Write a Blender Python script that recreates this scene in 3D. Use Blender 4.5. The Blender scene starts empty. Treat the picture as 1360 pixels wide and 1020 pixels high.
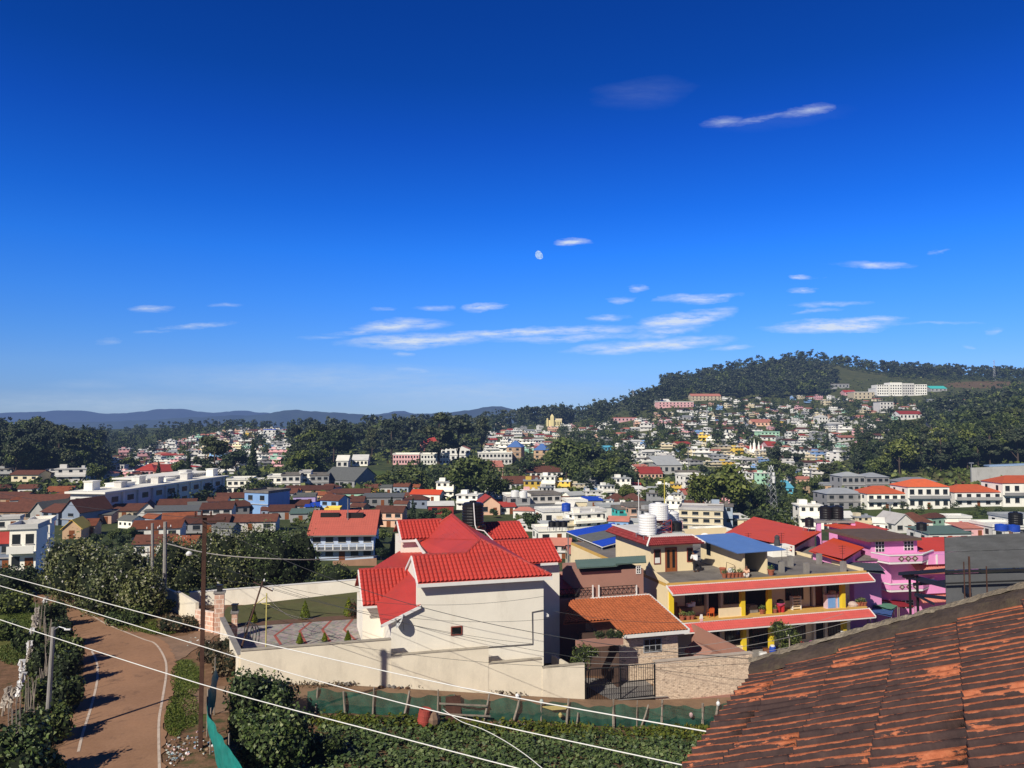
import bpy, bmesh, math, random
import numpy as np
from mathutils import Vector, Matrix
R = math.radians
rnd = random.Random(7)
nprng = np.random.default_rng(11)
scene = bpy.context.scene
col = scene.collection
F = 1020.0
PITCH = math.atan(50 / F)
cd = bpy.data.cameras.new("camera"); cam = bpy.data.objects.new("camera", cd); col.objects.link(cam)
cd.sensor_width = 36; cd.lens = 36 * F / 1360; cd.clip_start = 0.1; cd.clip_end = 60000
cam.location = (0, 0, 0); cam.rotation_euler = (math.pi / 2 + PITCH, 0, 0)
scene.camera = cam
cp, sp = math.cos(PITCH), math.sin(PITCH)
def ray(px, py):
 x = (px - 680) / F; y = (510 - py) / F
 d = Vector((x, cp - y * sp, sp + y * cp))
 return d / d.y
def P(px, py, Y):
 return ray(px, py) * Y
def proj(v):
 z = v[1] * cp + v[2] * sp
 return (680 + F * v[0] / z, 510 - F * (-v[1] * sp + v[2] * cp) / z)
W0 = Vector((-16.7, 48, 0)); AX = Vector((.961, .276, 0)); BX = Vector((-.276, .961, 0))
SROT = math.atan2(.276, .961)
def L(s, r, z):
 v = W0 + AX * s + BX * r
 return Vector((v.x, v.y, z))
def S(px, py, r):
 d = ray(px, py)
 n = BX
 t = (r + W0.dot(n)) / d.dot(n)
 return d * t
def sx(px, r, py=800):
 return (S(px, py, r) - W0).dot(AX)
def zz(px, py, r):
 return S(px, py, r).z
def srow(s):
 return np.interp(s, [-8, -2, 0, 6, 22.7, 28, 36, 60, 120], [-16.1, -16.1, -16.15, -16.7, -19.25, -19.8, -20.3, -21, -21.5])
TY = np.array([60, 80, 100, 140, 200, 250, 300, 350, 400, 450, 500, 600, 700, 800, 950, 1100, 1250, 1400, 1700, 2500, 12000], float)
TP = np.array([-700, 0, 150, 300, 450, 600, 750, 900, 1050, 1200, 1360, 2100], float)
TZ = np.array([
 [-16.1, -17.2, -20.0, -23.0, -24.5, -24.5, -23.5, -21.5, -19, -16.5, -14, -9, -8, -12, -20, -24, -24, -26, -40, -60, -120],
 [-16.1, -17.2, -20.0, -23.2, -24.6, -24.8, -23.8, -22.0, -19.5, -17, -14.5, -13, -14, -17, -20, -20, -20, -26, -40, -60, -120],
 [-16.3, -17.4, -20.2, -23.5, -25.0, -25.2, -25.6, -26.0, -25.5, -26, -26.5, -26, -25, -22.5, -18, -13, -12, -18, -40, -60, -120],
 [-16.5, -17.8, -20.4, -23.6, -25.0, -25.2, -25.6, -26.0, -25.0, -23.6, -22.4, -20, -17, -13.5, -7.0, -6, -9, -16, -40, -60, -120],
 [-17.0, -18.6, -20.8, -24.0, -25.5, -25.8, -26.0, -25.0, -24.0, -22.0, -20.5, -18, -16.5, -15.5, -15, -15, -18, -24, -40, -60, -120],
 [-18.0, -19.8, -21.6, -24.4, -26.5, -26.6, -26.5, -25.0, -23.0, -21.5, -20, -17.5, -15, -13.5, -12, -12, -14, -22, -40, -60, -120],
 [-19.5, -21.0, -22.5, -25.0, -27.0, -27.5, -27.8, -27.0, -25.0, -23, -21, -16.5, -12, -7, -1, 3, 5, 2, -30, -60, -120],
 [-20.2, -21.5, -23.0, -25.4, -27.5, -28.2, -29.0, -28.5, -26.5, -24, -20, -12, -2, 9, 29, 50, 63, 60, 10, -60, -120],
 [-20.4, -21.6, -23.2, -25.8, -28.0, -29.5, -31.0, -31.0, -30.0, -28, -25, -16.5, -6, 7, 31, 67, 102, 106, 44, -60, -120],
 [-20.6, -21.7, -23.3, -26.0, -28.2, -29.0, -28.2, -25.5, -22.8, -20, -16.5, -7, 5, 16, 38, 60, 80, 82, 50, -40, -120],
 [-20.8, -21.8, -23.4, -26.2, -28.2, -28.5, -24.0, -19.0, -14.5, -9, -3, 7, 16, 27, 45, 60, 72, 76, 50, -30, -120],
 [-20.8, -21.8, -23.4, -26.2, -28.0, -27.0, -20.0, -12.0, -6.0, 0, 6, 15, 24, 34, 50, 62, 72, 76, 50, -30, -120]], float)
LTY = np.log(TY)
def terr(X, Y):
 X = np.asarray(X, float); Y = np.asarray(Y, float)
 s = (X - W0.x) * AX.x + (Y - W0.y) * AX.y
 zn = srow(s)
 Yc = np.clip(Y, 60, 11999)
 px = 680 + F * X / np.maximum(Y, 20) / cp
 px = np.clip(px, -699, 2099)
 i = np.clip(np.searchsorted(TP, px) - 1, 0, len(TP) - 2)
 fx = (px - TP[i]) / (TP[i + 1] - TP[i]); fx = fx * fx * (3 - 2 * fx)
 ly = np.log(Yc)
 j = np.clip(np.searchsorted(LTY, ly) - 1, 0, len(TY) - 2)
 fy = (ly - LTY[j]) / (LTY[j + 1] - LTY[j])
 zf = (TZ[i, j] * (1 - fx) + TZ[i + 1, j] * fx) * (1 - fy) + (TZ[i, j + 1] * (1 - fx) + TZ[i + 1, j + 1] * fx) * fy
 w = np.clip((Y - 57) / 26, 0, 1); w = w * w * (3 - 2 * w)
 z = zn * (1 - w) + zf * w
 und = np.clip((Y - 130) / 300, 0, 1) * (np.sin(X * .021 + 1.3) * np.sin(Y * .017) * 1.0 + np.sin(X * .05 + Y * .03) * .45)
 return z + und
def tz(x, y):
 return float(terr(x, y))
_YS = np.concatenate([np.arange(22, 120, .25), np.geomspace(120, 1700, 900)])
def ground(px, py):
 d = ray(px, py)
 zs = d.z * _YS
 t = terr(d.x * _YS, _YS)
 k = np.nonzero(zs < t)[0]
 if len(k) == 0: return None
 k = k[0]
 if k > 0:
  a = zs[k - 1] - t[k - 1]; b = t[k] - zs[k]
  Y = _YS[k - 1] + (_YS[k] - _YS[k - 1]) * a / (a + b + 1e-9)
 else: Y = _YS[0]
 return Vector((d.x * Y, Y, tz(d.x * Y, Y)))
def tag(o, label=None, cat=None, group=None, kind=None):
 if label: o['label'] = label
 if cat: o['category'] = cat
 if group: o['group'] = group
 if kind: o['kind'] = kind
 return o
def empty(name, loc, rz=0, label=None, cat=None, group=None, kind=None):
 o = bpy.data.objects.new(name, None); col.objects.link(o)
 o.empty_display_size = .2
 o.location = loc; o.rotation_euler = (0, 0, rz)
 o.matrix_world = Matrix.Translation(Vector(loc)) @ Matrix.Rotation(rz, 4, 'Z')
 return tag(o, label, cat, group, kind)
class MB:
 def __init__(self, M=None):
  self.v = []; self.f = []; self.mi = []; self.M = M or Matrix.Identity(4); self.cur = 0
 def add(self, vs, fs, mi=None):
  n = len(self.v)
  self.v += [self.M @ Vector(p) for p in vs]
  for f in fs:
   self.f.append([i + n for i in f]); self.mi.append(self.cur if mi is None else mi)
  return self
 def box(self, x0, x1, y0, y1, z0, z1, mi=None):
  vs = [(x0, y0, z0), (x1, y0, z0), (x1, y1, z0), (x0, y1, z0), (x0, y0, z1), (x1, y0, z1), (x1, y1, z1), (x0, y1, z1)]
  return self.add(vs, [(0, 3, 2, 1), (4, 5, 6, 7), (0, 1, 5, 4), (1, 2, 6, 5), (2, 3, 7, 6), (3, 0, 4, 7)], mi)
 def cbox(self, c, size, rz=0, ry=0, rx=0, mi=None):
  M0 = self.M
  self.M = M0 @ Matrix.Translation(Vector(c)) @ Matrix.Rotation(rz, 4, 'Z') @ Matrix.Rotation(ry, 4, 'Y') @ Matrix.Rotation(rx, 4, 'X')
  a, b, h = size[0] / 2, size[1] / 2, size[2] / 2
  self.box(-a, a, -b, b, -h, h, mi); self.M = M0
  return self
 def prism(self, pts, off, mi=None):
  n = len(pts); off = Vector(off)
  vs = [Vector(p) for p in pts] + [Vector(p) + off for p in pts]
  fs = [list(range(n))[::-1], list(range(n, 2 * n))] + [(i, (i + 1) % n, n + (i + 1) % n, n + i) for i in range(n)]
  return self.add(vs, fs, mi)
 def poly(self, pts, mi=None):
  return self.add(pts, [list(range(len(pts)))], mi)
 def tube(self, pts, r, n=6, r2=None, mi=None, cap=True):
  pts = [Vector(p) for p in pts]; m = len(pts); vs = []; fs = []
  for i, p in enumerate(pts):
   d = (pts[min(i + 1, m - 1)] - pts[max(i - 1, 0)]).normalized()
   u = d.cross(Vector((0, 0, 1)))
   if u.length < 1e-3: u = Vector((1, 0, 0))
   u.normalize(); w = u.cross(d)
   rr = r if r2 is None else r + (r2 - r) * i / (m - 1)
   for k in range(n):
    a = 2 * math.pi * k / n
    vs.append(p + u * (rr * math.cos(a)) + w * (rr * math.sin(a)))
  for i in range(m - 1):
   for k in range(n):
    fs.append((i * n + k, i * n + (k + 1) % n, (i + 1) * n + (k + 1) % n, (i + 1) * n + k))
  if cap: fs += [list(range(n))[::-1], list(range((m - 1) * n, m * n))]
  return self.add(vs, fs, mi)
 def lathe(self, c, prof, n=16, mi=None):
  vs = []; fs = []
  for r, z in prof:
   for k in range(n):
    a = 2 * math.pi * k / n
    vs.append((c[0] + r * math.cos(a), c[1] + r * math.sin(a), c[2] + z))
  for i in range(len(prof) - 1):
   for k in range(n):
    fs.append((i * n + k, i * n + (k + 1) % n, (i + 1) * n + (k + 1) % n, (i + 1) * n + k))
  fs += [list(range(n))[::-1], list(range((len(prof) - 1) * n, len(prof) * n))]
  return self.add(vs, fs, mi)
 def bmesh_add(self, bm, mi=None):
  bm.verts.ensure_lookup_table()
  for i, v in enumerate(bm.verts): v.index = i
  self.add([v.co.copy() for v in bm.verts], [[v.index for v in f.verts] for f in bm.faces], mi)
  return self
 def mesh(self, name, mats):
  me = bpy.data.meshes.new(name)
  me.from_pydata(self.v, [], self.f)
  for m in (mats if isinstance(mats, (list, tuple)) else [mats]): me.materials.append(m)
  if any(self.mi): me.polygons.foreach_set('material_index', self.mi)
  me.validate(); me.update()
  return me
 def build(self, name, mats, parent=None, smooth=False, **kw):
  if parent is not None:
   inv = parent.matrix_world.inverted()
   q = parent
   self.v = [inv @ v for v in self.v]
  me = self.mesh(name, mats)
  if smooth: me.polygons.foreach_set('use_smooth', [True] * len(me.polygons))
  o = bpy.data.objects.new(name, me); col.objects.link(o)
  if parent is not None:
   o.parent = parent; o.matrix_world = parent.matrix_world.copy()
   o.matrix_basis = Matrix.Identity(4)
   o.matrix_parent_inverse = Matrix.Identity(4)
  tag(o, **kw)
  return o
SF = Matrix(((AX.x, BX.x, 0, W0.x), (AX.y, BX.y, 0, W0.y), (0, 0, 1, 0), (0, 0, 0, 1)))
def SM(): return MB(SF)
def corr(mb, poly, e, spacing, amp, step=0, course=.4, thick=.05, mi=None):
 """corrugated / tiled roof facet: convex 3-D polygon, e = eave direction; ribs run down the slope"""
 poly = [Vector(p) for p in poly]
 n = Vector((0, 0, 0))
 for i in range(len(poly)):
  n += (poly[i] - poly[0]).cross(poly[(i + 1) % len(poly)] - poly[0])
 n.normalize()
 if n.z < 0: n = -n; poly = poly[::-1]
 e = Vector(e); e = (e - n * e.dot(n)).normalized(); v = n.cross(e).normalized()
 if v.z < 0: v = -v
 o = poly[0]
 us = [(p - o).dot(e) for p in poly]; vs_ = [(p - o).dot(v) for p in poly]
 u0, u1, v0, v1 = min(us), max(us), min(vs_), max(vs_)
 nu = max(2, int((u1 - u0) / spacing * 8) + 1)
 bm = bmesh.new()
 rows = []
 vlist = [v0]
 if step:
  k = v0
  while k + course < v1:
   k += course; vlist += [k - .004, k]
 vlist.append(v1)
 jit = random.Random(3)
 for q, vv in enumerate(vlist):
  row = []
  lift = 0
  if step and 0 < q < len(vlist) - 1: lift = 0 if q % 2 == 1 else step
  elif step and q == 0: lift = step
  for i in range(nu + 1):
   u = u0 + (u1 - u0) * i / nu
   h = amp * abs(math.sin(math.pi * (u - u0) / spacing)) ** .8
   row.append(bm.verts.new(o + e * u + v * vv + n * (h + lift)))
  rows.append(row)
 for a, b in zip(rows[:-1], rows[1:]):
  for i in range(nu): bm.faces.new((a[i], a[i + 1], b[i + 1], b[i]))
 c = sum(poly, Vector()) / len(poly)
 for i in range(len(poly)):
  a, b = poly[i], poly[(i + 1) % len(poly)]
  if (b - a).length < 1e-4: continue
  pn = (b - a).cross(n).normalized()
  if pn.dot(c - a) > 0: pn = -pn
  bmesh.ops.bisect_plane(bm, geom=bm.verts[:] + bm.edges[:] + bm.faces[:], dist=1e-5, plane_co=a, plane_no=pn, clear_outer=True)
 mb.bmesh_add(bm, mi); bm.free()
 mb.prism([p - n * .01 for p in poly], -n * thick, mi)
 return mb
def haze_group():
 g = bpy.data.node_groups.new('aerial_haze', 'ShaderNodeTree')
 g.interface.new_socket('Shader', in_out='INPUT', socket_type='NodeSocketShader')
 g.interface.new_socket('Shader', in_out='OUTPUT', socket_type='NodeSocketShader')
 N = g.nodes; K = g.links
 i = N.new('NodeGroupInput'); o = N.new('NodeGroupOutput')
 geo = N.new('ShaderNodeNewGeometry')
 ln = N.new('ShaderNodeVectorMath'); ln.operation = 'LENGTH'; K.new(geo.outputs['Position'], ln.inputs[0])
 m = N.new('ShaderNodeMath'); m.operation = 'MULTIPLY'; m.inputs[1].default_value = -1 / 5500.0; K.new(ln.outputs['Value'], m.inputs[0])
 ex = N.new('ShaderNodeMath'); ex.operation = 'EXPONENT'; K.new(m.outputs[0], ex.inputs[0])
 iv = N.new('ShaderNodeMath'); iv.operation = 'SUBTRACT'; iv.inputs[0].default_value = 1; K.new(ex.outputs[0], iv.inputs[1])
 em = N.new('ShaderNodeEmission'); em.inputs[0].default_value = (.112, .178, .37, 1); em.inputs[1].default_value = 1  # haze painted in: blue emission laid over each surface by distance
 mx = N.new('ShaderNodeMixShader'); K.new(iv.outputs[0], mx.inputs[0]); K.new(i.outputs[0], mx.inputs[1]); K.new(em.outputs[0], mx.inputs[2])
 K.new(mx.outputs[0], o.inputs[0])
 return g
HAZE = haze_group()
def newmat(name):
 m = bpy.data.materials.new(name); m.use_nodes = True
 nt = m.node_tree; nt.nodes.clear()
 out = nt.nodes.new('ShaderNodeOutputMaterial'); bs = nt.nodes.new('ShaderNodeBsdfPrincipled')
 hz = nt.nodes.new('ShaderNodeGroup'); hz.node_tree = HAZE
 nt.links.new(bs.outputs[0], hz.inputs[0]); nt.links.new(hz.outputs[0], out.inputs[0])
 m.cycles.emission_sampling = 'NONE'
 return m, nt, bs
def nz(nt, scale, detail=4, rough=.6, coord='Object', stretch=None, rot=0):
 tc = nt.nodes.new('ShaderNodeTexCoord') if coord != 'Pos' else nt.nodes.new('ShaderNodeNewGeometry')
 src = tc.outputs['Position'] if coord == 'Pos' else tc.outputs[coord]
 if stretch:
  mp = nt.nodes.new('ShaderNodeMapping'); mp.inputs['Scale'].default_value = stretch; mp.inputs['Rotation'].default_value = (0, 0, rot)
  nt.links.new(src, mp.inputs[0]); src = mp.outputs[0]
 t = nt.nodes.new('ShaderNodeTexNoise'); t.inputs['Scale'].default_value = scale; t.inputs['Detail'].default_value = detail; t.inputs['Roughness'].default_value = rough
 nt.links.new(src, t.inputs['Vector'])
 return t.outputs['Fac']
def ramp(nt, fac, stops):
 r = nt.nodes.new('ShaderNodeValToRGB')
 el = r.color_ramp.elements
 while len(el) < len(stops): el.new(.5)
 for e, (p, c) in zip(el, stops):
  e.position = p; e.color = (*c, 1) if len(c) == 3 else c
 nt.links.new(fac, r.inputs[0])
 return r.outputs[0]
def mixc(nt, fac, a, b, mode='MIX'):
 m = nt.nodes.new('ShaderNodeMix'); m.data_type = 'RGBA'; m.blend_type = mode
 for sock, val in ((0, fac), (6, a), (7, b)):
  if hasattr(val, 'links') or hasattr(val, 'is_linked'): nt.links.new(val, m.inputs[sock])
  elif isinstance(val, (int, float)): m.inputs[sock].default_value = val
  else: m.inputs[sock].default_value = (*val, 1)
 return m.outputs[2]
def math_(nt, op, a, b=None, c=None):
 m = nt.nodes.new('ShaderNodeMath'); m.operation = op
 for i, v in enumerate((a, b, c)):
  if v is None: continue
  if hasattr(v, 'is_linked'): nt.links.new(v, m.inputs[i])
  else: m.inputs[i].default_value = v
 return m.outputs[0]
def bump(nt, bs, h, strength=.4, dist=.05):
 b = nt.nodes.new('ShaderNodeBump'); b.inputs['Strength'].default_value = strength; b.inputs['Distance'].default_value = dist
 nt.links.new(h, b.inputs['Height']); nt.links.new(b.outputs[0], bs.inputs['Normal'])
_mc = {}
def M(name, c, var=.25, scale=1.2, rough=.8, dirt=None, dirt_amt=.5, bumps=.2, metal=0, spec=.3, fine=20):
 """plain weathered surface: two scales of mottling, optional dirt colour, fine bump"""
 if name in _mc: return _mc[name]
 m, nt, bs = newmat(name)
 n1 = nz(nt, scale, 5, .65, 'Pos'); n2 = nz(nt, fine, 3, .6, 'Pos')
 lo = tuple(x * (1 - var) for x in c); hi = tuple(min(1, x * (1 + var * .6)) for x in c)
 cc = ramp(nt, n1, [(.3, lo), (.68, hi)])
 cc = mixc(nt, .35, cc, ramp(nt, n2, [(.35, lo), (.65, hi)]))
 if dirt:
  d = nz(nt, scale * .8, 8, .75, 'Pos', (1, 1, .35))
  cc = mixc(nt, ramp(nt, d, [(.52, (0, 0, 0)), (.72, (dirt_amt,) * 3)]), cc, dirt)
 if name.startswith(('town_', 'weathered_brown')):
  oi = nt.nodes.new('ShaderNodeObjectInfo'); cc = mixc(nt, 1, cc, ramp(nt, oi.outputs['Random'], [(0, (.68, .66, .66)), (.5, (.98, .98, .97)), (1, (1.25, 1.22, 1.12))]), 'MULTIPLY')
 nt.links.new(cc, bs.inputs['Base Color'])
 bs.inputs['Roughness'].default_value = rough; bs.inputs['Metallic'].default_value = metal
 bs.inputs['Specular IOR Level'].default_value = spec
 if bumps: bump(nt, bs, n2, bumps, .03)
 _mc[name] = m
 return m
def leafmat(name, c1, c2, c3=None, scale=.25, spec=.25, trans=0.15):
 if name in _mc: return _mc[name]
 m, nt, bs = newmat(name)
 geo = nt.nodes.new('ShaderNodeNewGeometry')
 oi = nt.nodes.new('ShaderNodeObjectInfo')
 cc = ramp(nt, geo.outputs['Random Per Island'], [(.0, c1), (.7, c2), (1, c3 or c2)])
 n = nz(nt, scale, 4, .6, 'Pos')
 cc = mixc(nt, 1, cc, ramp(nt, n, [(.3, (.55, .6, .6)), (.7, (1.25, 1.2, 1.1))]), 'MULTIPLY')
 cc = mixc(nt, 1, cc, ramp(nt, oi.outputs['Random'], [(0, (.72, .78, .85)), (.5, (1, 1, 1)), (1, (1.25, 1.15, .85))]), 'MULTIPLY')
 nt.links.new(cc, bs.inputs['Base Color'])
 bs.inputs['Roughness'].default_value = .55; bs.inputs['Specular IOR Level'].default_value = spec
 _mc[name] = m
 return m
white_wall = M('white_wall_paint', (.86, .80, .68), .09, .5, .85, (.45, .38, .29), .32, .12)
white_plaster = M('white_plaster', (.83, .74, .58), .12, .7, .9, (.42, .36, .28), .35, .2)
white_trim = M('white_trim', (.78, .76, .72), .08, 1, .6, (.4, .38, .35), .25)
cream_wall = M('cream_wall_paint', (.84, .69, .43), .1, .6, .85, (.45, .35, .22), .25, .12)
red_tile = M('red_painted_tile', (.50, .055, .040), .16, .5, .62, (.30, .055, .05), .5, .1, spec=.35)
red_awning = M('red_awning_tile', (.60, .11, .095), .14, 1.5, .7, (.38, .08, .08), .5, .1)
orange_tile = M('orange_clay_tile', (.44, .13, .05), .35, 2.2, .85, (.14, .045, .028), .65, .2)
brown_wall = M('rose_brown_paint', (.38, .20, .15), .1, .6, .85, (.25, .15, .12), .3)
green_sheet = M('green_cement_sheet', (.11, .17, .14), .2, 1.2, .8, (.2, .22, .2), .4)
blue_sheet = M('blue_metal_sheet', (.10, .20, .47), .1, 1, .5, (.2, .28, .45), .4)
blue_tarp = M('blue_tarpaulin', (.02, .07, .50), .15, 2, .5)
grey_sheet = M('grey_cement_sheet', (.13, .135, .13), .2, 1.5, .8, (.2, .2, .19), .5)
signal_red = M('orange_red_sheet', (.66, .085, .028), .08, .4, .6, (.42, .06, .04), .4, .05)
yellow_paint = M('yellow_pillar_paint', (.80, .58, .03), .1, 1, .7, (.5, .35, .05), .3)
mustard = M('mustard_edge_paint', (.62, .38, .10), .15, 2, .8, (.35, .25, .12), .5)
dark_wood = M('dark_wood', (.08, .028, .016), .3, 4, .6)
brown_door = M('brown_door_wood', (.22, .07, .02), .25, 5, .5)
glass_dark = M('dark_window_glass', (.012, .014, .016), .3, 3, .12, spec=.6, bumps=0)
black_metal = M('black_metal', (.012, .012, .013), .3, 3, .5)
dark_interior = M('dark_recess', (.02, .016, .014), .3, 2, .9)  # near-black colour standing for the shade inside recesses and openings
concrete = M('old_concrete', (.27, .25, .23), .25, 1.4, .92, (.1, .095, .09), .6, .4)
terrace_conc = M('stained_terrace_concrete', (.20, .18, .16), .4, .55, .95, (.06, .055, .05), .85, .5)
pole_conc = M('pole_concrete', (.30, .28, .26), .25, 2, .9, (.12, .11, .1), .5)
rust = M('rusty_steel', (.085, .040, .026), .45, 3, .75, (.02, .016, .014), .7, .4)
rust_sheet = M('rusted_sheet', (.11, .05, .035), .4, 3, .85, (.05, .03, .025), .6)
cable_white = M('pale_cable', (.80, .78, .72), .06, 2, .5, bumps=0)
cable_dark = M('dark_wire', (.05, .05, .05), .1, 2, .6, bumps=0)
cable_grey = M('grey_twisted_cable', (.28, .26, .24), .2, 3, .7)
steel = M('galvanised_steel', (.38, .39, .40), .15, 3, .45, metal=.6)
black_plastic = M('black_plastic', (.012, .012, .014), .2, 3, .45)
white_plastic = M('white_plastic', (.80, .79, .77), .07, 2, .5, (.5, .48, .45), .3)
teal_net = M('teal_shade_net', (.0, .20, .155), .25, 2.5, .8, (.0, .11, .09), .6)
wood_post = M('weathered_wood', (.30, .25, .20), .35, 4, .9)
pink_wall = M('pink_wall_paint', (.78, .31, .57), .07, .6, .8, (.6, .25, .45), .3)
salmon = M('salmon_tile', (.62, .22, .16), .15, 2, .75)
grey_hoarding = M('grey_metal_hoarding', (.115, .118, .122), .18, .6, .45, (.15, .15, .155), .7, .08, metal=.3)
navy_steel = M('navy_steel_frame', (.012, .022, .045), .2, 3, .5)
lavender = M('pale_blue_wall', (.50, .58, .72), .1, .7, .85, (.4, .42, .48), .35)
pinkred_roof = M('pinkish_red_roof', (.50, .12, .085), .14, .6, .75, (.30, .09, .07), .45)
brown_roof = M('weathered_brown_tile', (.135, .052, .034), .35, 1.2, .9, (.05, .028, .022), .7)
soil = M('brown_soil', (.15, .085, .052), .3, .8, .95, (.09, .05, .03), .6, .6)
leaf_dark = leafmat('dark_tree_leaves', (.026, .042, .018), (.052, .076, .028), (.082, .105, .04))
leaf_mid = leafmat('mid_green_leaves', (.048, .072, .02), (.108, .14, .038), (.165, .19, .06))
leaf_euc = leafmat('grey_green_leaves', (.030, .044, .026), (.060, .078, .042), (.092, .105, .06))
leaf_bush = leafmat('broad_bush_leaves', (.036, .066, .016), (.10, .145, .036), (.22, .25, .10), scale=.6, spec=.4)
leaf_silver = leafmat('silvery_shrub_leaves', (.07, .088, .024), (.155, .168, .056), (.31, .30, .18), scale=.4, spec=.3)
leaf_crop = leafmat('crop_leaves', (.058, .092, .026), (.125, .17, .048), (.21, .24, .095), scale=.5, spec=.4)
leaf_yellow = leafmat('yellowing_weed_leaves', (.07, .09, .01), (.13, .15, .018), (.22, .20, .03), scale=.5)
leaf_topiary = leafmat('topiary_leaves', (.08, .11, .006), (.15, .18, .01), (.24, .26, .02), scale=.5)
grass_leaf = leafmat('verge_grass_blades', (.045, .075, .012), (.085, .12, .02), (.15, .16, .045), scale=.3)
dry_leaf = leafmat('dry_scrub_twigs', (.06, .042, .022), (.13, .095, .05), (.2, .15, .09), scale=.6)
bark = M('tree_bark', (.09, .065, .05), .35, 3, .95, bumps=.5)
def npmesh(name, V, Fq, mats, mi=None, smooth=False):
 me = bpy.data.meshes.new(name)
 n = len(V); m = len(Fq); k = Fq.shape[1]
 me.vertices.add(n); me.vertices.foreach_set('co', V.astype(np.float32).ravel())
 me.loops.add(m * k); me.loops.foreach_set('vertex_index', Fq.astype(np.int32).ravel())
 me.polygons.add(m); me.polygons.foreach_set('loop_start', np.arange(0, m * k, k, dtype=np.int32))
 for q in (mats if isinstance(mats, (list, tuple)) else [mats]): me.materials.append(q)
 if mi is not None: me.polygons.foreach_set('material_index', mi.astype(np.int32))
 if smooth: me.polygons.foreach_set('use_smooth', np.ones(m, bool))
 me.update(calc_edges=True); me.validate()
 return me
def obj(name, me, parent=None, loc=None, **kw):
 o = bpy.data.objects.new(name, me); col.objects.link(o)
 if parent is not None: o.parent = parent
 if loc is not None: o.location = loc
 return tag(o, **kw)
def leaf_quads(C, N, size, rng, aspect=.55, jit=.8):
 """diamond leaf quads at centres C, biased to face N"""
 n = len(C)
 nn = N + rng.normal(0, jit, (n, 3)); nn /= np.linalg.norm(nn, axis=1)[:, None] + 1e-9
 t = rng.normal(0, 1, (n, 3)); t -= nn * (t * nn).sum(1)[:, None]; t /= np.linalg.norm(t, axis=1)[:, None] + 1e-9
 b = np.cross(nn, t)
 s = (size * rng.uniform(.6, 1.4, n))[:, None]
 V = np.stack([C - t * s * .5, C + b * s * aspect * .5 + t * s * .05, C + t * s * .5, C - b * s * aspect * .5 + t * s * .05], 1).reshape(-1, 3)
 Fq = np.arange(4 * n).reshape(n, 4)
 return V, Fq
def blob_points(blobs, n, rng, depth=.35):
 """points through the outer shells of a set of ellipsoids (cx,cy,cz,rx,ry,rz)"""
 B = np.array(blobs, float)
 w = (B[:, 3] * B[:, 4] + B[:, 4] * B[:, 5] + B[:, 3] * B[:, 5]); w /= w.sum()
 k = rng.choice(len(B), n, p=w)
 d = rng.normal(0, 1, (n, 3)); d /= np.linalg.norm(d, axis=1)[:, None]
 rr = 1 - depth * rng.random(n) ** 1.6
 rr *= 1 + .12 * rng.normal(0, 1, n)
 C = B[k, :3] + d * B[k, 3:] * rr[:, None]
 return C, d
def crown(blobs, n, size, rng, aspect=.6, jit=.8, depth=.4, zmin=None):
 C, d = blob_points(blobs, n, rng, depth)
 if zmin is not None:
  k = C[:, 2] > zmin; C = C[k]; d = d[k]
 return leaf_quads(C, d, size, rng, aspect, jit)
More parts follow.
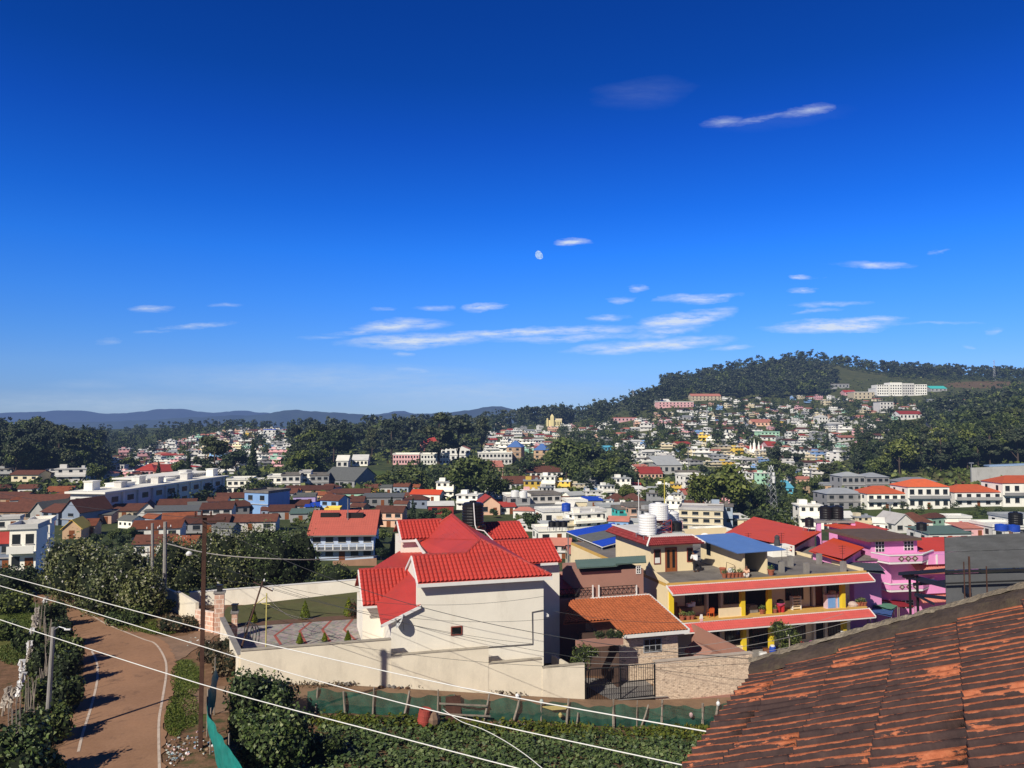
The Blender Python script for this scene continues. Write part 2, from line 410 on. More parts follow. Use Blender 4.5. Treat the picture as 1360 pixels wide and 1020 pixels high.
def build_ground():
 us = np.concatenate([np.linspace(-1.6, -.72, 24), np.linspace(-.715, .72, 300), np.linspace(.73, 1.6, 22)])
 Ys = np.concatenate([np.arange(1, 30, 2.0), np.arange(30, 72, .35), np.geomspace(72, 1750, 330), np.geomspace(1800, 12000, 14)])
 U, YY = np.meshgrid(us, Ys)
 X = U * (YY + 6)
 Z = terr(X, YY)
 V = np.stack([X, YY, Z], -1).reshape(-1, 3)
 nu, ny = len(us), len(Ys)
 i = np.arange(ny - 1)[:, None] * nu + np.arange(nu - 1)[None, :]
 Fq = np.stack([i, i + 1, i + nu + 1, i + nu], -1).reshape(-1, 4)
 m, nt, bs = newmat('ground_cover')
 big = nz(nt, .012, 6, .6, 'Pos'); mid = nz(nt, .11, 6, .65, 'Pos'); fin = nz(nt, 1.6, 6, .7, 'Pos')
 green = ramp(nt, mid, [(.3, (.034, .05, .02)), (.5, (.062, .08, .03)), (.72, (.11, .115, .045))])
 brown = ramp(nt, fin, [(.3, (.125, .068, .038)), (.7, (.25, .145, .085))])
 att = nt.nodes.new('ShaderNodeVertexColor'); att.layer_name = 'tint'
 sep = nt.nodes.new('ShaderNodeSeparateColor'); nt.links.new(att.outputs[0], sep.inputs[0])
 e = math_(nt, 'ADD', sep.outputs[0], math_(nt, 'MULTIPLY', math_(nt, 'SUBTRACT', fin, .5), .9))
 cc = mixc(nt, ramp(nt, e, [(.42, (0, 0, 0)), (.58, (1, 1, 1))]), green, brown)
 g2 = ramp(nt, fin, [(.3, (.05, .085, .016)), (.7, (.12, .16, .035))])
 cc = mixc(nt, sep.outputs[1], cc, g2)
 dry = ramp(nt, mid, [(.3, (.075, .085, .03)), (.7, (.14, .135, .055))])
 cc = mixc(nt, sep.outputs[2], cc, dry)
 nt.links.new(cc, bs.inputs['Base Color']); bs.inputs['Roughness'].default_value = .95; bs.inputs['Specular IOR Level'].default_value = .1
 bump(nt, bs, fin, .6, .15)
 me = npmesh('ground', V, Fq, m, smooth=True)
 T = np.zeros((len(V), 4), np.float32); T[:, 3] = 1
 x, y, z = V[:, 0], V[:, 1], V[:, 2]
 zc = y * cp + z * sp
 px = 680 + F * x / zc; py = 510 - F * (-y * sp + z * cp) / zc
 s = (x - W0.x) * AX.x + (y - W0.y) * AX.y; r = (x - W0.x) * BX.x + (y - W0.y) * BX.y
 near = y < 75
 T[near, 0] = .62
 T[(y >= 75) & (y < 330), 0] = .30
 T[y >= 330, 0] = .15
 T[(y >= 420) & (px > 720), 2] = .38
 T[(s > -3) & (r > -6.2) & (r < 40) & (y < 100), 0] = .75
 fld = (s > -2) & (r < -4.5) & near
 T[fld, 0] = .55
 def ell(cx, cy, a, b, ch, val, ymin=0):
  k = (((px - cx) / a) ** 2 + ((py - cy) / b) ** 2 < 1) & (y > ymin)
  T[k, ch] = val
 ell(245, 905, 26, 30, 1, .85); ell(250, 940, 30, 26, 1, .7)
 ell(140, 812, 40, 12, 1, .8); ell(180, 830, 36, 14, 1, .55)
 ell(25, 850, 40, 30, 1, .7); ell(20, 815, 40, 20, 1, .9)
 ell(470, 628, 45, 4, 1, .75, 200); ell(490, 640, 40, 5, 1, .6, 200)
 for q in ((960,560,30,4),(1040,548,36,4),(1120,548,40,4),(1010,572,34,3),(1130,575,50,5),(1210,540,34,4),(1250,556,26,4),(870,575,24,4),(930,596,22,3),(1150,600,30,3)): ell(*q, 2, .75, 300)
 for q in ((985,566,12,2),(1160,586,20,2.5),(1085,590,16,2),(905,560,14,2)): ell(*q, 0, .8, 300)
 ell(1090, 484, 70, 14, 2, .9, 400); ell(1120, 496, 60, 10, 2, .6, 400)
 ell(1310, 502, 60, 5, 1, .6, 400); ell(1310, 511, 55, 5, 0, .8, 400); T[(y > 400) & (np.abs(px - 1310) < 55) & (np.abs(py - 511) < 5), 1] = 0
 ell(1205, 574, 22, 4, 0, .95, 300); ell(1235, 566, 14, 6, 0, .9, 300)
 ell(845, 592, 16, 5, 2, .9, 300); ell(1080, 575, 60, 10, 2, .5, 300)
 ell(1210, 686, 140, 9, 1, .55, 150); ell(1060, 660, 26, 18, 1, .5, 150); ell(1290, 708, 90, 8, 1, .5, 120)
 ell(1240, 628, 45, 14, 2, .8, 150); ell(1275, 640, 40, 8, 0, .8, 150)
 att = me.color_attributes.new('tint', 'FLOAT_COLOR', 'POINT')
 att.data.foreach_set('color', T.ravel())
 return obj('ground', me, kind='structure')
build_ground()
def gp(px, py, dz=0):
 g = ground(px, py); return Vector((g.x, g.y, g.z + dz))
def spline(pts, n=8):
 pts = [Vector(p) for p in pts]; out = []
 for i in range(len(pts) - 1):
  p0, p1, p2, p3 = pts[max(i - 1, 0)], pts[i], pts[i + 1], pts[min(i + 2, len(pts) - 1)]
  for k in range(n):
   t = k / n
   out.append(.5 * ((2 * p1) + (p2 - p0) * t + (2 * p0 - 5 * p1 + 4 * p2 - p3) * t * t + (3 * p1 - p0 - 3 * p2 + p3) * t ** 3))
 return out + [pts[-1]]
def strip(name, Lp, Rp, dz, mat, cross=8, jag=0, **kw):
 V = []; m = len(Lp); jr = random.Random(5)
 for a, b in zip(Lp, Rp):
  if jag: q = (b - a).normalized() * jag; a = a + q * jr.uniform(-1, 1); b = b + q * jr.uniform(-1, 1)
  for k in range(cross + 1):
   p = a.lerp(b, k / cross); V.append((p.x, p.y, tz(p.x, p.y) + dz))
 c = cross + 1
 Fs = [(i * c + k, i * c + k + 1, (i + 1) * c + k + 1, (i + 1) * c + k) for i in range(m - 1) for k in range(cross)]
 me = npmesh(name, np.array(V), np.array(Fs), mat, smooth=True)
 return obj(name, me, **kw)
def roadmat():
 m, nt, bs = newmat('dusty_asphalt')
 a = nz(nt, .35, 6, .6, 'Pos'); b = nz(nt, 9, 5, .7, 'Pos'); c = nz(nt, 1.1, 5, .7, 'Pos')
 cc = ramp(nt, a, [(.3, (.27, .145, .08)), (.55, (.35, .195, .112)), (.75, (.41, .22, .12))])
 cc = mixc(nt, .3, cc, ramp(nt, b, [(.3, (.17, .095, .06)), (.7, (.43, .25, .15))]))
 cc = mixc(nt, ramp(nt, c, [(.56, (0, 0, 0)), (.72, (.7,) * 3)]), cc, (.15, .09, .06))
 nt.links.new(cc, bs.inputs['Base Color']); bs.inputs['Roughness'].default_value = .9; bs.inputs['Specular IOR Level'].default_value = .15
 bump(nt, bs, b, .35, .02)
 return m
RL = spline([gp(*p) for p in [(62, 1060), (84, 985), (104, 930), (111, 890), (105, 862), (88, 843), (70, 822), (58, 806), (52, 795), (48, 787)]], 16)
RR = spline([gp(*p) for p in [(222, 1060), (217, 985), (226, 930), (233, 893), (229, 868), (213, 850), (172, 835), (130, 818), (100, 803), (84, 789)]], 16)
strip('road', RL, RR, .05, roadmat(), 12, .16, kind='structure')
DL = spline([gp(*p) for p in [(222, 888), (246, 872), (275, 853), (292, 842)]])
DR = spline([gp(*p) for p in [(196, 845), (232, 846), (262, 840), (284, 832)]])
strip('driveway', DL, DR, .035, M('worn_driveway', (.27, .17, .11), .3, .8, .95, (.10, .075, .06), .8, .5), 6, .2, kind='structure')
paint = M('worn_road_paint', (.62, .50, .40), .25, 2, .8, (.25, .16, .11), .8)
def line(pts, w, label):
 p = spline(pts, 10)
 A = []; B = []
 for i, q in enumerate(p):
  d = (p[min(i + 1, len(p) - 1)] - p[max(i - 1, 0)]); d.z = 0; d.normalize()
  n = Vector((-d.y, d.x, 0)) * w / 2
  A.append(q - n); B.append(q + n)
 return strip('road_marking', A, B, .062, paint, 2, kind='structure')
line([gp(*p) for p in [(104, 1000), (110, 975), (121, 940), (129, 905), (128.5, 881), (122, 866)]], .13, '')
line([gp(*p) for p in [(213, 1050), (211.5, 1016), (211, 960), (216, 928), (221, 893), (218, 874), (206, 856), (188, 849), (144, 831), (128, 822), (97, 805), (79, 789)]], .13, '')
PA = [L(s, -.05, 0) for s in np.linspace(-3, 42, 40)]; PB = [L(s, -4.6, 0) for s in np.linspace(-3, 42, 40)]
strip('path', PA, PB, .03, M('lane_dirt', (.26, .165, .10), .3, .9, .95, (.14, .085, .055), .7, .5), 6, kind='structure')
def hillmat(name, c, hz):
 m, nt, bs = newmat(name)
 n = nz(nt, .0022, 7, .62, 'Pos')
 cc = ramp(nt, n, [(.3, tuple(x * .6 for x in c)), (.7, tuple(x * 1.35 for x in c))])
 nt.links.new(cc, bs.inputs['Base Color']); bs.inputs['Roughness'].default_value = 1; bs.inputs['Specular IOR Level'].default_value = 0
 bump(nt, bs, n, .7, 120)
 return m
def hills(Y, prof, depth, mat, seed):
 rg = np.random.default_rng(seed)
 xs = np.linspace(-900, 2300, 520)
 pxs = [p for p, _ in prof]; pys = [q for _, q in prof]
 top = np.interp(xs, pxs, pys)
 k = np.ones(3) / 3; top = np.convolve(np.pad(top, 1, 'edge'), k, 'valid')
 for f_, a_ in ((.09, .5), (.23, .35), (.51, .25)): top = top + a_ * np.sin(xs * f_ + rg.uniform(0, 6))
 rows = 26; V = []
 for i in range(rows):
  t = i / (rows - 1); f = math.sin(t * math.pi) if t > .5 else math.sin(t * math.pi) ** 1.15
  for q, (px, ty) in enumerate(zip(xs, top)):
   Yc = Y + (t - .5) * depth
   rid = .12 * math.sin(px * .07 + t * 5) * math.sin(px * .023 + 1) + .08 * math.sin(px * .19 + t * 9)
   zt = ray(px, ty).z * Y; z0 = -120
   ff = f * (1 + rid * (1 - f) * 3)
   V.append((ray(px, 560).x * Y * (1 + (t - .5) * .0), Yc, z0 + (zt - z0) * ff))
 nu = len(xs)
 i = np.arange(rows - 1)[:, None] * nu + np.arange(nu - 1)[None, :]
 Fq = np.stack([i, i + 1, i + nu + 1, i + nu], -1).reshape(-1, 4)
 return obj('hills', npmesh('hills', np.array(V), Fq, mat, smooth=True), kind='structure')
hills(9500, [(-900, 552), (0, 550), (40, 547), (80, 546), (100, 545), (130, 549), (160, 550), (185, 547), (215, 544), (235, 543), (260, 546), (290, 549), (322, 544.5), (345, 548), (400, 552), (460, 554), (520, 549), (530, 543), (545, 549), (600, 552), (900, 548), (2300, 552)], 2600, hillmat('far_hill_slopes', (.05, .065, .05), 1), 1)
hills(6000, [(-900, 562), (60, 563), (110, 561), (180, 559), (250, 555), (300, 552), (330, 552), (362, 549), (385, 544.5), (420, 546), (455, 549), (500, 551), (560, 549), (600, 548), (630, 543), (657, 539), (690, 545), (720, 550), (765, 545), (800, 541), (900, 545), (2300, 552)], 1900, hillmat('near_hill_slopes', (.05, .07, .04), 1), 2)
SUN_EL = R(36.5)
sd = Vector((-.52, -.85, 0)).normalized()
w = bpy.data.worlds.new("World"); scene.world = w; w.use_nodes = True
nt = w.node_tree; nt.nodes.clear()
wo = nt.nodes.new('ShaderNodeOutputWorld'); bg = nt.nodes.new('ShaderNodeBackground'); nt.links.new(bg.outputs[0], wo.inputs[0])
sky = nt.nodes.new('ShaderNodeTexSky'); sky.sky_type = 'NISHITA'; sky.sun_disc = False
sky.sun_elevation = SUN_EL
sky.sun_rotation = math.atan2(sd.x, sd.y)
sky.altitude = 2200; sky.air_density = 1.0; sky.dust_density = .3; sky.ozone_density = 1.5
bg.inputs[1].default_value = .1
geo = nt.nodes.new('ShaderNodeNewGeometry')
tc = nt.nodes.new('ShaderNodeTexCoord')
sepx = nt.nodes.new('ShaderNodeSeparateXYZ'); nt.links.new(tc.outputs['Generated'], sepx.inputs[0])
el = math_(nt, 'ARCSINE', sepx.outputs[2])
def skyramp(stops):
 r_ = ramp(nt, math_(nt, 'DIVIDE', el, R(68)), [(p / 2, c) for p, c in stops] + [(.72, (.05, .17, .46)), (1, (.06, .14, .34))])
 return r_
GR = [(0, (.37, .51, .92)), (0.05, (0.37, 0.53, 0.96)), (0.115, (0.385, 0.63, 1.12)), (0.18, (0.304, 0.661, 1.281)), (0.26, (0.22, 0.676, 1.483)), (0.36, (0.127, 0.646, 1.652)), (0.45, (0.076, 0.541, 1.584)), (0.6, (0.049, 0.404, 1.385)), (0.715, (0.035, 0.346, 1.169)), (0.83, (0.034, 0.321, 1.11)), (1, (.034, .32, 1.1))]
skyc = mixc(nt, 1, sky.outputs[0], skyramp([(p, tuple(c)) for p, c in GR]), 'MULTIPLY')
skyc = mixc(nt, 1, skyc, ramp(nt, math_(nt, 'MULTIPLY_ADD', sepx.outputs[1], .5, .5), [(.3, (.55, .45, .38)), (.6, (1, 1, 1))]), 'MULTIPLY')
yy = math_(nt, 'MAXIMUM', sepx.outputs[1], .02)
cu = math_(nt, 'DIVIDE', sepx.outputs[0], yy); cv = math_(nt, 'DIVIDE', sepx.outputs[2], yy)
cmb = nt.nodes.new('ShaderNodeCombineXYZ'); nt.links.new(cu, cmb.inputs[0]); nt.links.new(cv, cmb.inputs[1])
def wn(scale, sxy, detail=6, rough=.62):
 mp = nt.nodes.new('ShaderNodeMapping'); mp.inputs['Scale'].default_value = sxy; nt.links.new(cmb.outputs[0], mp.inputs[0])
 t = nt.nodes.new('ShaderNodeTexNoise'); t.inputs['Scale'].default_value = scale; t.inputs['Detail'].default_value = detail; t.inputs['Roughness'].default_value = rough
 nt.links.new(mp.outputs[0], t.inputs['Vector']); return t
warp = wn(9, (1, 2.6, 1), 5)
ws = nt.nodes.new('ShaderNodeVectorMath'); ws.operation = 'SUBTRACT'; nt.links.new(warp.outputs['Color'], ws.inputs[0]); ws.inputs[1].default_value = (.5, .5, .5)
wm = nt.nodes.new('ShaderNodeVectorMath'); wm.operation = 'MULTIPLY'; nt.links.new(ws.outputs[0], wm.inputs[0]); wm.inputs[1].default_value = (.12, .02, 0)
wa = nt.nodes.new('ShaderNodeVectorMath'); nt.links.new(cmb.outputs[0], wa.inputs[0]); nt.links.new(wm.outputs[0], wa.inputs[1])
fine = wn(26, (1, 5.5, 1), 7, .66).outputs['Fac']
CL = [(770,324,34,6,0,.85),(1070,146,40,10,9,.42),(965,162,42,10,6,.28),(1015,158,46,5,12,.28),(1105,433,105,11,2,1.0),(1150,426,60,6,3,.7),
 (1158,352,50,5,-2,.55),(1077,387,23,5,0,.7),(1079,368,15,4,0,.55),(1255,336,22,3,12,.25),(1100,405,55,4,3,.4),(1080,408,28,4,0,.35),(1090,414,40,3,4,.35),
 (530,432,75,11,3,.75),(560,452,125,11,2,.85),(690,441,190,8,3,.8),(760,448,130,6,3,.5),(480,440,60,5,2,.5),(640,408,38,6,3,.8),(575,408,25,5,0,.4),(515,410,18,3,0,.3),(800,438,65,6,4,.55),(905,425,68,14,14,.85),
 (890,440,55,8,8,.6),(860,458,125,10,4,.8),(915,395,44,7,5,.65),(852,381,20,6,0,.6),(826,397,25,5,0,.5),(815,421,40,5,3,.55),(970,463,34,4,0,.45),(950,391,28,3,5,.35),
 (920,411,18,4,0,.35),(212,408,38,6,0,.5),(262,433,50,5,2,.5),(298,405,30,4,0,.3),(140,452,18,5,0,.22),(205,439,24,3,0,.22),(1312,440,17,6,0,.3),(1295,459,12,3,0,.35),(1245,430,60,2.5,0,.22),
 (537,469,20,4,0,.35),(540,493,22,5,0,.3),(425,447,40,3,0,.2)]
acc = None
for (x, y, a, b, ro, dn) in CL:
 d0 = ray(x, y)
 mp = nt.nodes.new('ShaderNodeMapping'); mp.vector_type = 'TEXTURE'
 mp.inputs['Location'].default_value = (d0.x, d0.z, 0); mp.inputs['Rotation'].default_value = (0, 0, R(ro)); mp.inputs['Scale'].default_value = (a / F, b / F, 1)
 nt.links.new(wa.outputs[0], mp.inputs[0])
 ln = nt.nodes.new('ShaderNodeVectorMath'); ln.operation = 'LENGTH'; nt.links.new(mp.outputs[0], ln.inputs[0])
 k = math_(nt, 'MULTIPLY_ADD', ln.outputs['Value'], -dn, dn)
 acc = k if acc is None else math_(nt, 'MAXIMUM', acc, k)
acc = math_(nt, 'MAXIMUM', acc, 0)
dens = math_(nt, 'MULTIPLY', acc, math_(nt, 'MULTIPLY_ADD', fine, 5.0, -1.45))
dens = ramp(nt, dens, [(.0, (0, 0, 0)), (.3, (.28,) * 3), (1, (.88,) * 3)])
soft = None
for (x, y, a, b, ro, dn) in [(853,124,75,24,6,.055),(430,505,330,26,-1,.3),(620,522,260,24,0,.3),(150,535,330,22,0,.25),(120,510,90,9,0,.14),(1040,158,110,16,7,.03),(355,537,24,11,0,.22),(115,530,22,9,8,.12)]:
 d0 = ray(x, y)
 mp = nt.nodes.new('ShaderNodeMapping'); mp.vector_type = 'TEXTURE'
 mp.inputs['Location'].default_value = (d0.x, d0.z, 0); mp.inputs['Rotation'].default_value = (0, 0, R(ro)); mp.inputs['Scale'].default_value = (a / F, b / F, 1)
 nt.links.new(wa.outputs[0], mp.inputs[0])
 ln = nt.nodes.new('ShaderNodeVectorMath'); ln.operation = 'LENGTH'; nt.links.new(mp.outputs[0], ln.inputs[0])
 k = math_(nt, 'MAXIMUM', math_(nt, 'MULTIPLY_ADD', ln.outputs['Value'], -dn, dn), 0)
 soft = k if soft is None else math_(nt, 'MAXIMUM', soft, k)
soft = math_(nt, 'MULTIPLY', soft, math_(nt, 'MULTIPLY_ADD', fine, 2.2, .0))
cl = mixc(nt, soft, skyc, (5.2, 6.3, 7.8))
cl = mixc(nt, dens, cl, (6.9, 7.7, 8.8))
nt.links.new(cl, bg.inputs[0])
sl = bpy.data.lights.new('sun', 'SUN'); sl.energy = 5.0; sl.angle = R(.5); sl.color = (1, .935, .82)
so = bpy.data.objects.new('sun', sl); col.objects.link(so)
sv = Vector((sd.x * math.cos(SUN_EL), sd.y * math.cos(SUN_EL), math.sin(SUN_EL)))
so.rotation_euler = sv.to_track_quat('Z', 'Y').to_euler()
vs = scene.view_settings; scene.display_settings.display_device = 'sRGB'
vs.view_transform = 'Standard'; vs.look = 'None'; vs.exposure = 0; vs.gamma = 1
mm, mnt, mbs = newmat('pale_moon')
mnt.nodes.clear(); o_ = mnt.nodes.new('ShaderNodeOutputMaterial'); e_ = mnt.nodes.new('ShaderNodeEmission')
mnt.links.new(ramp(mnt, nz(mnt, .012, 5, .6, 'Pos'), [(.35, (.16, .38, .88)), (.6, (.50, .66, .98))]), e_.inputs[0]); mnt.links.new(e_.outputs[0], o_.inputs[0])  # sunlit glow put in as emission; lit phase shaped into the mesh
mc = P(717, 338, 30000)
mb = MB(Matrix.Translation(mc))
vs_ = []; fs_ = []
for i in range(13):
 t = i / 12
 for k in range(24):
  a = 2 * math.pi * k / 24
  q = math.cos(a - R(215)); rr = 185 * math.sqrt(max(0, 1 - (2 * t - 1) ** 2)) * (1 if q > 0 else 1 + .55 * q)
  vs_.append((rr * math.cos(a), (2 * t - 1) * 185, rr * math.sin(a)))
for i in range(12):
 for k in range(24): fs_.append((i * 24 + k, i * 24 + (k + 1) % 24, (i + 1) * 24 + (k + 1) % 24, (i + 1) * 24 + k))
mb.add(vs_, fs_); mb.build('moon', mm, smooth=True, label='pale gibbous daytime moon in the blue sky left of the thin white cloud', cat='moon')
def window(mb_parent, s0, s1, r, z0, z1, fm=None, pm=None, th=.06, bars=0, name='window', side=-1, rows=0):
 """framed window on a wall facing -r (street frame): frame ring + pane sub-part"""
 fm = fm or dark_wood; pm = pm or glass_dark
 f = SM(); w = .07
 a, b = r + side * th, r + .01
 if a > b: a, b = b - .02, a
 f.box(s0, s0 + w, a, b, z0, z1); f.box(s1 - w, s1, a, b, z0, z1)
 f.box(s0 + w, s1 - w, a, b, z0, z0 + w); f.box(s0 + w, s1 - w, a, b, z1 - w, z1)
 for i in range(bars):
  x = s0 + (s1 - s0) * (i + 1) / (bars + 1); f.box(x - .025, x + .025, a + .01, b, z0 + w, z1 - w)
 for i in range(rows):
  z = z0 + (z1 - z0) * (i + 1) / (rows + 1); f.box(s0 + w, s1 - w, a + .015, b, z - .025, z + .025)
 o = f.build(name, fm, mb_parent)
 SM().box(s0 + w, s1 - w, r + side * .03 if side < 0 else r, r if side < 0 else r + .03, z0 + w, z1 - w).build('pane', pm, o)
 return o
def sroot(name, s, r, z, label, cat, group=None):
 p = L(s, r, z)
 return empty(name, p, SROT, label, cat, group)
FR = 1.2
sL, sU, sR_ = sx(520, FR), sx(553.5, FR), sx(722, FR)
EA = .6
zE = (zz(555, 776, EA) + zz(733, 764, EA)) / 2
sE1, sE2 = sx(555, EA), sx(733, EA)
h1 = sroot('white_house', (sL + sR_) / 2, FR + 4, -18, 'white house under a cluster of bright red tiled roofs behind the cream boundary wall', 'house')
wl = SM()
wl.box(sU + 2.5, sR_, FR, 12.5, -20.4, zE + .02); wl.box(sU, sU + 2.497, FR + .002, FR + .3, -20.4, zE + .018)
zl0, zl1 = zz(520, 825, FR), zz(556, 806, FR)
wl.prism([(sL, FR + .01, -19.5), (sU, FR + .01, -19.5), (sU, FR + .01, zl1 - .12), (sL, FR + .01, zl0 - .12)], (0, 7, 0))
wl.box(sx(482, 6), sL + .5, 6.2, 11, -17, zz(500, 803, 6) - .1)
s0, s1 = sx(532, 13.4), sx(572, 13.4)
wl.box(s0, s1, 13.4, 17, -17, zz(545, 716, 13.4))
wl.box(sR_ - .6, sx(741, 8), 7.6, 12, -19, zz(735, 751, 7.6))
wl.build('wall', white_wall, h1)
ax = Vector(AX)
roof = MB()
def face(pts, sp=.30, am=.11, st=.04, co=.42):
 corr(roof, pts, AX, sp, am, st, co)
PT = .5
dA, dC = 2.7, 4.1
zA, zC = zE + PT * dA, zE + PT * dC
sC = sE2 - dC; sB = sC - (dC - dA) * 1.0
e1, eb, e2 = L(sE1, EA, zE), L(sB, EA, zE), L(sE2, EA, zE)
A_, B_, C_ = L(sE1, EA + dA, zA), L(sB, EA + dA, zA), L(sC, EA + dC, zC)
face([e1, eb, B_, A_]); face([eb, e2, C_, B_])
face([L(sE1, EA + 2 * dA, zE), A_, B_, L(sB, EA + 2 * dA, zE)][::-1])
Pp = S(606, 684, 15.2); Pp = L(sC, 15.2, zz(606, 684, 15.2))
def facing(pts, e, **k): corr(roof, pts, e, .3, .012, .02, .36)
sLE = sx(552, 15.2, 715); zLE = zz(552, 715, 15.2)
facing([C_, Pp, L(sLE, 15.2, zLE)], BX)
facing([C_, L(sLE, 15.2, zLE), L(sLE + .1, 9.5, zLE - .3), L(sB - .3, EA + dA, zA - .15), B_], BX)
zrt = zE - .1
facing([C_, e2, L(sE2, 10, zE), Pp], BX)
corr(roof, [Pp, L(sLE, 15.2, zLE), L(sLE, 19, zLE - .6), L(sC, 19, zLE - .6)], AX, .25, .03, .03, .36)
def wing(pr0, pr1, re, rr, pe_y, pr_y, drop=0):
 """front slope of a side wing: ridge from px pr0 to pr1 at r=rr, eave at r=re; then its back slope"""
 z_r = zz((pr0 + pr1) / 2, pr_y, rr); z_e = zz((pr0 + pr1) / 2, pe_y, re)
 a, b = sx(pr0, rr), sx(pr1, rr)
 face([L(a, re, z_e), L(b, re, z_e), L(b, rr, z_r), L(a, rr, z_r)])
 face([L(a, 2 * rr - re, z_e), L(b, 2 * rr - re, z_e), L(b, rr, z_r), L(a, rr, z_r)])
 return a, b, z_r, z_e
L1 = wing(527, 586, 13, 15.6, 716, 691.5)
R1 = wing(640, 690, 12.2, 15, 717, 694.5)
R2 = wing(655, 731, 7.0, 9.8, 749, 718)
LW = wing(476, 552, 5.4, 9, 803, 755.5)
q0, q1 = S(506, 830, 1.0), S(558.5, 804, 1.0); nn_ = (q1 - q0).cross(L(sx(500, 5.4), 5.4, zz(500, 801, 5.4)) - q0)
def onp(s_, r_):
 v = L(s_, r_, 0); v.z = q0.z - ((v.x - q0.x) * nn_.x + (v.y - q0.y) * nn_.y) / nn_.z; return v
facing([q0, q1, onp((q1 - W0).dot(AX) + .6, 5), onp(sx(556, 9.2), 9.2), onp(sx(548, 9), 9), onp(sx(500, 5.4), 5.4)], BX)
facing([S(492, 756, 9.0), S(560, 757, 9.0), S(563, 731, 14), S(531, 734, 14)], BX)
roof.build('roof', red_tile, h1)
for a, b in ((A_, B_), (B_, C_), (C_, e2), (C_, Pp), (L(L1[0], 15.6, L1[2]), L(L1[1], 15.6, L1[2])), (L(R1[0], 15, R1[2]), L(R1[1], 15, R1[2])), (L(R2[0], 9.8, R2[2]), L(R2[1], 9.8, R2[2])), (L(LW[0], 9, LW[2]), L(LW[1], 9, LW[2])),
             (Pp, L(sLE, 15.2, zLE))):
 cap = MB(); u = Vector((0, 0, .03)); n = max(2, int((b - a).length / .4))
 for i in range(n):
  p, q = a.lerp(b, i / n) + u, a.lerp(b, (i + .96) / n) + u
  cap.tube([p, q], .13, 7, .115)
 cap.build('ridge_cap', M('red_ridge_tile', (.40, .05, .045), .2, 2, .7, (.22, .12, .09), .7), h1)
def sbox(name, mat, par, *a):
 q = SM(); q.box(*a); return q.build(name, mat, par)
sbox('fascia_board', white_trim, h1, sE1 - .05, sE2 + .05, EA - .06, EA + .02, zE - .26, zE - .03)
def bar3(mb, a, b, w, h):
 """square bar between two points with vertical height h"""
 a = Vector(a); b = Vector(b); d = (b - a).normalized(); n = d.cross(Vector((0, 0, 1)))
 if n.length < 1e-3: n = Vector((1, 0, 0))
 n = n.normalized() * w / 2; up = Vector((0, 0, h / 2))
 vs = [a - n - up, a + n - up, a + n + up, a - n + up, b - n - up, b + n - up, b + n + up, b - n + up]
 mb.add(vs, [(0, 1, 2, 3), (7, 6, 5, 4), (0, 4, 5, 1), (1, 5, 6, 2), (2, 6, 7, 3), (3, 7, 4, 0)])
sbox('fascia_board', white_trim, h1, sx(528, 13), sx(552, 13), 12.92, 13.0, L1[3] - .2, L1[3] - .02)
sbox('fascia_board', white_trim, h1, sx(718, 7), sx(741, 7), 6.92, 7.0, R2[3] - .2, R2[3] - .02)
sbox('fascia_board', white_trim, h1, sx(476, 5.4), sx(501, 5.4), 5.32, 5.4, LW[3] - .16, LW[3] - .02)
for a, b in ((L(sE1 - .04, EA, zE), L(sE1 - .04, EA + dA, zA)), (L(sE1 - .04, EA + dA, zA), L(sE1 - .04, EA + 2 * dA, zE)), (L(LW[0] - .03, 5.4, LW[3]), L(LW[0] - .03, 9, LW[2])),
             (L(L1[0] - .03, 13, L1[3]), L(L1[0] - .03, 15.6, L1[2])), (S(552, 716, 13), S(565, 738, 9.6)), (S(505.5, 831, .98), S(559, 804.5, .98))):
 fw = MB(); bar3(fw, a - Vector((0, 0, .06)), b - Vector((0, 0, .06)), .1, .2); fw.build('bargeboard', white_trim, h1)
gb = SM(); gb.prism([(sU + .01, FR, zE), (sU + .01, EA + 2 * dA - .6, zE), (sU + .01, EA + dA, zA - .12)], (.2, 0, 0)); gb.build('gable_wall', white_wall, h1)
window(h1, sx(599, FR), sx(614, FR), FR, zz(606, 843.5, FR), zz(606, 831.5, FR), M('red_brown_frame', (.25, .06, .04), .2, 3))
pp = SM()
pts = [(735, 811), (710, 812), (709, 854), (622, 867), (611, 863)]
q = [(sx(x, FR), FR - .06, zz(x, y, FR)) for x, y in [(706.5, 812.5), (707, 855), (622, 861), (611, 866), (592, 866)]]
pp.tube([(sx(721, FR), FR - .06, zz(720, 810, FR))] + q, .035, 6)
pp.build('drain_pipe', M('grey_pipe', (.16, .15, .14), .2, 3), h1)
cn = SM(); zc_ = zz(727, 817, FR)
cn.prism([(sR_, FR + .3, zc_ - .2), (sR_ + .5, FR + .3, zc_ - .2), (sR_ + .5, FR + .3, zc_ - .05), (sR_, FR + .3, zc_ + .35)], (0, 1.6, 0)); cn.build('window_canopy', white_trim, h1)
for (r0, z0) in ((3.0, -14.5), (6.5, -14.5), (3.0, -17.4), (6.5, -17.4)):
 sbox('side_window', glass_dark, h1, sR_, sR_ + .05, r0, r0 + 1.3, z0, z0 + 1.2)
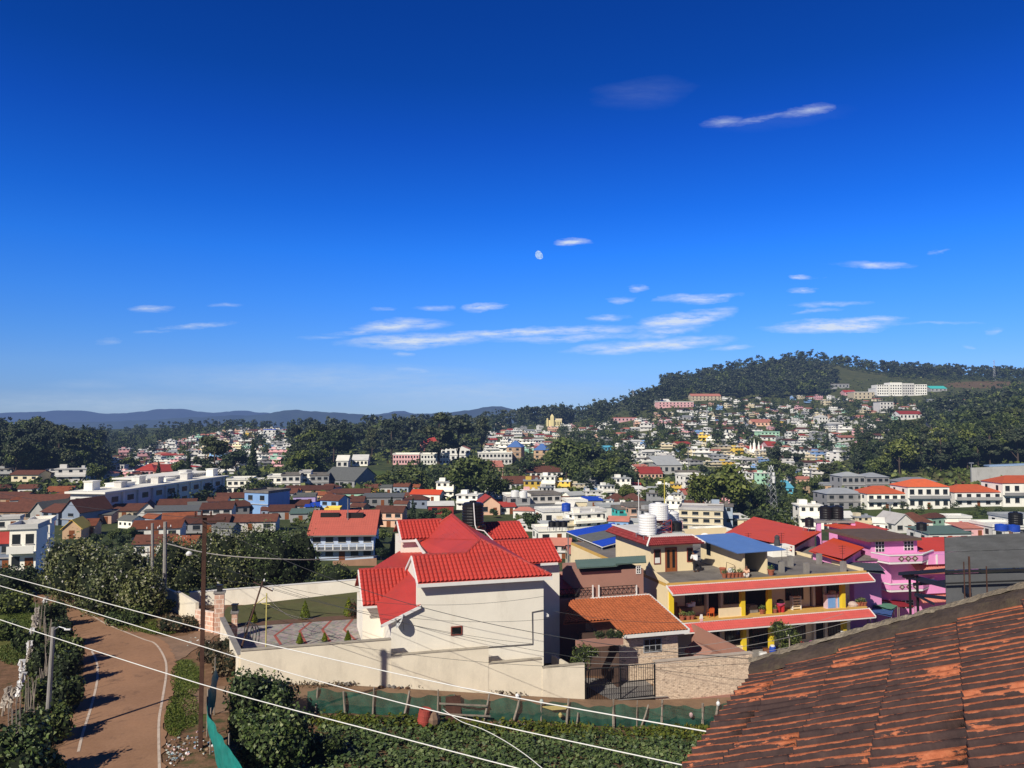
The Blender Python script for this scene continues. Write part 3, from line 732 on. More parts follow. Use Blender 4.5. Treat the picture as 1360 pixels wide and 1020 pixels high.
def tank(name, c, r, h, mat, label, frame_h=0, fmat=None, ribs=7, group=None, lid=True, cat='water tank'):
 t = empty(name, c, 0, label, cat, group)
 mb = MB(Matrix.Translation(Vector(c)))
 prof = []
 for i in range(ribs * 4 + 1):
  z = frame_h + h * .86 * i / (ribs * 4)
  prof.append((r * (1 - .035 * (1 if i % 4 in (1,) else 0)), z))
 prof += [(r * .8, frame_h + h * .94), (r * .35, frame_h + h * .97)]
 mb.lathe((0, 0, 0), prof, 24); mb.build('barrel', mat, t, smooth=False)
 MB(Matrix.Translation(Vector(c))).lathe((0, 0, 0), [(r * .33, frame_h + h * .97), (r * .33, frame_h + h * 1.02), (r * .2, frame_h + h * 1.03)], 14).build('lid', mat, t)
 if frame_h:
  f = MB(Matrix.Translation(Vector(c)) @ Matrix.Rotation(SROT, 4, 'Z')); a = r * .95
  P4 = [(-a, -a), (a, -a), (a, a), (-a, a)]
  for x, y in P4: f.tube([(x, y, -.6), (x, y, frame_h)], .035, 5)
  for z in (frame_h - .03, frame_h * .5, .05):
   for i in range(4): f.tube([(*P4[i], z), (*P4[(i + 1) % 4], z)], .03, 5)
  for i in range(4):
   f.tube([(*P4[i], .05), (*P4[(i + 1) % 4], frame_h * .5)], .022, 4); f.tube([(*P4[(i + 1) % 4], .05), (*P4[i], frame_h * .5)], .022, 4)
   f.tube([(*P4[i], frame_h * .5), (*P4[(i + 1) % 4], frame_h)], .022, 4); f.tube([(*P4[(i + 1) % 4], frame_h * .5), (*P4[i], frame_h)], .022, 4)
  f.build('frame', fmat or black_metal, t)
 return t
tb = S(628, 713, 13.2)
t1 = tank('water_tank', tb, .92, 1.95, black_plastic, 'big ribbed black water tank on a steel frame above the red tiled roof', 1.05)
pm = MB(); pm.tube([S(629, 668, 12.2), S(631, 697, 12.2), S(633, 703, 12.1), S(643, 705, 11.9), S(655, 718, 11.6)], .05, 6); pm.build('white_pipe', white_plastic, t1)
def dish(name, c, rad, aim, mat, label, group=None, back=None):
 t = empty(name, c, 0, label, 'satellite dish', group)
 q = Vector(aim).normalized().to_track_quat('Z', 'Y').to_matrix().to_4x4()
 mb = MB(Matrix.Translation(Vector(c)) @ q)
 vs = [(0, 0, -.0)]; fs = []
 n = 24
 for i in range(1, 6):
  rr = rad * i / 5
  for k in range(n): a = 2 * math.pi * k / n; vs.append((rr * math.cos(a), rr * math.sin(a), .28 * rr * rr / rad))
 for k in range(n): fs.append((0, 1 + k, 1 + (k + 1) % n))
 for i in range(4):
  for k in range(n): fs.append((1 + i * n + k, 1 + (i + 1) * n + k, 1 + (i + 1) * n + (k + 1) % n, 1 + i * n + (k + 1) % n))
 mb.add(vs, fs); mb.build('reflector', mat, t, smooth=True)
 m2 = MB(Matrix.Translation(Vector(c)) @ q)
 m2.tube([(0, -rad * .9, .2 * rad), (0, -.1 * rad, rad * .75)], .02, 5); m2.lathe((0, -.05 * rad, rad * .7), [(.06, 0), (.05, .12)], 8)
 m2.build('feed_arm', steel, t)
 m3 = MB(); m3.tube([Vector(c), Vector(c) - Vector(aim).normalized() * .15, Vector(c) + Vector((0, 0, -rad * 1.1)) - Vector(aim).normalized() * .2], .035, 6); m3.build('mount', steel, t)
 return t
dish('satellite_dish', S(533, 826, .75), .5, (-.8, -.25, .45), M('pale_dish', (.5, .5, .5), .1, 2), 'pale satellite dish on the lower left corner of the white house wall')
bw = sroot('boundary_wall', 8, 0, -17, 'stepped cream plaster wall running along the dirt lane below the white house', 'wall')
m = SM()
zt = -14.4
steps = [(0, sx(521, 0), zt), (sx(521, 0), sx(597, 0), zt), (sx(597, 0), sx(648, 0), None), (sx(648, 0), sx(719, 0), None), (sx(719, 0), sx(776, 0), None)]
tops = [zz(420, 858, 0), zz(560, 847, 0), zz(620, 879.5, 0), zz(680, 879, 0), zz(750, 884, 0)]
ed = [0, sx(520, 0), sx(649, 0), sx(720, 0), sx(776, 0)]
tp = [zz(420, 857, 0), zz(585, 871, 0) + .25, zz(690, 878, 0), zz(750, 884.5, 0)]
for i in range(4):
 a, b = ed[i], ed[i + 1]
 m.box(a, b, -.02 * (i % 2), .24, float(srow((a + b) / 2)) - 1.5, tp[i])
m.build('wall', white_plaster, bw)
cp_ = SM()
for i in range(4): cp_.box(ed[i] + .003, ed[i + 1] - .003, -.05, .29, tp[i], tp[i] + .06)
cp_.build('coping', M('stained_coping', (.42, .37, .29), .25, 1.5, .9, (.2, .17, .14), .7), bw)
gpl = gp(300, 838)
lw_ = empty('side_wall', L(0, 0, -16), 0, 'white compound wall climbing from the lane corner to the tiled gate pillar', 'wall')
m = MB(); a, b = L(0, .2, 0), Vector((-21.3, 57.2, 0)); a.z = b.z = -15.6
bar3(m, a, b, .24, 2.4); m.build('wall', white_plaster, lw_)
m = MB(); a = a.copy(); b = b.copy(); a.z = b.z = -14.37; bar3(m, a, b, .36, .07); m.build('coping', concrete, lw_)
def brickmat(name, c1, c2, mortar, sc, bw_=.5, rh=.25):
 m, nt, bs = newmat(name)
 tc = nt.nodes.new('ShaderNodeTexCoord')
 mp = nt.nodes.new('ShaderNodeMapping'); mp.inputs['Rotation'].default_value = (R(90), 0, 0)
 nt.links.new(tc.outputs['Object'], mp.inputs[0])
 br = nt.nodes.new('ShaderNodeTexBrick'); br.inputs['Scale'].default_value = sc
 br.inputs['Color1'].default_value = (*c1, 1); br.inputs['Color2'].default_value = (*c2, 1); br.inputs['Mortar'].default_value = (*mortar, 1)
 br.inputs['Mortar Size'].default_value = .03; br.inputs['Brick Width'].default_value = bw_; br.inputs['Row Height'].default_value = rh
 nt.links.new(mp.outputs[0], br.inputs['Vector'])
 n = nz(nt, 3, 5, .7, 'Pos'); n2 = nz(nt, .9, 3, .6, 'Pos')
 cc = mixc(nt, .75, br.outputs['Color'], ramp(nt, n, [(.3, (.75, .72, .7)), (.6, (1.25, 1.23, 1.18))]), 'MULTIPLY')
 nt.links.new(cc, bs.inputs['Base Color']); bs.inputs['Roughness'].default_value = .85
 bump(nt, bs, n, .5, .03)
 return m
stone_clad = brickmat('split_stone_cladding', (.80, .66, .50), (.66, .52, .39), (.55, .42, .31), 1.0, .34, .11)
def flecks(m):
 nt = m.node_tree; bs = [n for n in nt.nodes if n.type == 'BSDF_PRINCIPLED'][0]; src = bs.inputs['Base Color'].links[0].from_socket
 n = nz(nt, 2.6, 5, .75, 'Pos', (1, 1, 3.2)); cc = mixc(nt, ramp(nt, n, [(.55, (0, 0, 0)), (.63, (.8,) * 3)]), src, (.20, .13, .09)); nt.links.new(cc, bs.inputs['Base Color'])
flecks(stone_clad)
tile_clad = brickmat('pink_wall_tiles', (.68, .43, .32), (.56, .34, .25), (.75, .62, .52), 1.0, .5, .34)
gpz = -14.0
def gate_pillar(px0, px1, Y, ztop, label, finial=True):
 a, b = P(px0, 830, Y), P(px1, 830, Y)
 t = empty('gate_pillar', (a.x / 2 + b.x / 2, Y, -16.2), SROT, label, 'gate pillar')
 wd = (b.x - a.x)
 mb = MB(Matrix.Translation(Vector((a.x / 2 + b.x / 2, Y, -16.2))) @ Matrix.Rotation(SROT, 4, 'Z'))
 mb.box(-wd / 2, wd / 2, -.3, .3, -.8, ztop + 16.2); mb.build('pillar', tile_clad, t)
 mb = MB(Matrix.Translation(Vector((a.x / 2 + b.x / 2, Y, -16.2))) @ Matrix.Rotation(SROT, 4, 'Z'))
 mb.box(-wd / 2 - .08, wd / 2 + .08, -.38, .38, ztop + 16.2, ztop + 16.32); mb.build('cap', concrete, t)
 if finial:
  mb = MB(Matrix.Translation(Vector((a.x / 2 + b.x / 2, Y, -16.2))))
  mb.box(-.16, .16, -.16, .16, ztop + 16.32, ztop + 16.75); mb.box(-.22, .22, -.22, .22, ztop + 16.75, ztop + 16.82); mb.build('lantern', black_metal, t)
 return t
gate_pillar(285, 297, 59.3, zz(291, 789, 12), 'tall pillar clad in pinkish tiles beside the compound gate with a dark lantern on top')
gate_pillar(308, 315, 57.6, -14.1, 'short white-capped pillar at the end of the side wall with a dark lantern', True)
gw = empty('tiled_wall', P(272, 835, 60), 0, 'curved pink tiled wall piece left of the gate pillar', 'wall')
mb = MB(); a, b = P(261, 830, 60.5), P(285, 830, 59.5); a.z = b.z = -15.8; bar3(mb, a, b, .3, 2.5); mb.build('wall', tile_clad, gw)
ow = empty('outer_wall', P(240, 800, 66), 0, 'white outer compound wall stretch between the transformer poles and the tiled gate wall', 'wall')
mb = MB()
for (p0, y0, Y0, p1, y1, Y1) in ((262, 800, 60.6, 236, 785, 67), (236, 787, 67, 214, 778, 74)):
 a, b = P(p0, y0, Y0), P(p1, y1, Y1); a.z -= 1.2; b.z -= 1.2; bar3(mb, a, b, .25, 2.4)
mb.build('wall', white_plaster, ow)
bk = empty('back_wall', P(370, 795, 69), 0, 'long white wall closing the lawn behind the white house in front of dark shrubs', 'wall')
mb = MB(); a, b = P(252, 787, 70.8), P(486, 769, 74.2)
a.z -= .9; b.z -= .9; bar3(mb, a, b, .25, 1.8); mb.build('wall', white_wall, bk)
mb = MB(); a2, b2 = a + Vector((0, 0, .93)), b + Vector((0, 0, .93)); bar3(mb, a2, b2, .32, .06); mb.build('coping', white_trim, bk)
LZ = -15.95
lawn = SM(); lawn.poly([(.2, 13.5, LZ), (sx(480, 14) + 4, 13.5, LZ), (sx(480, 24) + 4, 24.5, LZ), (sx(300, 18), 20.5, LZ), (.2 - 3, 16, LZ)])
lawn.build('lawn', M('mown_lawn', (.105, .105, .034), .3, .5, .95, (.14, .105, .045), .7, .6), kind='structure')
court = SM(); court.poly([(.2, .3, LZ + .02), (10.5, .3, LZ + .02), (10.5, 13.5, LZ + .02), (-1.8, 13.5, LZ + .02)])
m_, nt_, bs_ = newmat('interlocking_paving')
tcx = nt_.nodes.new('ShaderNodeTexCoord'); bk_ = nt_.nodes.new('ShaderNodeTexVoronoi'); bk_.inputs['Scale'].default_value = 4.5; nt_.links.new(tcx.outputs['Object'], bk_.inputs[0])
n_ = nz(nt_, .8, 5, .6, 'Pos')
c_ = mixc(nt_, .45, ramp(nt_, n_, [(.3, (.25, .18, .125)), (.7, (.37, .275, .195))]), bk_.outputs['Color'], 'SOFT_LIGHT')
sat = nt_.nodes.new('ShaderNodeHueSaturation'); sat.inputs['Saturation'].default_value = .45; nt_.links.new(c_, sat.inputs['Color'])
nt_.links.new(sat.outputs[0], bs_.inputs['Base Color']); bs_.inputs['Roughness'].default_value = .9
court.build('courtyard', m_, kind='structure')
ch = SM(); ch.M = Matrix.Identity(4)
def on_plane(px, py, z):
 d = ray(px, py); return d * (z / d.z)
def band(pts, w=.1):
 for (x0, y0), (x1, y1) in zip(pts[:-1], pts[1:]):
  a, b = on_plane(x0, y0, LZ + .026), on_plane(x1, y1, LZ + .026)
  d = (b - a).normalized(); n = Vector((-d.y, d.x, 0)) * w
  ch.poly([a - n, b - n, b + n, a + n])
for q in ([(344, 829), (358, 826)], [(389, 827), (365, 844), (373, 856)], [(418, 822), (398, 838), (407, 856)], [(443, 821), (428, 836), (438, 852)], [(471, 819), (457, 836), (472, 850)], [(497, 822), (487, 833), (507, 848)]):
 band(q)
ch.build('paving_band', M('red_paving', (.36, .10, .075), .2, 2, .9), kind='structure')
mb = SM(); mb.poly([(-1.2, 13.2, LZ + .05), (sx(480, 13.5), 13.2, LZ + .05), (sx(480, 13.5), 14.6, LZ + .05), (-1.2, 14.4, LZ + .05)]); mb.build('flower_bed', soil, kind='structure')
def cone_mesh(seed, h, r):
 rg = np.random.default_rng(seed); n = 900
 z = rg.random(n) ** 1.3; a = rg.uniform(0, 2 * np.pi, n); rr = r * (1 - z) ** .8 * rg.uniform(.75, 1.05, n) * np.minimum(1, .55 + z * 5)
 C = np.stack([rr * np.cos(a), rr * np.sin(a), .1 + z * (h - .1)], 1); Nn = np.stack([np.cos(a), np.sin(a), .4 * np.ones(n)], 1)
 V, Fq = leaf_quads(C, Nn, .12, rg); return npmesh('crown', V, Fq, leaf_topiary)
for px, py, hpx, lab in ((336, 828, 20, 'small round yellow-green shrub on the lawn nearest the leaning wire pole'), (405, 823, 24, 'slim yellow-green cone shrub in the flower bed at the middle of the lawn'), (463, 819, 25, 'tall yellow-green cone shrub beside the reddish bush at the lawn end'),
                         (398, 856, 15, 'small cone shrub behind the front wall, leftmost of three there'), (431, 853, 12, 'smallest cone shrub behind the front wall, middle of three there'), (462, 853, 15, 'cone shrub behind the front wall closest to the white house')):
 p = on_plane(px, py, LZ); h = hpx * p.y / F
 t = empty('topiary_shrub', p, 0, lab, 'shrub', 'cone shrubs around the paved court')
 obj('crown', cone_mesh(px, h, h * .32), t)
 mb = MB(Matrix.Translation(p)); mb.tube([(0, 0, 0), (0, 0, h * .5)], .04, 5); mb.build('stem', bark, t)
H2 = 3.4
h2 = sroot('stone_front_house', 26, 4, -19.5, 'house with orange clay tile roof and split stone front wall behind the black gate', 'house')
sa, sb = sx(814, H2), sx(900, H2)
zt2 = zz(870, 846, H2)
m = SM(); m.box(sa, sb, H2, 9, -20.4, zt2); m.build('stone_wall', stone_clad, h2)
re2, rr2 = 2.6, 9.2
orf = MB()
zr2 = zz(825, 793, rr2); ze2 = zz(870, 841, re2)
tl, tr_, br_, bl_ = L(sx(757, rr2), rr2, zr2), L(sx(862, rr2), rr2, zr2), L(sx(915, re2), re2, ze2), L(sx(828, re2), re2, ze2)
mid = L(sx(748, 5.2), 5.2, zr2 + (ze2 - zr2) * (rr2 - 5.2) / (rr2 - re2))
mid2 = L(sx(828, re2), 5.2, mid.z)
corr(orf, [bl_, br_, tr_, L(sx(828, re2), rr2, zr2)], AX, .27, .10, .05, .34)
corr(orf, [mid, mid2, L(sx(828, re2), rr2, zr2), tl], AX, .27, .10, .05, .34)
orf.build('roof', orange_tile, h2)
m = MB(); bar3(m, bl_ + Vector((0, 0, -.08)), br_ + Vector((0, 0, -.08)), .12, .24); bar3(m, br_ + Vector((0, 0, .0)), tr_ + Vector((0, 0, .02)), .16, .2); bar3(m, L(sx(785, rr2), rr2, zr2 + .04), tr_ + Vector((0, 0, .04)), .16, .16)
m.build('fascia_board', white_trim, h2)
RB = 9.6
m = SM(); s0, s1 = sx(771, RB), sx(855, RB); zb0, zb1 = zz(800, 793, RB), zz(810, 757, RB)
m.box(s0, s1, RB, 14, -19, zb1 - .05); m.box(sx(735, 10.5), s0, 11.5, 14.5, -19, zz(750, 782, 11.5))
m.build('upper_wall', brown_wall, h2)
gr = MB(); zg = zz(770, 754, RB - .5); zg2 = zz(815, 741, 14.2)
corr(gr, [L(sx(767, RB - .6), RB - .6, zg), L(sx(820, RB - .6), RB - .6, zg), L(sx(858, 14.2), 14.2, zg2), L(sx(768, 14.2) - .3, 14.2, zg2)], AX, .18, .03, 0)
corr(gr, [L(sx(818, RB - .3), RB - .3, zg + .1), L(sx(859, RB - .3), RB - .3, zg + .1), L(sx(858, 14.2), 14.2, zg2 + .06), L(sx(822, 14.2) - .3, 14.2, zg2 + .06)], AX, .18, .03, 0)
gr.build('sheet_roof', green_sheet, h2)
rd = MB(); zq = zz(755, 785, 10.2); corr(rd, [L(sx(722, 10.2), 10.2, zq - .2), L(sx(770, 10.2), 10.2, zq - .2), L(sx(770, 15), 15, zz(757, 763, 15)), L(sx(733, 15), 15, zz(757, 763, 15))], AX, .3, .03, .02)
rd.build('red_lower_roof', red_tile, h2)
pr = SM(); pr.box(sx(733, 15.2), sx(772, 15.2), 15.1, 15.4, -17, zz(750, 759.5, 15.2)); pr.build('parapet', M('pinkish_parapet', (.55, .28, .22), .1, 1), h2)
window(h2, sx(845, RB), sx(851.5, RB), RB, zz(848, 762, RB), zz(848, 751, RB), white_trim, glass_dark, bars=1, rows=2)
window(h2, sx(854, H2), sx(878, H2), H2, zz(866, 866, H2), zz(866, 847.5, H2), M('grey_frame', (.35, .36, .37), .1, 3), glass_dark, bars=2, rows=1)
def railing(name, s0, s1, r, z0, z1, mat, parent, nb=8, post=white_trim):
 m = SM(); m.tube([(s0, r, z1), (s1, r, z1)], .03, 5); m.tube([(s0, r, z0 + .1), (s1, r, z0 + .1)], .025, 5)
 for i in range(nb):
  a, b = s0 + (s1 - s0) * i / nb, s0 + (s1 - s0) * (i + 1) / nb
  m.tube([(a, r, z0 + .1), (b, r, z1)], .016, 4); m.tube([(a, r, z1), (b, r, z0 + .1)], .016, 4); m.tube([(a, r, z0), (a, r, z1)], .018, 4)
 return m.build(name, mat, parent)
RZ = rr2 + .15
railing('railing', sx(737, RZ), sx(786, RZ), RZ, zz(760, 793, RZ), zz(760, 782, RZ), black_metal, h2, 9)
railing('railing', sx(796, RZ), sx(845, RZ), RZ, zz(820, 790, RZ), zz(820, 778.5, RZ), black_metal, h2, 8)
for px in (787.5, 795.5, 845.5): sbox('railing_post', white_trim, h2, sx(px, RZ) - .05, sx(px, RZ) + .05, RZ - .05, RZ + .05, zr2 - .1, zz(px, 777, RZ))
m = SM(); m.box(sx(735, 10), sx(856, 10), RZ + .12, RZ + .35, -19, zr2 + .1); m.build('terrace_wall', brown_wall, h2)
m = SM(); m.box(sx(768, 1.6), sx(827, 1.6), 1.5, 2.2, zz(800, 858, 1.6), zz(800, 850, 1.6)); m.build('porch_slab', brown_wall, h2)
m = SM(); m.box(sx(813, 3), sx(816, 3), 2.2, 5.2, -20.4, zz(800, 858, 1.6)); m.box(sx(770, 5.4), sx(814, 5.4), 5.3, 5.6, -20.4, zz(800, 858, 1.6)); m.build('porch_wall', M('shaded_brown', (.10, .06, .045), .2, 1), h2)  # brown darkened so the porch's shade sits in the wall colour
wj = sroot('garden_wall', sx(757, 2), 2, -19, 'low cream wall piece beside the dark passage right of the white house', 'wall')
m = SM(); a = sx(762, 0); m.prism([(a - .1, .3, -20), (a - .1, 4.5, -20), (a - .1, 4.5, zz(750, 868, 4.5)), (a - .1, .3, zz(768, 884, .3))], (.2, 0, 0)); m.build('wall', white_plaster, wj)
g0, g1 = sx(778, -.05), sx(869, -.05)
gt = sroot('metal_gate', (g0 + g1) / 2, 0, -19.5, 'wide black metal bar gate between the cream wall and the stone clad wall', 'gate')
m = SM(); zg0 = -19.45; zg1 = zz(825, 885, 0)
for z in (zg0, (zg0 + zg1) / 2, zg1): m.box(g0, g1, -.03, .02, z - .03, z + .03)
for k in range(3): x = g0 + (g1 - g0) * k / 2; m.box(x - .04, x + .04, -.045, .035, zg0 - .1, zg1 + .05)
m.build('frame', black_metal, gt)
m = SM(); n = 30
for i in range(1, n): x = g0 + (g1 - g0) * i / n; m.box(x - .014, x + .014, -.016, .008, zg0, zg1)
m.build('bars', black_metal, gt)
pv = SM(); pv.poly([(g0 - .3, -.2, -19.38), (g1 + 1, -.2, -19.6), (g1 + .8, 3.3, -19.5), (g0 - .3, 5.2, -19.3)]); pv.build('forecourt', concrete, kind='structure')
sw = sroot('stone_clad_wall', sx(935, 0), 0, -20, 'low wall clad in pale split stone right of the black gate', 'wall')
m = SM(); a, b = sx(869.5, 0), sx(998, 0); m.box(a, b, -.02, .3, -21, zz(935, 873.5, 0)); m.build('wall', stone_clad, sw)
m = SM(); m.box(a - .04, b + .05, -.07, .35, zz(935, 873.5, 0), zz(935, 873.5, 0) + .07); m.build('coping', M('stone_coping', (.5, .42, .34), .2, 2), sw)
m = SM(); m.box(a, b, -.12, -.02, -21, -19.95); m.build('plinth', brown_wall, sw)
dv = sroot('dividing_wall', sx(990, 2), 5, -19, 'rose brown wall stepping back between the stone house and the yellow pillared building', 'wall')
m = SM(); x = sx(994, .4); z1 = zz(994, 869, .4)
m.prism([(x, .36, -21), (x, 9.0, -21), (x, 9.0, z1 + .05), (x, .36, z1)], (.22, 0, 0)); m.build('wall', brown_wall, dv)
m = SM(); m.prism([(x - 2.2, 3.2, -21), (x - .2, 3.2, -21), (x - .2, 3.2, z1 - .9), (x - 1.4, 3.2, z1 - .45), (x - 2.2, 3.2, z1 - 1.1)], (0, 3, 0)); m.build('buttress', brown_wall, dv)
RFc = 9.4
c0, c1 = sx(889, RFc), sx(1151, RFc)
zT = zz(1000, 769, RFc)          # terrace edge
zF = zz(1000, 819, RFc)          # balcony floor edge
zG = zF - (zT - zF) - .1         # ground floor
RW = RFc + 2.0                   # recessed wall
RBk = RFc + 24                   # back edge of the terrace
h3 = sroot('cream_apartment_house', (c0 + c1) / 2, RFc + 6, zG, 'two storey cream apartment house with red awning strips and yellow pillars along its balconies', 'house')
m = SM(); m.box(c0 + .25, c1 - .2, RW, RBk - .2, zG - 1.5, zT - .32); m.build('wall', cream_wall, h3)
m = SM(); m.box(c0, c1, RFc, RBk, zT - .3, zT - .02); m.build('roof_slab', mustard, h3)
m = SM(); m.box(c0 + .15, c1 - .15, RFc + .22, RBk - .2, zT - .02, zT + .0); m.build('terrace_floor', terrace_conc, h3)
m = SM(); m.box(c0, c1, RFc, RW + .3, zF - .3, zF); m.build('balcony_slab', mustard, h3)
m = SM(); m.box(c0 - 1, c1 + 2, RFc - 2.2, RW + .3, zG - 1.5, zG); m.build('veranda_floor', concrete, h3)
for zt_ in (zT - .02, zF):
 m = SM(); m.box(c0 - .05, c1 + .05, RFc - .03, RFc + .2, zt_ - .05, zt_ + .1); m.build('parapet_edge', mustard, h3)
 a = MB(); e = zt_ - .66
 corr(a, [L(c0 - .1, RFc - .85, e), L(c1 + .22, RFc - .85, e), L(c1 + .22, RFc - .02, zt_ - .14), L(c0 - .25, RFc - .02, zt_ - .14)], AX, .24, .03, .02, .3)
 a.build('awning', red_awning, h3)
 a = SM(); a.box(c0 - .1, c1 + .22, RFc - .9, RFc - .84, e - .1, e + .0); a.box(c0 - .25, c1 + .22, RFc - .055, RFc - .032, zt_ - .14, zt_ - .055); a.build('awning_trim', white_trim, h3)
 a = MB(); bar3(a, L(c1 + .25, RFc - .88, e), L(c1 + .25, RFc, zt_ - .1), .08, .16); a.build('awning_end', white_trim, h3); a = MB(); bar3(a, L(c0 - .12, RFc - .88, e), L(c0 - .27, RFc, zt_ - .1), .08, .16); a.build('awning_end', white_trim, h3)
m = SM(); m.prism([(c0, RFc + .3, zF - 4), (c0, RBk, zF - 4), (c0, RBk, zT - .3), (c0, RFc + .3, zT - .3)], (.25, 0, 0)); m.build('side_wall', cream_wall, h3)
m = SM(); m.prism([(c0 - .02, RFc + .3, zT - .02), (c0 - .02, RFc + 4.4, zT - .02), (c0 - .02, RFc + 4.4, zT + .75), (c0 - .02, RFc + .3, zT + .12)], (.18, 0, 0)); m.build('stair_parapet', cream_wall, h3)
def pier(px, z0, z1, r=RFc + .1, w=.19, mat=yellow_paint, name='pillar'):
 s_ = sx(px, r, 800); m = SM(); m.box(s_ - w, s_ + w, r, r + 2 * w, z0, z1); return m.build(name, mat, h3)
for px in (892.5, 987.5, 1023, 1121): pier(px, zF, zT - .3)
for px in (988.5, 1025, 1122): pier(px, zG, zF - .3)
pier(889.5, zF - 2.5, zF - .3)
m = SM(); m.box(sx(955, RFc + .2), sx(985, RFc + .2), RFc + .15, RFc + .3, zF, zF + .85); m.build('balcony_parapet', cream_wall, h3)
m = SM(); m.box(sx(964, RFc + .2), sx(987, RFc + .2), RFc + .15, RFc + .3, zG, zG + .9); m.build('balcony_parapet', cream_wall, h3)
for px in (936.5, 955):
 s_ = sx(px, RW); m = SM(); m.box(s_ - .1, s_ + .1, RW - .45, RW - .01, zF, zT - .3); m.build('wall_pier', M('pale_frame_paint', (.62, .55, .45), .1, 2), h3)
for px in (1079, 1094, 955):
 for zb in (zF, zG):
  if px == 955 and zb == zF: continue
  s_ = sx(px, RW); m = SM(); m.box(s_ - .12, s_ + .12, RW - .3, RW - .01, zb, zb + 2.4); m.build('wall_pier', _mc['pale_frame_paint'], h3)
s_ = sx(1006, RW); m = SM(); m.box(sx(990, RW), sx(1021, RW), RW - .03, RW + .01, zF + .0, zT - .35); m.build('recess', dark_interior, h3)  # flat near-black sheet on the wall, painting a recess's shade
for a, b, z0, z1, nm in ((910, 935, .75, 2.3, 'w'), (961, 985, .7, 2.4, 'w'), (1043, 1067, .65, 2.35, 'w'), (1097, 1120, .5, 2.35, 'w')):
 window(h3, sx(a, RW), sx(b, RW), RW, zF + z0, zF + z1, dark_wood, glass_dark, bars=5)
for a, b, z0, z1 in ((933, 957, .4, 2.3), (962, 986, .5, 2.3), (1044, 1069, .4, 2.3), (1099, 1121, .3, 2.3)):
 window(h3, sx(a, RW), sx(b, RW), RW, zG + z0, zG + z1, dark_wood, glass_dark, bars=5)
def door(parent, a, b, r, z0, h, leaf=brown_door, frame=None):
 m = SM(); s0, s1 = sx(a, r), sx(b, r); f = frame or dark_wood
 m.box(s0 - .08, s0, r - .06, r + .01, z0, z0 + h + .08); m.box(s1, s1 + .08, r - .06, r + .01, z0, z0 + h + .08); m.box(s0, s1, r - .06, r + .01, z0 + h, z0 + h + .08)
 o = m.build('door', f, parent)
 m = SM(); m.box(s0, s1, r - .03, r, z0, z0 + h); m.build('door_leaf', leaf, o)
 return o
door(h3, 939, 953, RW, zF, 2.2, dark_interior); door(h3, 1077, 1091.5, RW, zF, 2.25, brown_door); door(h3, 1079, 1093, RW, zG, 2.2, dark_interior)  # near-black leaves paint the shade inside open doorways
window(h3, sx(994, RW), sx(1019, RW), RW, zG + .1, zG + 2.3, dark_wood, glass_dark, bars=3)
m = SM(); m.box(c1 - .25, c1, RFc + .3, RBk, zT - .02, zT + .28); m.build('terrace_parapet', cream_wall, h3)
m = SM(); m.box(sx(905, RBk), c1, RBk - .25, RBk, zT - .02, zT + .95); m.build('terrace_parapet', cream_wall, h3)
for px, py in ((1038, 760), (1071, 762), (1050, 752), (1088, 749), (1120, 760)):
 p = ray(px, py); t_ = zT / p.z; q = p * t_; m = MB(Matrix.Translation(q) @ Matrix.Rotation(SROT, 4, 'Z')); m.box(-.2, .2, -.2, .2, 0, 1.0); m.build('column_stub', concrete, h3)
def onT(px, py, z=None):
 z = zT if z is None else z
 p = ray(px, py); return p * (z / p.z)
def sr(v): d = v - W0; return d.dot(AX), d.dot(BX)
q = onT(925, 757); _, ra = sr(q); ra = max(ra, 11.5)
s0, s1 = sx(865, ra), sx(921, ra)
zr = zz(890, 722, ra) + .35
h3r = sroot('stair_room', (s0 + s1) / 2, ra + 3, zT, 'cream roof room with brown double door and red tile canopy on the terrace', 'roof room')
m = SM(); m.box(s0, s1, ra, ra + 8, zT - 2.5, zr); m.build('wall', cream_wall, h3r)
m = SM(); m.box(s0 + .1, s1 + .1, ra + .3, ra + 9, zr + .01, zr + .28); m.build('roof', M('white_roof_slab', (.66, .65, .62), .15, .7, .9, (.3, .29, .27), .5), h3r)
a = MB(); ze_, zu_ = zr - .32, zr + .28
lo = -.5
corr(a, [L(s0 + lo - .2, ra - .75, ze_), L(s1 + .9, ra - .75, ze_), L(s1 + .1, ra + .3, zu_), L(s0 + lo + .6, ra + .3, zu_)], AX, .22, .05, .04, .3)
corr(a, [L(s0 + lo - .2, ra - .75, ze_), L(s0 + lo + .6, ra + .3, zu_), L(s0 + lo + .6, ra + 8.6, zu_), L(s0 + lo - .2, ra + 9, ze_)], BX, .22, .05, .04, .3)
a.build('canopy', M('dark_red_tile', (.24, .032, .032), .3, 2, .7, (.4, .12, .10), .6), h3r)
m = MB(); bar3(m, L(s0 + lo - .22, ra - .77, ze_ + .04), L(s0 + lo + .6, ra + .28, zu_ + .06), .14, .14); bar3(m, L(s1 + .9, ra - .77, ze_ + .04), L(s1 + .1, ra + .28, zu_ + .06), .14, .14); bar3(m, L(s0 + lo + .6, ra + .3, zu_ + .05), L(s1 + .1, ra + .3, zu_ + .05), .2, .14); bar3(m, L(s0 + lo + .6, ra + .4, zu_ + .05), L(s0 + lo + .6, ra + 9, zu_ + .05), .2, .14); m.build('roof_edge', white_trim, h3r)
def door2(parent, a, b, r, z0, h):
 o = door(parent, a, b, r, z0, h, M('brown_double_door', (.30, .10, .03), .25, 4, .5), M('red_brown_frame', (.25, .06, .04), .2, 3))
 s0_, s1_ = sx(a, r), sx(b, r); m = SM()
 for k in (0, 1):
  x0 = s0_ + (s1_ - s0_) * (.1 + .52 * k); m.box(x0, x0 + (s1_ - s0_) * .26, r - .04, r - .028, z0 + .35, z0 + h - .15)
 m.build('door_glass', glass_dark, o)
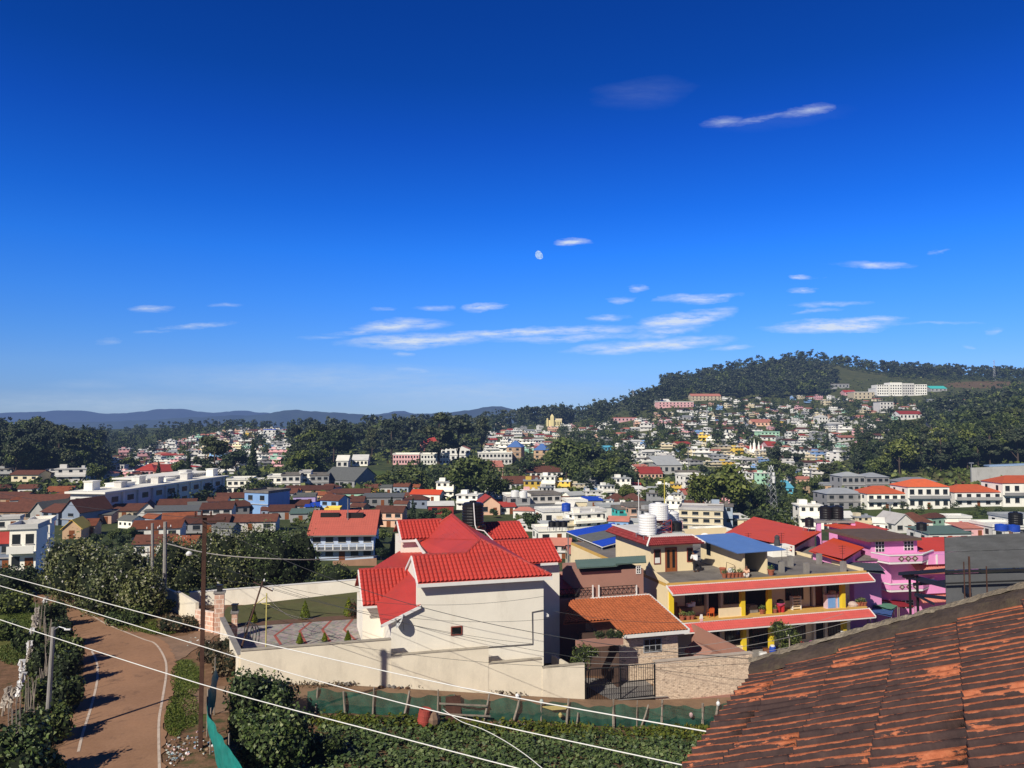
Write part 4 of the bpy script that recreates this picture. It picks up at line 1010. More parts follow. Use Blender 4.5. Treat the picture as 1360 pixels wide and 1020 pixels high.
door2(h3r, 885, 898.5, ra, zT, 2.15)
rbf = _mc['red_brown_frame']
w_ = window(h3r, sx(869, ra), sx(878, ra), ra, zT + .75, zT + 2.1, rbf, glass_dark)
m = SM(); m.box(sx(870.2, ra), sx(876.8, ra), ra - .05, ra - .033, zT + .85, zT + 1.35); m.build('curtain', white_trim, w_)
window(h3r, sx(913, ra), sx(921, ra), ra, zT + .8, zT + 2.1, rbf, glass_dark)
zq = zr + .28
def onz(px, r, z): v = L(sx(px, r), r, z); return v
tank('water_tank', onz(876, ra + 3.0, zq), .95, 1.6, white_plastic, 'white plastic water tank raised on a red pipe frame on the stair room roof', 1.25, M('red_pipe', (.3, .05, .05), .2, 3))
tank('water_tank', onz(861, ra + 1.6, zq), .85, 1.9, white_plastic, 'tall white water tank standing low at the left end of the stair room roof', .12, steel)
tank('water_tank', onz(892, ra + 5.0, zq), .8, 1.7, white_plastic, 'white water tank in the middle of the stair room roof behind the pipe frame', .1, steel)
tank('water_tank', onz(899, ra + 3.0, zq), .6, .9, black_plastic, 'low black water tank at the right of the stair room roof', .1, steel)
m = SM(); x = sx(861, ra + 2); m.tube([(x - .9, ra + 2, zq), (x - .9, ra + 2, zq + 5.2)], .035, 5); m.build('roof_pipe', white_plastic, label='thin white vent pipe rising left of the raised white tank', cat='pipe')
m = SM(); x = sx(884, ra + 3.6); m.tube([(x, ra + 3.6, zq), (x, ra + 3.6, zq + 5.0), (x - .5, ra + 3.6, zq + 5.0)], .05, 6); m.build('roof_pipe', M('yellow_pipe', (.6, .5, .1), .1, 2), label='yellow bent pipe above the raised white tank', cat='pipe')
for px, py, lab in ((920, 727, 'white satellite dish nearest the roof room corner, half in shade'), (938, 728, 'larger white satellite dish on the terrace back parapet'), (937, 715, 'small white satellite dish standing highest behind the other two')):
 v = L(sx(px, RBk - 4), RBk - 4, zz(px, py, RBk - 4))
 dish('satellite_dish', v, .78 if px == 938 else .6, (-.45, -.75, .55), white_plastic, lab, 'white satellite dishes on the terrace')
q1 = onT(988, 765); sS, rS = sr(q1); rS = max(rS, RFc + 1.0)
sS = sx(988, rS)
hs = sroot('roof_shed', sS, rS, zT, 'small cream shed with a sloping blue metal sheet roof on the terrace', 'shed')
sl0 = sS; slb = sS + (sx(1022, rS) - sS)
zsh = zz(988, 733, rS)
m = SM(); m.box(sl0, sl0 + .18, rS, rS + 7.5, zT - .01, zsh - .05); m.build('side_wall', cream_wall, hs)
m = SM(); m.box(slb - .15, slb, rS + .2, rS + 6, zT - .01, zsh - .05); m.build('end_wall', cream_wall, hs)
m = SM(); m.box(sl0 + .18, slb - .15, rS + 5.6, rS + 5.8, zT - .01, zsh); m.build('back_wall', dark_interior, hs)  # shade of the open shed put into the wall colour
a = MB(); corr(a, [L(sl0 - .9, rS - .5, zsh + .02), L(slb + 1.5, rS - .5, zsh + .1), L(slb + 1.2, rS + 7.6, zsh + .5), L(sl0 - 1.1, rS + 7.6, zsh + .42)], BX, .2, .025)
a.build('roof', blue_sheet, hs)
m = MB(); vv = Vector((sl0, rS + 4.6, 0)); M0 = SF
m = SM(); m.box(sl0 - .05, sl0 + .01, rS + 5.6, rS + 6.3, zT + .9, zT + 2.0); m.build('window', glass_dark, hs)
terracotta = M('terracotta', (.36, .11, .06), .2, 4, .85)
def plant_leaves(rg, n, r, h, size, mat=None, z0=.0):
 d = rg.normal(0, 1, (n, 3)); d /= np.linalg.norm(d, axis=1)[:, None]
 C = d * np.array([r, r, h / 2]) * rg.uniform(.4, 1, n)[:, None] + np.array([0, 0, z0 + h / 2])
 V, Fq = leaf_quads(C, d, size, rg); return npmesh('leaves', V, Fq, mat or leaf_bush)
_pl = [plant_leaves(np.random.default_rng(50 + i), 70, .22 + .04 * i, .4 + .1 * i, .13, None, .22) for i in range(3)]
_potmb = MB().lathe((0, 0, 0), [(.13, 0), (.2, .3), (.225, .3), (.225, .36), (.18, .36), (.16, .3)], 12).mesh('pot', terracotta)
_k = [0]
def pot(v, lab, sc=1.0, bare=False, group=None):
 t = empty('flower_pot', v, 0, lab, 'flower pot', group); t.scale = (sc, sc, sc)
 obj('pot', _potmb, t)
 if not bare: obj('leaves', _pl[_k[0] % 3], t)
 _k[0] += 1
 return t
for i, px in enumerate((962, 968, 973, 978, 983, 987)):
 pot(onT(px, 767.5 - .25 * i), ['red clay pot at the left end of the row before the blue roofed shed', 'second red clay pot from the left before the blue roofed shed', 'third red clay pot from the left before the blue roofed shed', 'third red clay pot from the right before the blue roofed shed', 'second red clay pot from the right before the blue roofed shed', 'red clay pot touching the shed corner at the right end of the row'][i], 1.15, i % 2 == 1, 'clay pots before the blue roofed shed')
pot(onT(1024, 764), 'dark leafed pot plant at the right wall of the blue roofed shed', 1.5)
pot(onT(960, 762), 'tall clay pot standing alone left of the row of pots by the shed', 1.5, True)
m = MB()
for a, b in (((964, 762), (965, 749)), ((965, 749), (975, 754)), ((976, 764), (975, 754))):
 pa, pb = onT(964, 763), onT(976, 763)
x0, x1 = onT(964, 761), onT(976, 762)
m.tube([x0, x0 + Vector((.1, 0, 1.0)), x1 + Vector((0, 0, .75)), x1], .03, 5); m.build('bent_rail', rust, label='bent brown rail frame beside the pots at the shed wall', cat='rail')
m = MB(); m.M = Matrix.Translation(onT(971, 764)); m.cbox((0, 0, .3), (.45, .4, .6)); m.build('white_drum', white_plastic, label='white square canister among the pots by the shed wall', cat='canister')
RB_ = RFc + .45
def onB(px, r=RB_, z=None): return L(sx(px, r), r, zF if z is None else z)
for i, (px, lab) in enumerate(((906, 'bushy pot plant at the left end of the balcony'), (914, 'red clay pot with a plant, second at the balcony left end'), (919, 'red clay pot just left of the pink cloth on the balcony'), (1012, 'low leafy pot plant left of the yellow slanted board'), (1029, 'dark pot plant in front of the red buckets'), (1140, 'first clay pot past the blue cupboards at the balcony right end'), (1144, 'second clay pot past the blue cupboards at the balcony right end'), (1148, 'clay pot at the very right end of the balcony'))):
 pot(onB(px), lab, 1.2, False, 'pots on the upper balcony')
t = sroot('wooden_cabinet', sx(912, RB_ + .7), RB_ + .7, zF, 'brown wooden cabinet at the left end of the upper balcony', 'cabinet')
wood = M('brown_cabinet_wood', (.20, .075, .03), .25, 5, .6)
m = SM(); a, b = sx(902, RB_ + .6), sx(919, RB_ + .6); m.box(a, b, RB_ + .5, RB_ + 1.0, zF + .05, zF + .95); m.build('body', wood, t)
m = SM(); m.box(a - .05, b + .05, RB_ + .45, RB_ + 1.02, zF + .953, zF + 1.0); m.build('top', dark_wood, t)
for k in range(2): m = SM(); x = a + (b - a) * (.05 + .48 * k); m.box(x, x + (b - a) * .42, RB_ + .47, RB_ + .497, zF + .12, zF + .88); m.build('door', M('cabinet_door', (.26, .11, .05), .2, 5), t)
m = SM(); m.box(sx(898.5, RB_), sx(902, RB_), RB_ + .3, RB_ + .5, zF, zF + 1.5); m.build('leaning_board', wood, label='upright brown board leaning at the balcony left corner', cat='board')
m = SM(); x = sx(918, RB_ + .6); m.cbox((x, RB_ + .7, zF + 1.13), (.7, .4, .25)); m.cbox((x + .25, RB_ + .68, zF + 1.3), (.3, .3, .14)); m.build('cloth_bundle', white_trim, label='white bundle of cloth lying on the wooden cabinet', cat='bundle')
t = sroot('plastic_chair', sx(945.5, RB_), RB_ + .25, zF, 'orange plastic chair with rounded back in the balcony doorway', 'chair')
org = M('orange_plastic', (.66, .12, .03), .08, 2, .4)
X = sx(945.5, RB_ + .2); Yc = RB_ + .25
m = SM(); m.cbox((X, Yc + .2, zF + .42), (.48, .46, .05)); m.build('seat', org, t)
m = SM()
pts = [(-.23, 0), (-.25, .28), (-.2, .42), (-.1, .48), (.1, .48), (.2, .42), (.25, .28), (.23, 0)]
m.prism([(X + u, Yc - .04 - .12 * v_, zF + .44 + v_) for u, v_ in pts], (0, .04, .01)); m.build('backrest', org, t)
for u in (-.21, .21):
 for v_ in (.0, .4): m = SM(); m.tube([(X + u * 1.1, Yc + v_, zF), (X + u, Yc + v_, zF + .42)], .025, 5); m.build('leg', org, t)
 m = SM(); m.tube([(X + u * 1.2, Yc + .42, zF + .44), (X + u * 1.2, Yc + .4, zF + .64), (X + u * 1.15, Yc - .06, zF + .66)], .025, 5); m.build('armrest', org, t)
def cloth(pts, mat, lab, name='hanging_cloth', n=6, cat='cloth'):
 m = MB(); m.prism([S(*q) for q in pts], BX * .05); return m.build(name, mat, label=lab, cat=cat)
cloth([(930, 822, RFc - .06), (933.5, 822, RFc - .06), (934, 829, RFc - .08), (932, 833, RFc - .1), (929.5, 829, RFc - .08)], M('pink_cloth', (.75, .45, .45), .1, 3), 'small pink cloth hanging over the balcony edge near the pots')
cloth([(930.5, 816, RFc + .3), (933, 816, RFc + .3), (934, 822, RFc + .3), (929, 822, RFc + .3)], white_trim, 'white cloth bundle on the balcony edge above the pink cloth', 'cloth_bundle')
t = sroot('block_stack', sx(998, RB_ + 1), RB_ + 1, zF, 'stack of grey slabs on the balcony floor in the dark recess', 'slabs')
for k in range(4): m = SM(); m.cbox((sx(998, RB_ + 1) + .05 * (k % 2), RB_ + 1, zF + .09 + .17 * k), (1.0 - .08 * k, .6, .15)); m.build('slab', concrete, t)
m = MB(); m.prism([S(1017, 815, RB_), S(1025, 802.5, RB_ + .3), S(1027, 802.5, RB_ + .3), S(1025.5, 814, RB_)], BX * .06); m.build('slanted_board', yellow_paint, label='yellow and white slanted board leaning by the second balcony pillar', cat='board')
redp = M('red_plastic', (.50, .03, .035), .1, 2, .4); pinkp = M('pink_plastic', (.72, .12, .25), .1, 2, .4)
for px, lab, mt in ((1034, 'red bucket on the balcony, left one of the pair under the pink basin', redp), (1039.5, 'red bucket on the balcony, right one of the pair under the pink basin', redp)):
 t = empty('bucket', onB(px, RB_ + .2), 0, lab, 'bucket', 'red buckets on the balcony')
 v = onB(px, RB_ + .2); MB(Matrix.Translation(v)).lathe((0, 0, 0), [(.15, 0), (.2, .55), (.22, .55), (.22, .6), (.19, .58)], 14).build('tub', mt, t)
v = onB(1036.5, RB_ + .2) + Vector((0, 0, .61)); MB(Matrix.Translation(v)).lathe((0, 0, 0), [(.25, 0), (.38, .2), (.4, .2), (.4, .24), (.34, .22)], 16).build('basin', pinkp, label='pink washing basin resting on top of the red buckets', cat='basin')
MB(Matrix.Translation(v + Vector((0, 0, .25)))).lathe((0, 0, 0), [(.3, 0), (.33, .18), (.2, .3), (.05, .34)], 10).build('cooking_pot', black_metal, label='black cooking pot in the pink basin', cat='pot')
t = sroot('shelf_rack', sx(1057, RB_ + .8), RB_ + .8, zF, 'white slatted shelf rack under the balcony window', 'shelf')
a, b = sx(1051, RB_ + .8), sx(1062.5, RB_ + .8)
for k in range(5): m = SM(); m.box(a, b, RB_ + .6, RB_ + 1.0, zF + .1 + .24 * k, zF + .2 + .24 * k); m.build('shelf', cream_wall, t)
for x in (a, b - .05): m = SM(); m.box(x, x + .05, RB_ + .58, RB_ + 1.02, zF, zF + 1.2); m.build('side_panel', white_trim, t)
lblue = M('light_blue_panel', (.18, .36, .68), .08, 2, .5)
for px0, px1, lab in ((1099.5, 1111.5, 'left one of two light blue fronted cupboards on the balcony'), (1112.5, 1125.5, 'right one of two light blue fronted cupboards on the balcony')):
 a, b = sx(px0, RB_), sx(px1, RB_); t = sroot('cupboard', (a + b) / 2, RB_ + .2, zF, lab, 'cupboard', 'blue fronted cupboards')
 m = SM(); m.box(a, b, RB_ + .1, RB_ + .6, zF, zF + 1.25); m.build('body', M('pale_pink_panel', (.68, .5, .55), .1, 2), t)
 m = SM(); m.box(a + .1, b - .08, RB_ + .06, RB_ + .097, zF + .08, zF + 1.0); m.build('door', lblue, t)
m = SM(); m.cbox((sx(1106, RB_ + .3), RB_ + .35, zF + 1.4), (.6, .35, .28)); m.build('cardboard_box', M('cardboard', (.42, .26, .16), .15, 3), label='small cardboard box on top of the left blue cupboard', cat='box')
m = SM(); m.cbox((sx(1118, RB_ + .3), RB_ + .35, zF + 1.33), (.5, .3, .15)); m.build('folded_cloth', pinkp, label='folded pink cloth on top of the right blue cupboard', cat='cloth')
v = onB(1133, RB_ + .2); MB(Matrix.Translation(v)).lathe((0, 0, 0), [(.4, 0), (.46, .22), (.3, .42), (.05, .5)], 10).build('sack', M('pale_sack', (.55, .42, .36), .2, 3), label='pale slumped sack between the blue cupboards and the end pots', cat='sack')
v = L(sx(1020, RFc), RFc - .6, zG); t = empty('blue_drum', v, 0, 'blue plastic drum with white lid on the lower veranda', 'drum')
blp = M('blue_plastic', (.02, .07, .42), .1, 2, .4)
MB(Matrix.Translation(v)).lathe((0, 0, 0), [(.24, 0), (.29, .08), (.29, .75), (.24, .85)], 16).build('body', blp, t); MB(Matrix.Translation(v)).lathe((0, 0, .851), [(.2, 0), (.2, .1), (.12, .12)], 12).build('lid', white_plastic, t)
m = MB(Matrix.Translation(L(sx(1008, RFc), RFc - .5, zG))); m.cbox((0, 0, .2), (.6, .4, .4)); m.build('white_crate', white_plastic, label='white crate on the lower veranda left of the blue drum', cat='crate')
m = MB(Matrix.Translation(L(sx(1015, RFc), RFc - .2, zG))); m.cbox((0, 0, .3), (.5, .4, .6)); m.build('wooden_stool', wood, label='brown box seat directly behind the blue drum', cat='box')
cols = [(.75, .74, .7), (.05, .2, .3), (.5, .05, .12), (.1, .35, .38), (.7, .6, .3)]
for i, px in enumerate((1119, 1126, 1132, 1138, 1144)):
 a = S(px, 838 - i * .6, RFc - .6); w_ = .42; m = MB()
 mt = M('garment_%d' % i, cols[i], .15, 5)
 vs_ = []
 for zt in range(5):
  for u in range(5): vs_.append(a + Vector(AX) * ((u / 4 - .5) * w_) + Vector(BX) * (.06 * math.sin(u * 2.1 + i + zt * .6)) + Vector((0, 0, -zt * .24)))
 m.add(vs_, [(r * 5 + c, r * 5 + c + 1, r * 5 + c + 6, r * 5 + c + 5) for r in range(4) for c in range(4)])
 m.build('hanging_garment', mt, smooth=True, label=['white shirt on the line under the lower awning, leftmost garment', 'dark blue garment second on the line under the lower awning', 'dark red garment in the middle of the line under the lower awning', 'teal garment fourth on the line under the lower awning', 'straw coloured garment, rightmost under the lower awning'][i], cat='garment', group='clothes hung under the lower awning')
m = MB(); m.tube([S(1112, 838, RFc - .6), S(1150, 834, RFc - .6)], .015, 4); m.build('clothes_line', cable_dark, label='clothes line strung under the lower awning at the right end', cat='clothes line')
for i, (px, py, c_, lb) in enumerate(((1065, 858, (.5, .04, .06), 'red cloth heap in the yard behind the foreground roof edge'), (1072, 862, (.02, .28, .3), 'teal cloth heap right of the red one in the yard'), (1078, 857, (.45, .06, .3), 'magenta cloth heap at the right in the yard'))):
 v = S(px, py, RFc - 2.6); MB(Matrix.Translation(v - Vector((0, 0, .5)))).lathe((0, 0, 0), [(.45, 0), (.5, .25), (.4, .55), (.22, .8), (.05, .9)], 9).build('cloth_heap', M('heap_%d' % i, c_, .35, 6), label=lb, cat='cloth heap')
def person(label, loc, joints, edges, radii, head, clothes, rz=0, skin=(.30, .16, .10)):
 """one continuous skinned body; clothing and hair as children"""
 t = empty('person', loc, rz, label, 'person')
 def skinned(name, js, es, rad, mat, root=0):
  me = bpy.data.meshes.new(name); me.from_pydata(js, es, []); me.update()
  o = bpy.data.objects.new(name, me); col.objects.link(o); o.parent = t
  md = o.modifiers.new('skin', 'SKIN')
  for i, r_ in enumerate(rad):
   me.skin_vertices[0].data[i].radius = (r_, r_)
  me.skin_vertices[0].data[root].use_root = True
  s = o.modifiers.new('sub', 'SUBSURF'); s.levels = 1; s.render_levels = 2
  me.materials.append(mat); return o
 return t, skinned
def make_person(label, loc, rz, joints, shirt, trousers, hairc):
 """joints: dict name -> (pos, radius)"""
 names = list(joints); idx = {n: i for i, n in enumerate(names)}
 E = [('pelvis', 'waist'), ('waist', 'chest'), ('chest', 'neck'), ('neck', 'head'), ('head', 'crown'), ('chest', 'sh_l'), ('sh_l', 'el_l'), ('el_l', 'wr_l'), ('chest', 'sh_r'), ('sh_r', 'el_r'), ('el_r', 'wr_r'),
         ('pelvis', 'hip_l'), ('hip_l', 'kn_l'), ('kn_l', 'an_l'), ('an_l', 'toe_l'), ('pelvis', 'hip_r'), ('hip_r', 'kn_r'), ('kn_r', 'an_r'), ('an_r', 'toe_r')]
 js = [Vector(joints[n][0]) for n in names]; rad = [joints[n][1] for n in names]; es = [(idx[a], idx[b]) for a, b in E]
 for sd in 'lr':
  w = js[idx['wr_' + sd]]; e = js[idx['el_' + sd]]; d = (w - e).normalized(); u = d.cross(Vector((0, 0, 1)))
  if u.length < .1: u = d.cross(Vector((0, 1, 0)))
  u.normalize()
  js.append(w + d * .075); rad.append(.026); palm = len(js) - 1; es.append((idx['wr_' + sd], palm))
  for k, (off, ln) in enumerate(((-.03, .062), (-.01, .075), (.01, .07), (.03, .055), (.045, .045))):
   b = w + d * (.085 if k < 4 else .035) + u * off; js.append(b + d * ln * .4); rad.append(.009); q = len(js) - 1; es.append((palm if k < 4 else idx['wr_' + sd], q))
   js.append(b + d * ln + Vector((0, 0, -.012)) + (u * .02 if k == 4 else Vector())); rad.append(.008); es.append((q, len(js) - 1))
 t, sk = person(label, loc, None, None, None, None, None, rz)
 skinm = M('brown_skin', (.22, .105, .06), .1, 5, .6)
 sk('body', [tuple(j) for j in js], es, rad, skinm)
 def cl(name, parts, grow, mat):
  ns = []
  for a, b in parts:
   for q in (a, b):
    if q not in ns: ns.append(q)
  jj = [tuple(js[idx[q]]) if not q.endswith('*') else None for q in ns]
  sk(name, jj, [(ns.index(a), ns.index(b)) for a, b in parts], [joints[q][1] * grow + .012 for q in ns], mat)
 cl('shirt', [('pelvis', 'waist'), ('waist', 'chest'), ('chest', 'sh_l'), ('sh_l', 'el_l'), ('chest', 'sh_r'), ('sh_r', 'el_r')], 1.12, shirt)
 cl('trousers', [('pelvis', 'hip_l'), ('hip_l', 'kn_l'), ('kn_l', 'an_l'), ('pelvis', 'hip_r'), ('hip_r', 'kn_r'), ('kn_r', 'an_r')], 1.12, trousers)
 c = js[idx['crown']]; h = js[idx['head']]
 hm = MB(); bm = bmesh.new(); bmesh.ops.create_uvsphere(bm, u_segments=12, v_segments=8, radius=.115, matrix=Matrix.Translation(c.lerp(h, .35) + Vector((0, .02, .02))))
 hm.bmesh_add(bm); bm.free(); me = hm.mesh('hair', hairc); me.polygons.foreach_set('use_smooth', [True] * len(me.polygons)); obj('hair', me, t)
 return t
J = dict(pelvis=((0, 0, .80), .15), waist=((0, .10, .98), .15), chest=((0, .34, 1.18), .17), neck=((0, .50, 1.26), .06), head=((0, .60, 1.30), .095), crown=((0, .70, 1.36), .08),
         sh_l=((-.19, .36, 1.2), .07), el_l=((-.26, .42, .92), .05), wr_l=((-.16, .56, .76), .035), sh_r=((.19, .36, 1.2), .07), el_r=((.26, .42, .92), .05), wr_r=((.16, .56, .76), .035),
         hip_l=((-.11, 0, .76), .11), kn_l=((-.14, .08, .44), .075), an_l=((-.14, -.02, .08), .05), toe_l=((-.15, .16, .04), .04), hip_r=((.11, 0, .76), .11), kn_r=((.14, .14, .45), .075), an_r=((.15, .05, .08), .05), toe_r=((.16, .23, .04), .04))
hair_black = M('black_hair', (.012, .01, .009), .2, 8, .6)
make_person('person in a white shirt and dark trousers bending forward beside the roof room', onT(925, 760), R(10), J, M('white_shirt_cloth', (.78, .77, .75), .06, 6), M('dark_trouser_cloth', (.022, .02, .024), .2, 6), hair_black).scale = (1.22,) * 3
J2 = dict(pelvis=((0, 0, .16), .17), waist=((0, .03, .36), .15), chest=((0, 0, .62), .16), neck=((0, -.03, .8), .06), head=((0, -.05, .92), .095), crown=((0, -.03, 1.03), .08),
          sh_l=((-.18, 0, .64), .065), el_l=((-.24, -.16, .42), .05), wr_l=((-.1, -.34, .4), .035), sh_r=((.18, 0, .64), .065), el_r=((.24, -.16, .42), .05), wr_r=((.1, -.34, .4), .035),
          hip_l=((-.11, -.05, .15), .11), kn_l=((-.2, -.38, .38), .075), an_l=((-.16, -.46, .08), .05), toe_l=((-.16, -.62, .04), .04), hip_r=((.11, -.05, .15), .11), kn_r=((.2, -.38, .38), .075), an_r=((.16, -.46, .08), .05), toe_r=((.16, -.62, .04), .04))
make_person('person in a peach wrap sitting low at the corner of the blue roofed shed', onT(993, 767) + Vector((0, .3, 0)), R(-20), J2, M('peach_cloth', (.70, .42, .28), .1, 6), M('pale_skirt_cloth', (.62, .55, .5), .1, 6), hair_black)
TP_ = math.tan(R(23))
ev = Vector((.559, 1, 0)).normalized()                 # along the eave
dn = Vector((-ev.y, ev.x, -TP_)).normalized()          # down the slope, to the left
nn = ev.cross(dn); nn = nn if nn.z > 0 else -nn
p0 = P(1162, 1017, 4.6)
def onR(px, py):
 d = ray(px, py); return d * (p0.dot(nn) / d.dot(nn))
def uv(p): q = p - p0; return q.dot(ev), q.dot(dn)
corner = onR(1006, 893); uc, vc = uv(corner)
peak = uv(onR(1362, 762))
fr_ = empty('weathered_tile_roof', corner + Vector((0, 0, -3)), 0, 'steep weathered clay tile roof in the right foreground, blackened with orange streaks', 'roof')
m, nt, bs = newmat('blackened_clay_tile')
at = nt.nodes.new('ShaderNodeAttribute'); at.attribute_name = 'rib'
g = nt.nodes.new('ShaderNodeSeparateColor'); nt.links.new(at.outputs['Color'], g.inputs[0])
def rn(scale, st, det=5, ro=.6):
 mp = nt.nodes.new('ShaderNodeMapping'); mp.inputs['Scale'].default_value = st
 a2 = nt.nodes.new('ShaderNodeAttribute'); a2.attribute_name = 'uvr'; nt.links.new(a2.outputs['Vector'], mp.inputs[0])
 t = nt.nodes.new('ShaderNodeTexNoise'); t.inputs['Scale'].default_value = scale; t.inputs['Detail'].default_value = det; t.inputs['Roughness'].default_value = ro
 nt.links.new(mp.outputs[0], t.inputs['Vector']); return t.outputs['Fac']
nA = rn(1.0, (15, 1.3, 1), 6, .65); nB = rn(30, (1.6, .6, 1), 4, .7); nC = rn(.9, (1, 1, 1), 4, .6); nD = rn(5, (1, 1, 1), 6, .7)
orange = ramp(nt, nB, [(.25, (.27, .075, .035)), (.5, (.43, .13, .06)), (.8, (.54, .20, .10))])
black = ramp(nt, nD, [(.3, (.030, .019, .019)), (.6, (.068, .040, .036)), (.8, (.12, .07, .056))])
k = math_(nt, 'MULTIPLY_ADD', g.outputs[0], .85, -1.70)
k = math_(nt, 'MULTIPLY_ADD', nA, 1.75, k)
k = math_(nt, 'MULTIPLY_ADD', nC, 1.15, k)
k = math_(nt, 'MULTIPLY_ADD', nB, .45, k)
k = math_(nt, 'MULTIPLY_ADD', g.outputs[2], .22, k)
k = math_(nt, 'MULTIPLY_ADD', g.outputs[1], -.8, k)
cc = mixc(nt, ramp(nt, k, [(.30, (0, 0, 0)), (.36, (1, 1, 1))]), black, orange)
nt.links.new(cc, bs.inputs['Base Color']); bs.inputs['Roughness'].default_value = .8; bs.inputs['Specular IOR Level'].default_value = .25
bump(nt, bs, nB, .5, .012)
for n_ in []:
 if n_.type == 'VALTORGB' and abs(n_.color_ramp.elements[0].position - .62) < 1e-4:
  n_.color_ramp.elements[0].position = .62; roof_thr = n_
RIB = .14
COURSE = .62
u0, u1 = -4.6, uc + .02
v0, v1 = -5.6, vc + .0
us = np.arange(u0, u1, RIB / 8); us = np.append(us, u1)
vlist = []; lifts = []; seam = []
seams = [uv(onR(1304, 1010))[1], uv(onR(1162, 1017))[1], uv(onR(1062, 1005))[1], uv(onR(985, 1003))[1]]
sp_ = (seams[3] - seams[0]) / 3
ss = [seams[1] + sp_ * k for k in range(-8, 8)]
rg = np.random.default_rng(5)
v = v0
marks = [x for x in ss if v0 < x < v1]
edges_ = [v0] + marks + [v1]
for a, b in zip(edges_[:-1], edges_[1:]):
 nseg = max(2, int((b - a) / .09))
 for i in range(nseg + 1):
  t = (0, .02)[i] if i < 2 else (.985 if i == nseg - 1 else i / nseg)
  vv = a + (b - a) * t
  if i == 0 and vlist: vv += .004
  vlist.append(vv); lifts.append(.0 + .035 * t)      # each course rides over the next one down
  seam.append(1.0 if (i == nseg or i == 0) else 0)
V = []; A = []; UV = [];
coff = {}
for j, vv in enumerate(vlist):
 cidx = int(np.searchsorted(marks, vv + (-.002 if seam[j] else 0)))
 if cidx not in coff: coff[cidx] = rg.uniform(-.006, .006)
 for u in us:
  ph = (u / RIB) % 1.0
  rib = math.exp(-((ph - .5) / .17) ** 2)
  h = .042 * rib + .008 * math.cos(4 * math.pi * ph) * (1 - rib) + lifts[j]
  wob = .006 * math.sin(u * 3.1 + vv * 1.3) + .004 * math.sin(u * 9 + vv * 4) + coff[cidx]
  tile = math.sin(math.floor(u / (2 * RIB)) * 12.9898 + cidx * 78.233) * 43758.5453; tile -= math.floor(tile)
  fl = max(0, math.cos((ph - .66) * 2 * math.pi)) ** 1.2
  dv = (.015 * (tile - .5)) if 0 < seam[j] else 0
  V.append(p0 + ev * u + dn * (vv + dv) + nn * (h + wob + .003 * tile))
  A.append((fl, 1.0 if seam[j] == 1.0 else seam[j] * .4, tile, 1)); UV.append((u, vv, tile * 3))
nu = len(us); nv = len(vlist)
i = np.arange(nv - 1)[:, None] * nu + np.arange(nu - 1)[None, :]
Fq = np.stack([i, i + 1, i + nu + 1, i + nu], -1).reshape(-1, 4)
inv = fr_.matrix_world.inverted()
V = np.array([inv @ q for q in V])
me = npmesh('tile_courses', V, Fq, m, smooth=True)
a_ = me.color_attributes.new('rib', 'FLOAT_COLOR', 'POINT'); a_.data.foreach_set('color', np.array(A, np.float32).ravel())
b_ = me.attributes.new('uvr', 'FLOAT_VECTOR', 'POINT'); b_.data.foreach_set('vector', np.array(UV, np.float32).ravel())
obj('tile_courses', me, fr_)
mort = M('lichened_mortar', (.22, .18, .13), .45, 5, .95, (.55, .47, .34), .85, .8, fine=30)
mossy = M('dark_mossy_mortar', (.07, .05, .04), .4, 4, .95, (.13, .11, .05), .6, .8)
def prof_strip(name, prof, va, vb, mat, n=60, seed=1, rough=.012):
 rg = np.random.default_rng(seed); V = []; c = len(prof)
 for i in range(n + 1):
  vv = va + (vb - va) * i / n
  for (uo, h) in prof: V.append(p0 + ev * (uc + uo + rg.normal(0, rough)) + dn * vv + nn * (h + rg.normal(0, rough)))
 Fs = np.array([(i * c + k, i * c + k + 1, (i + 1) * c + k + 1, (i + 1) * c + k) for i in range(n) for k in range(c - 1)])
 inv = fr_.matrix_world.inverted(); V = np.array([inv @ Vector(q) for q in V])
 return obj(name, npmesh(name, V, Fs, mat, smooth=True), fr_)
prof_strip('verge_mortar', [(-.24, .03), (-.19, .085), (-.12, .10), (-.06, .11), (.0, .12)], v0, v1 + .02, mossy, 90, 2, .005)
prof_strip('verge_edge', [(-.03, .12), (.03, .15), (.09, .13), (.12, .04), (.12, -.3)], v0, v1 + .04, mort, 120, 3, .005)
bb = MB()
e0, e1 = p0 + ev * u0 + dn * (v1 + .01), p0 + ev * (u1 + .1) + dn * (v1 + .01)
bb.prism([e0 - nn * .02, e1 - nn * .02, e1 - nn * .09 - dn * .05, e0 - nn * .09 - dn * .05], Vector((0, 0, -.03)))
bb.build('eave_board', dark_wood, fr_)
bb = MB()
A0 = p0 + ev * u0 + dn * (v1 - .5) - nn * .15; A1 = p0 + ev * (u1 - .1) + dn * (v1 - .5) - nn * .15; A2 = p0 + ev * (u1 - .1) + dn * v0 - nn * .15
def down(q): return Vector((q.x, q.y, -20.4))
bb.poly([A0, A1, down(A1), down(A0)]); bb.poly([A1, A2, down(A2), down(A1)])
bb.build('wall', white_plaster, fr_)
bb = MB()
B = [p0 + ev * u0 + dn * v0, p0 + ev * u1 + dn * v0, p0 + ev * u1 + dn * v1, p0 + ev * u0 + dn * v1]
bb.poly([q - nn * .05 for q in B]); bb.build('roof_boarding', dark_wood, fr_)
def cable(label, pts, r, mat, sag=0, n=24, name='power_cable', group=None, cat='cable'):
 P_ = []
 if len(pts) == 2:
  a, b = Vector(pts[0]), Vector(pts[1])
  for i in range(n + 1):
   t = i / n; P_.append(a.lerp(b, t) - Vector((0, 0, sag * 4 * t * (1 - t))))
 else: P_ = spline(pts, max(2, n // len(pts)))
 m = MB(); m.tube(P_, r, 6); return m.build(name, mat, smooth=True, label=label, cat=cat, group=group)
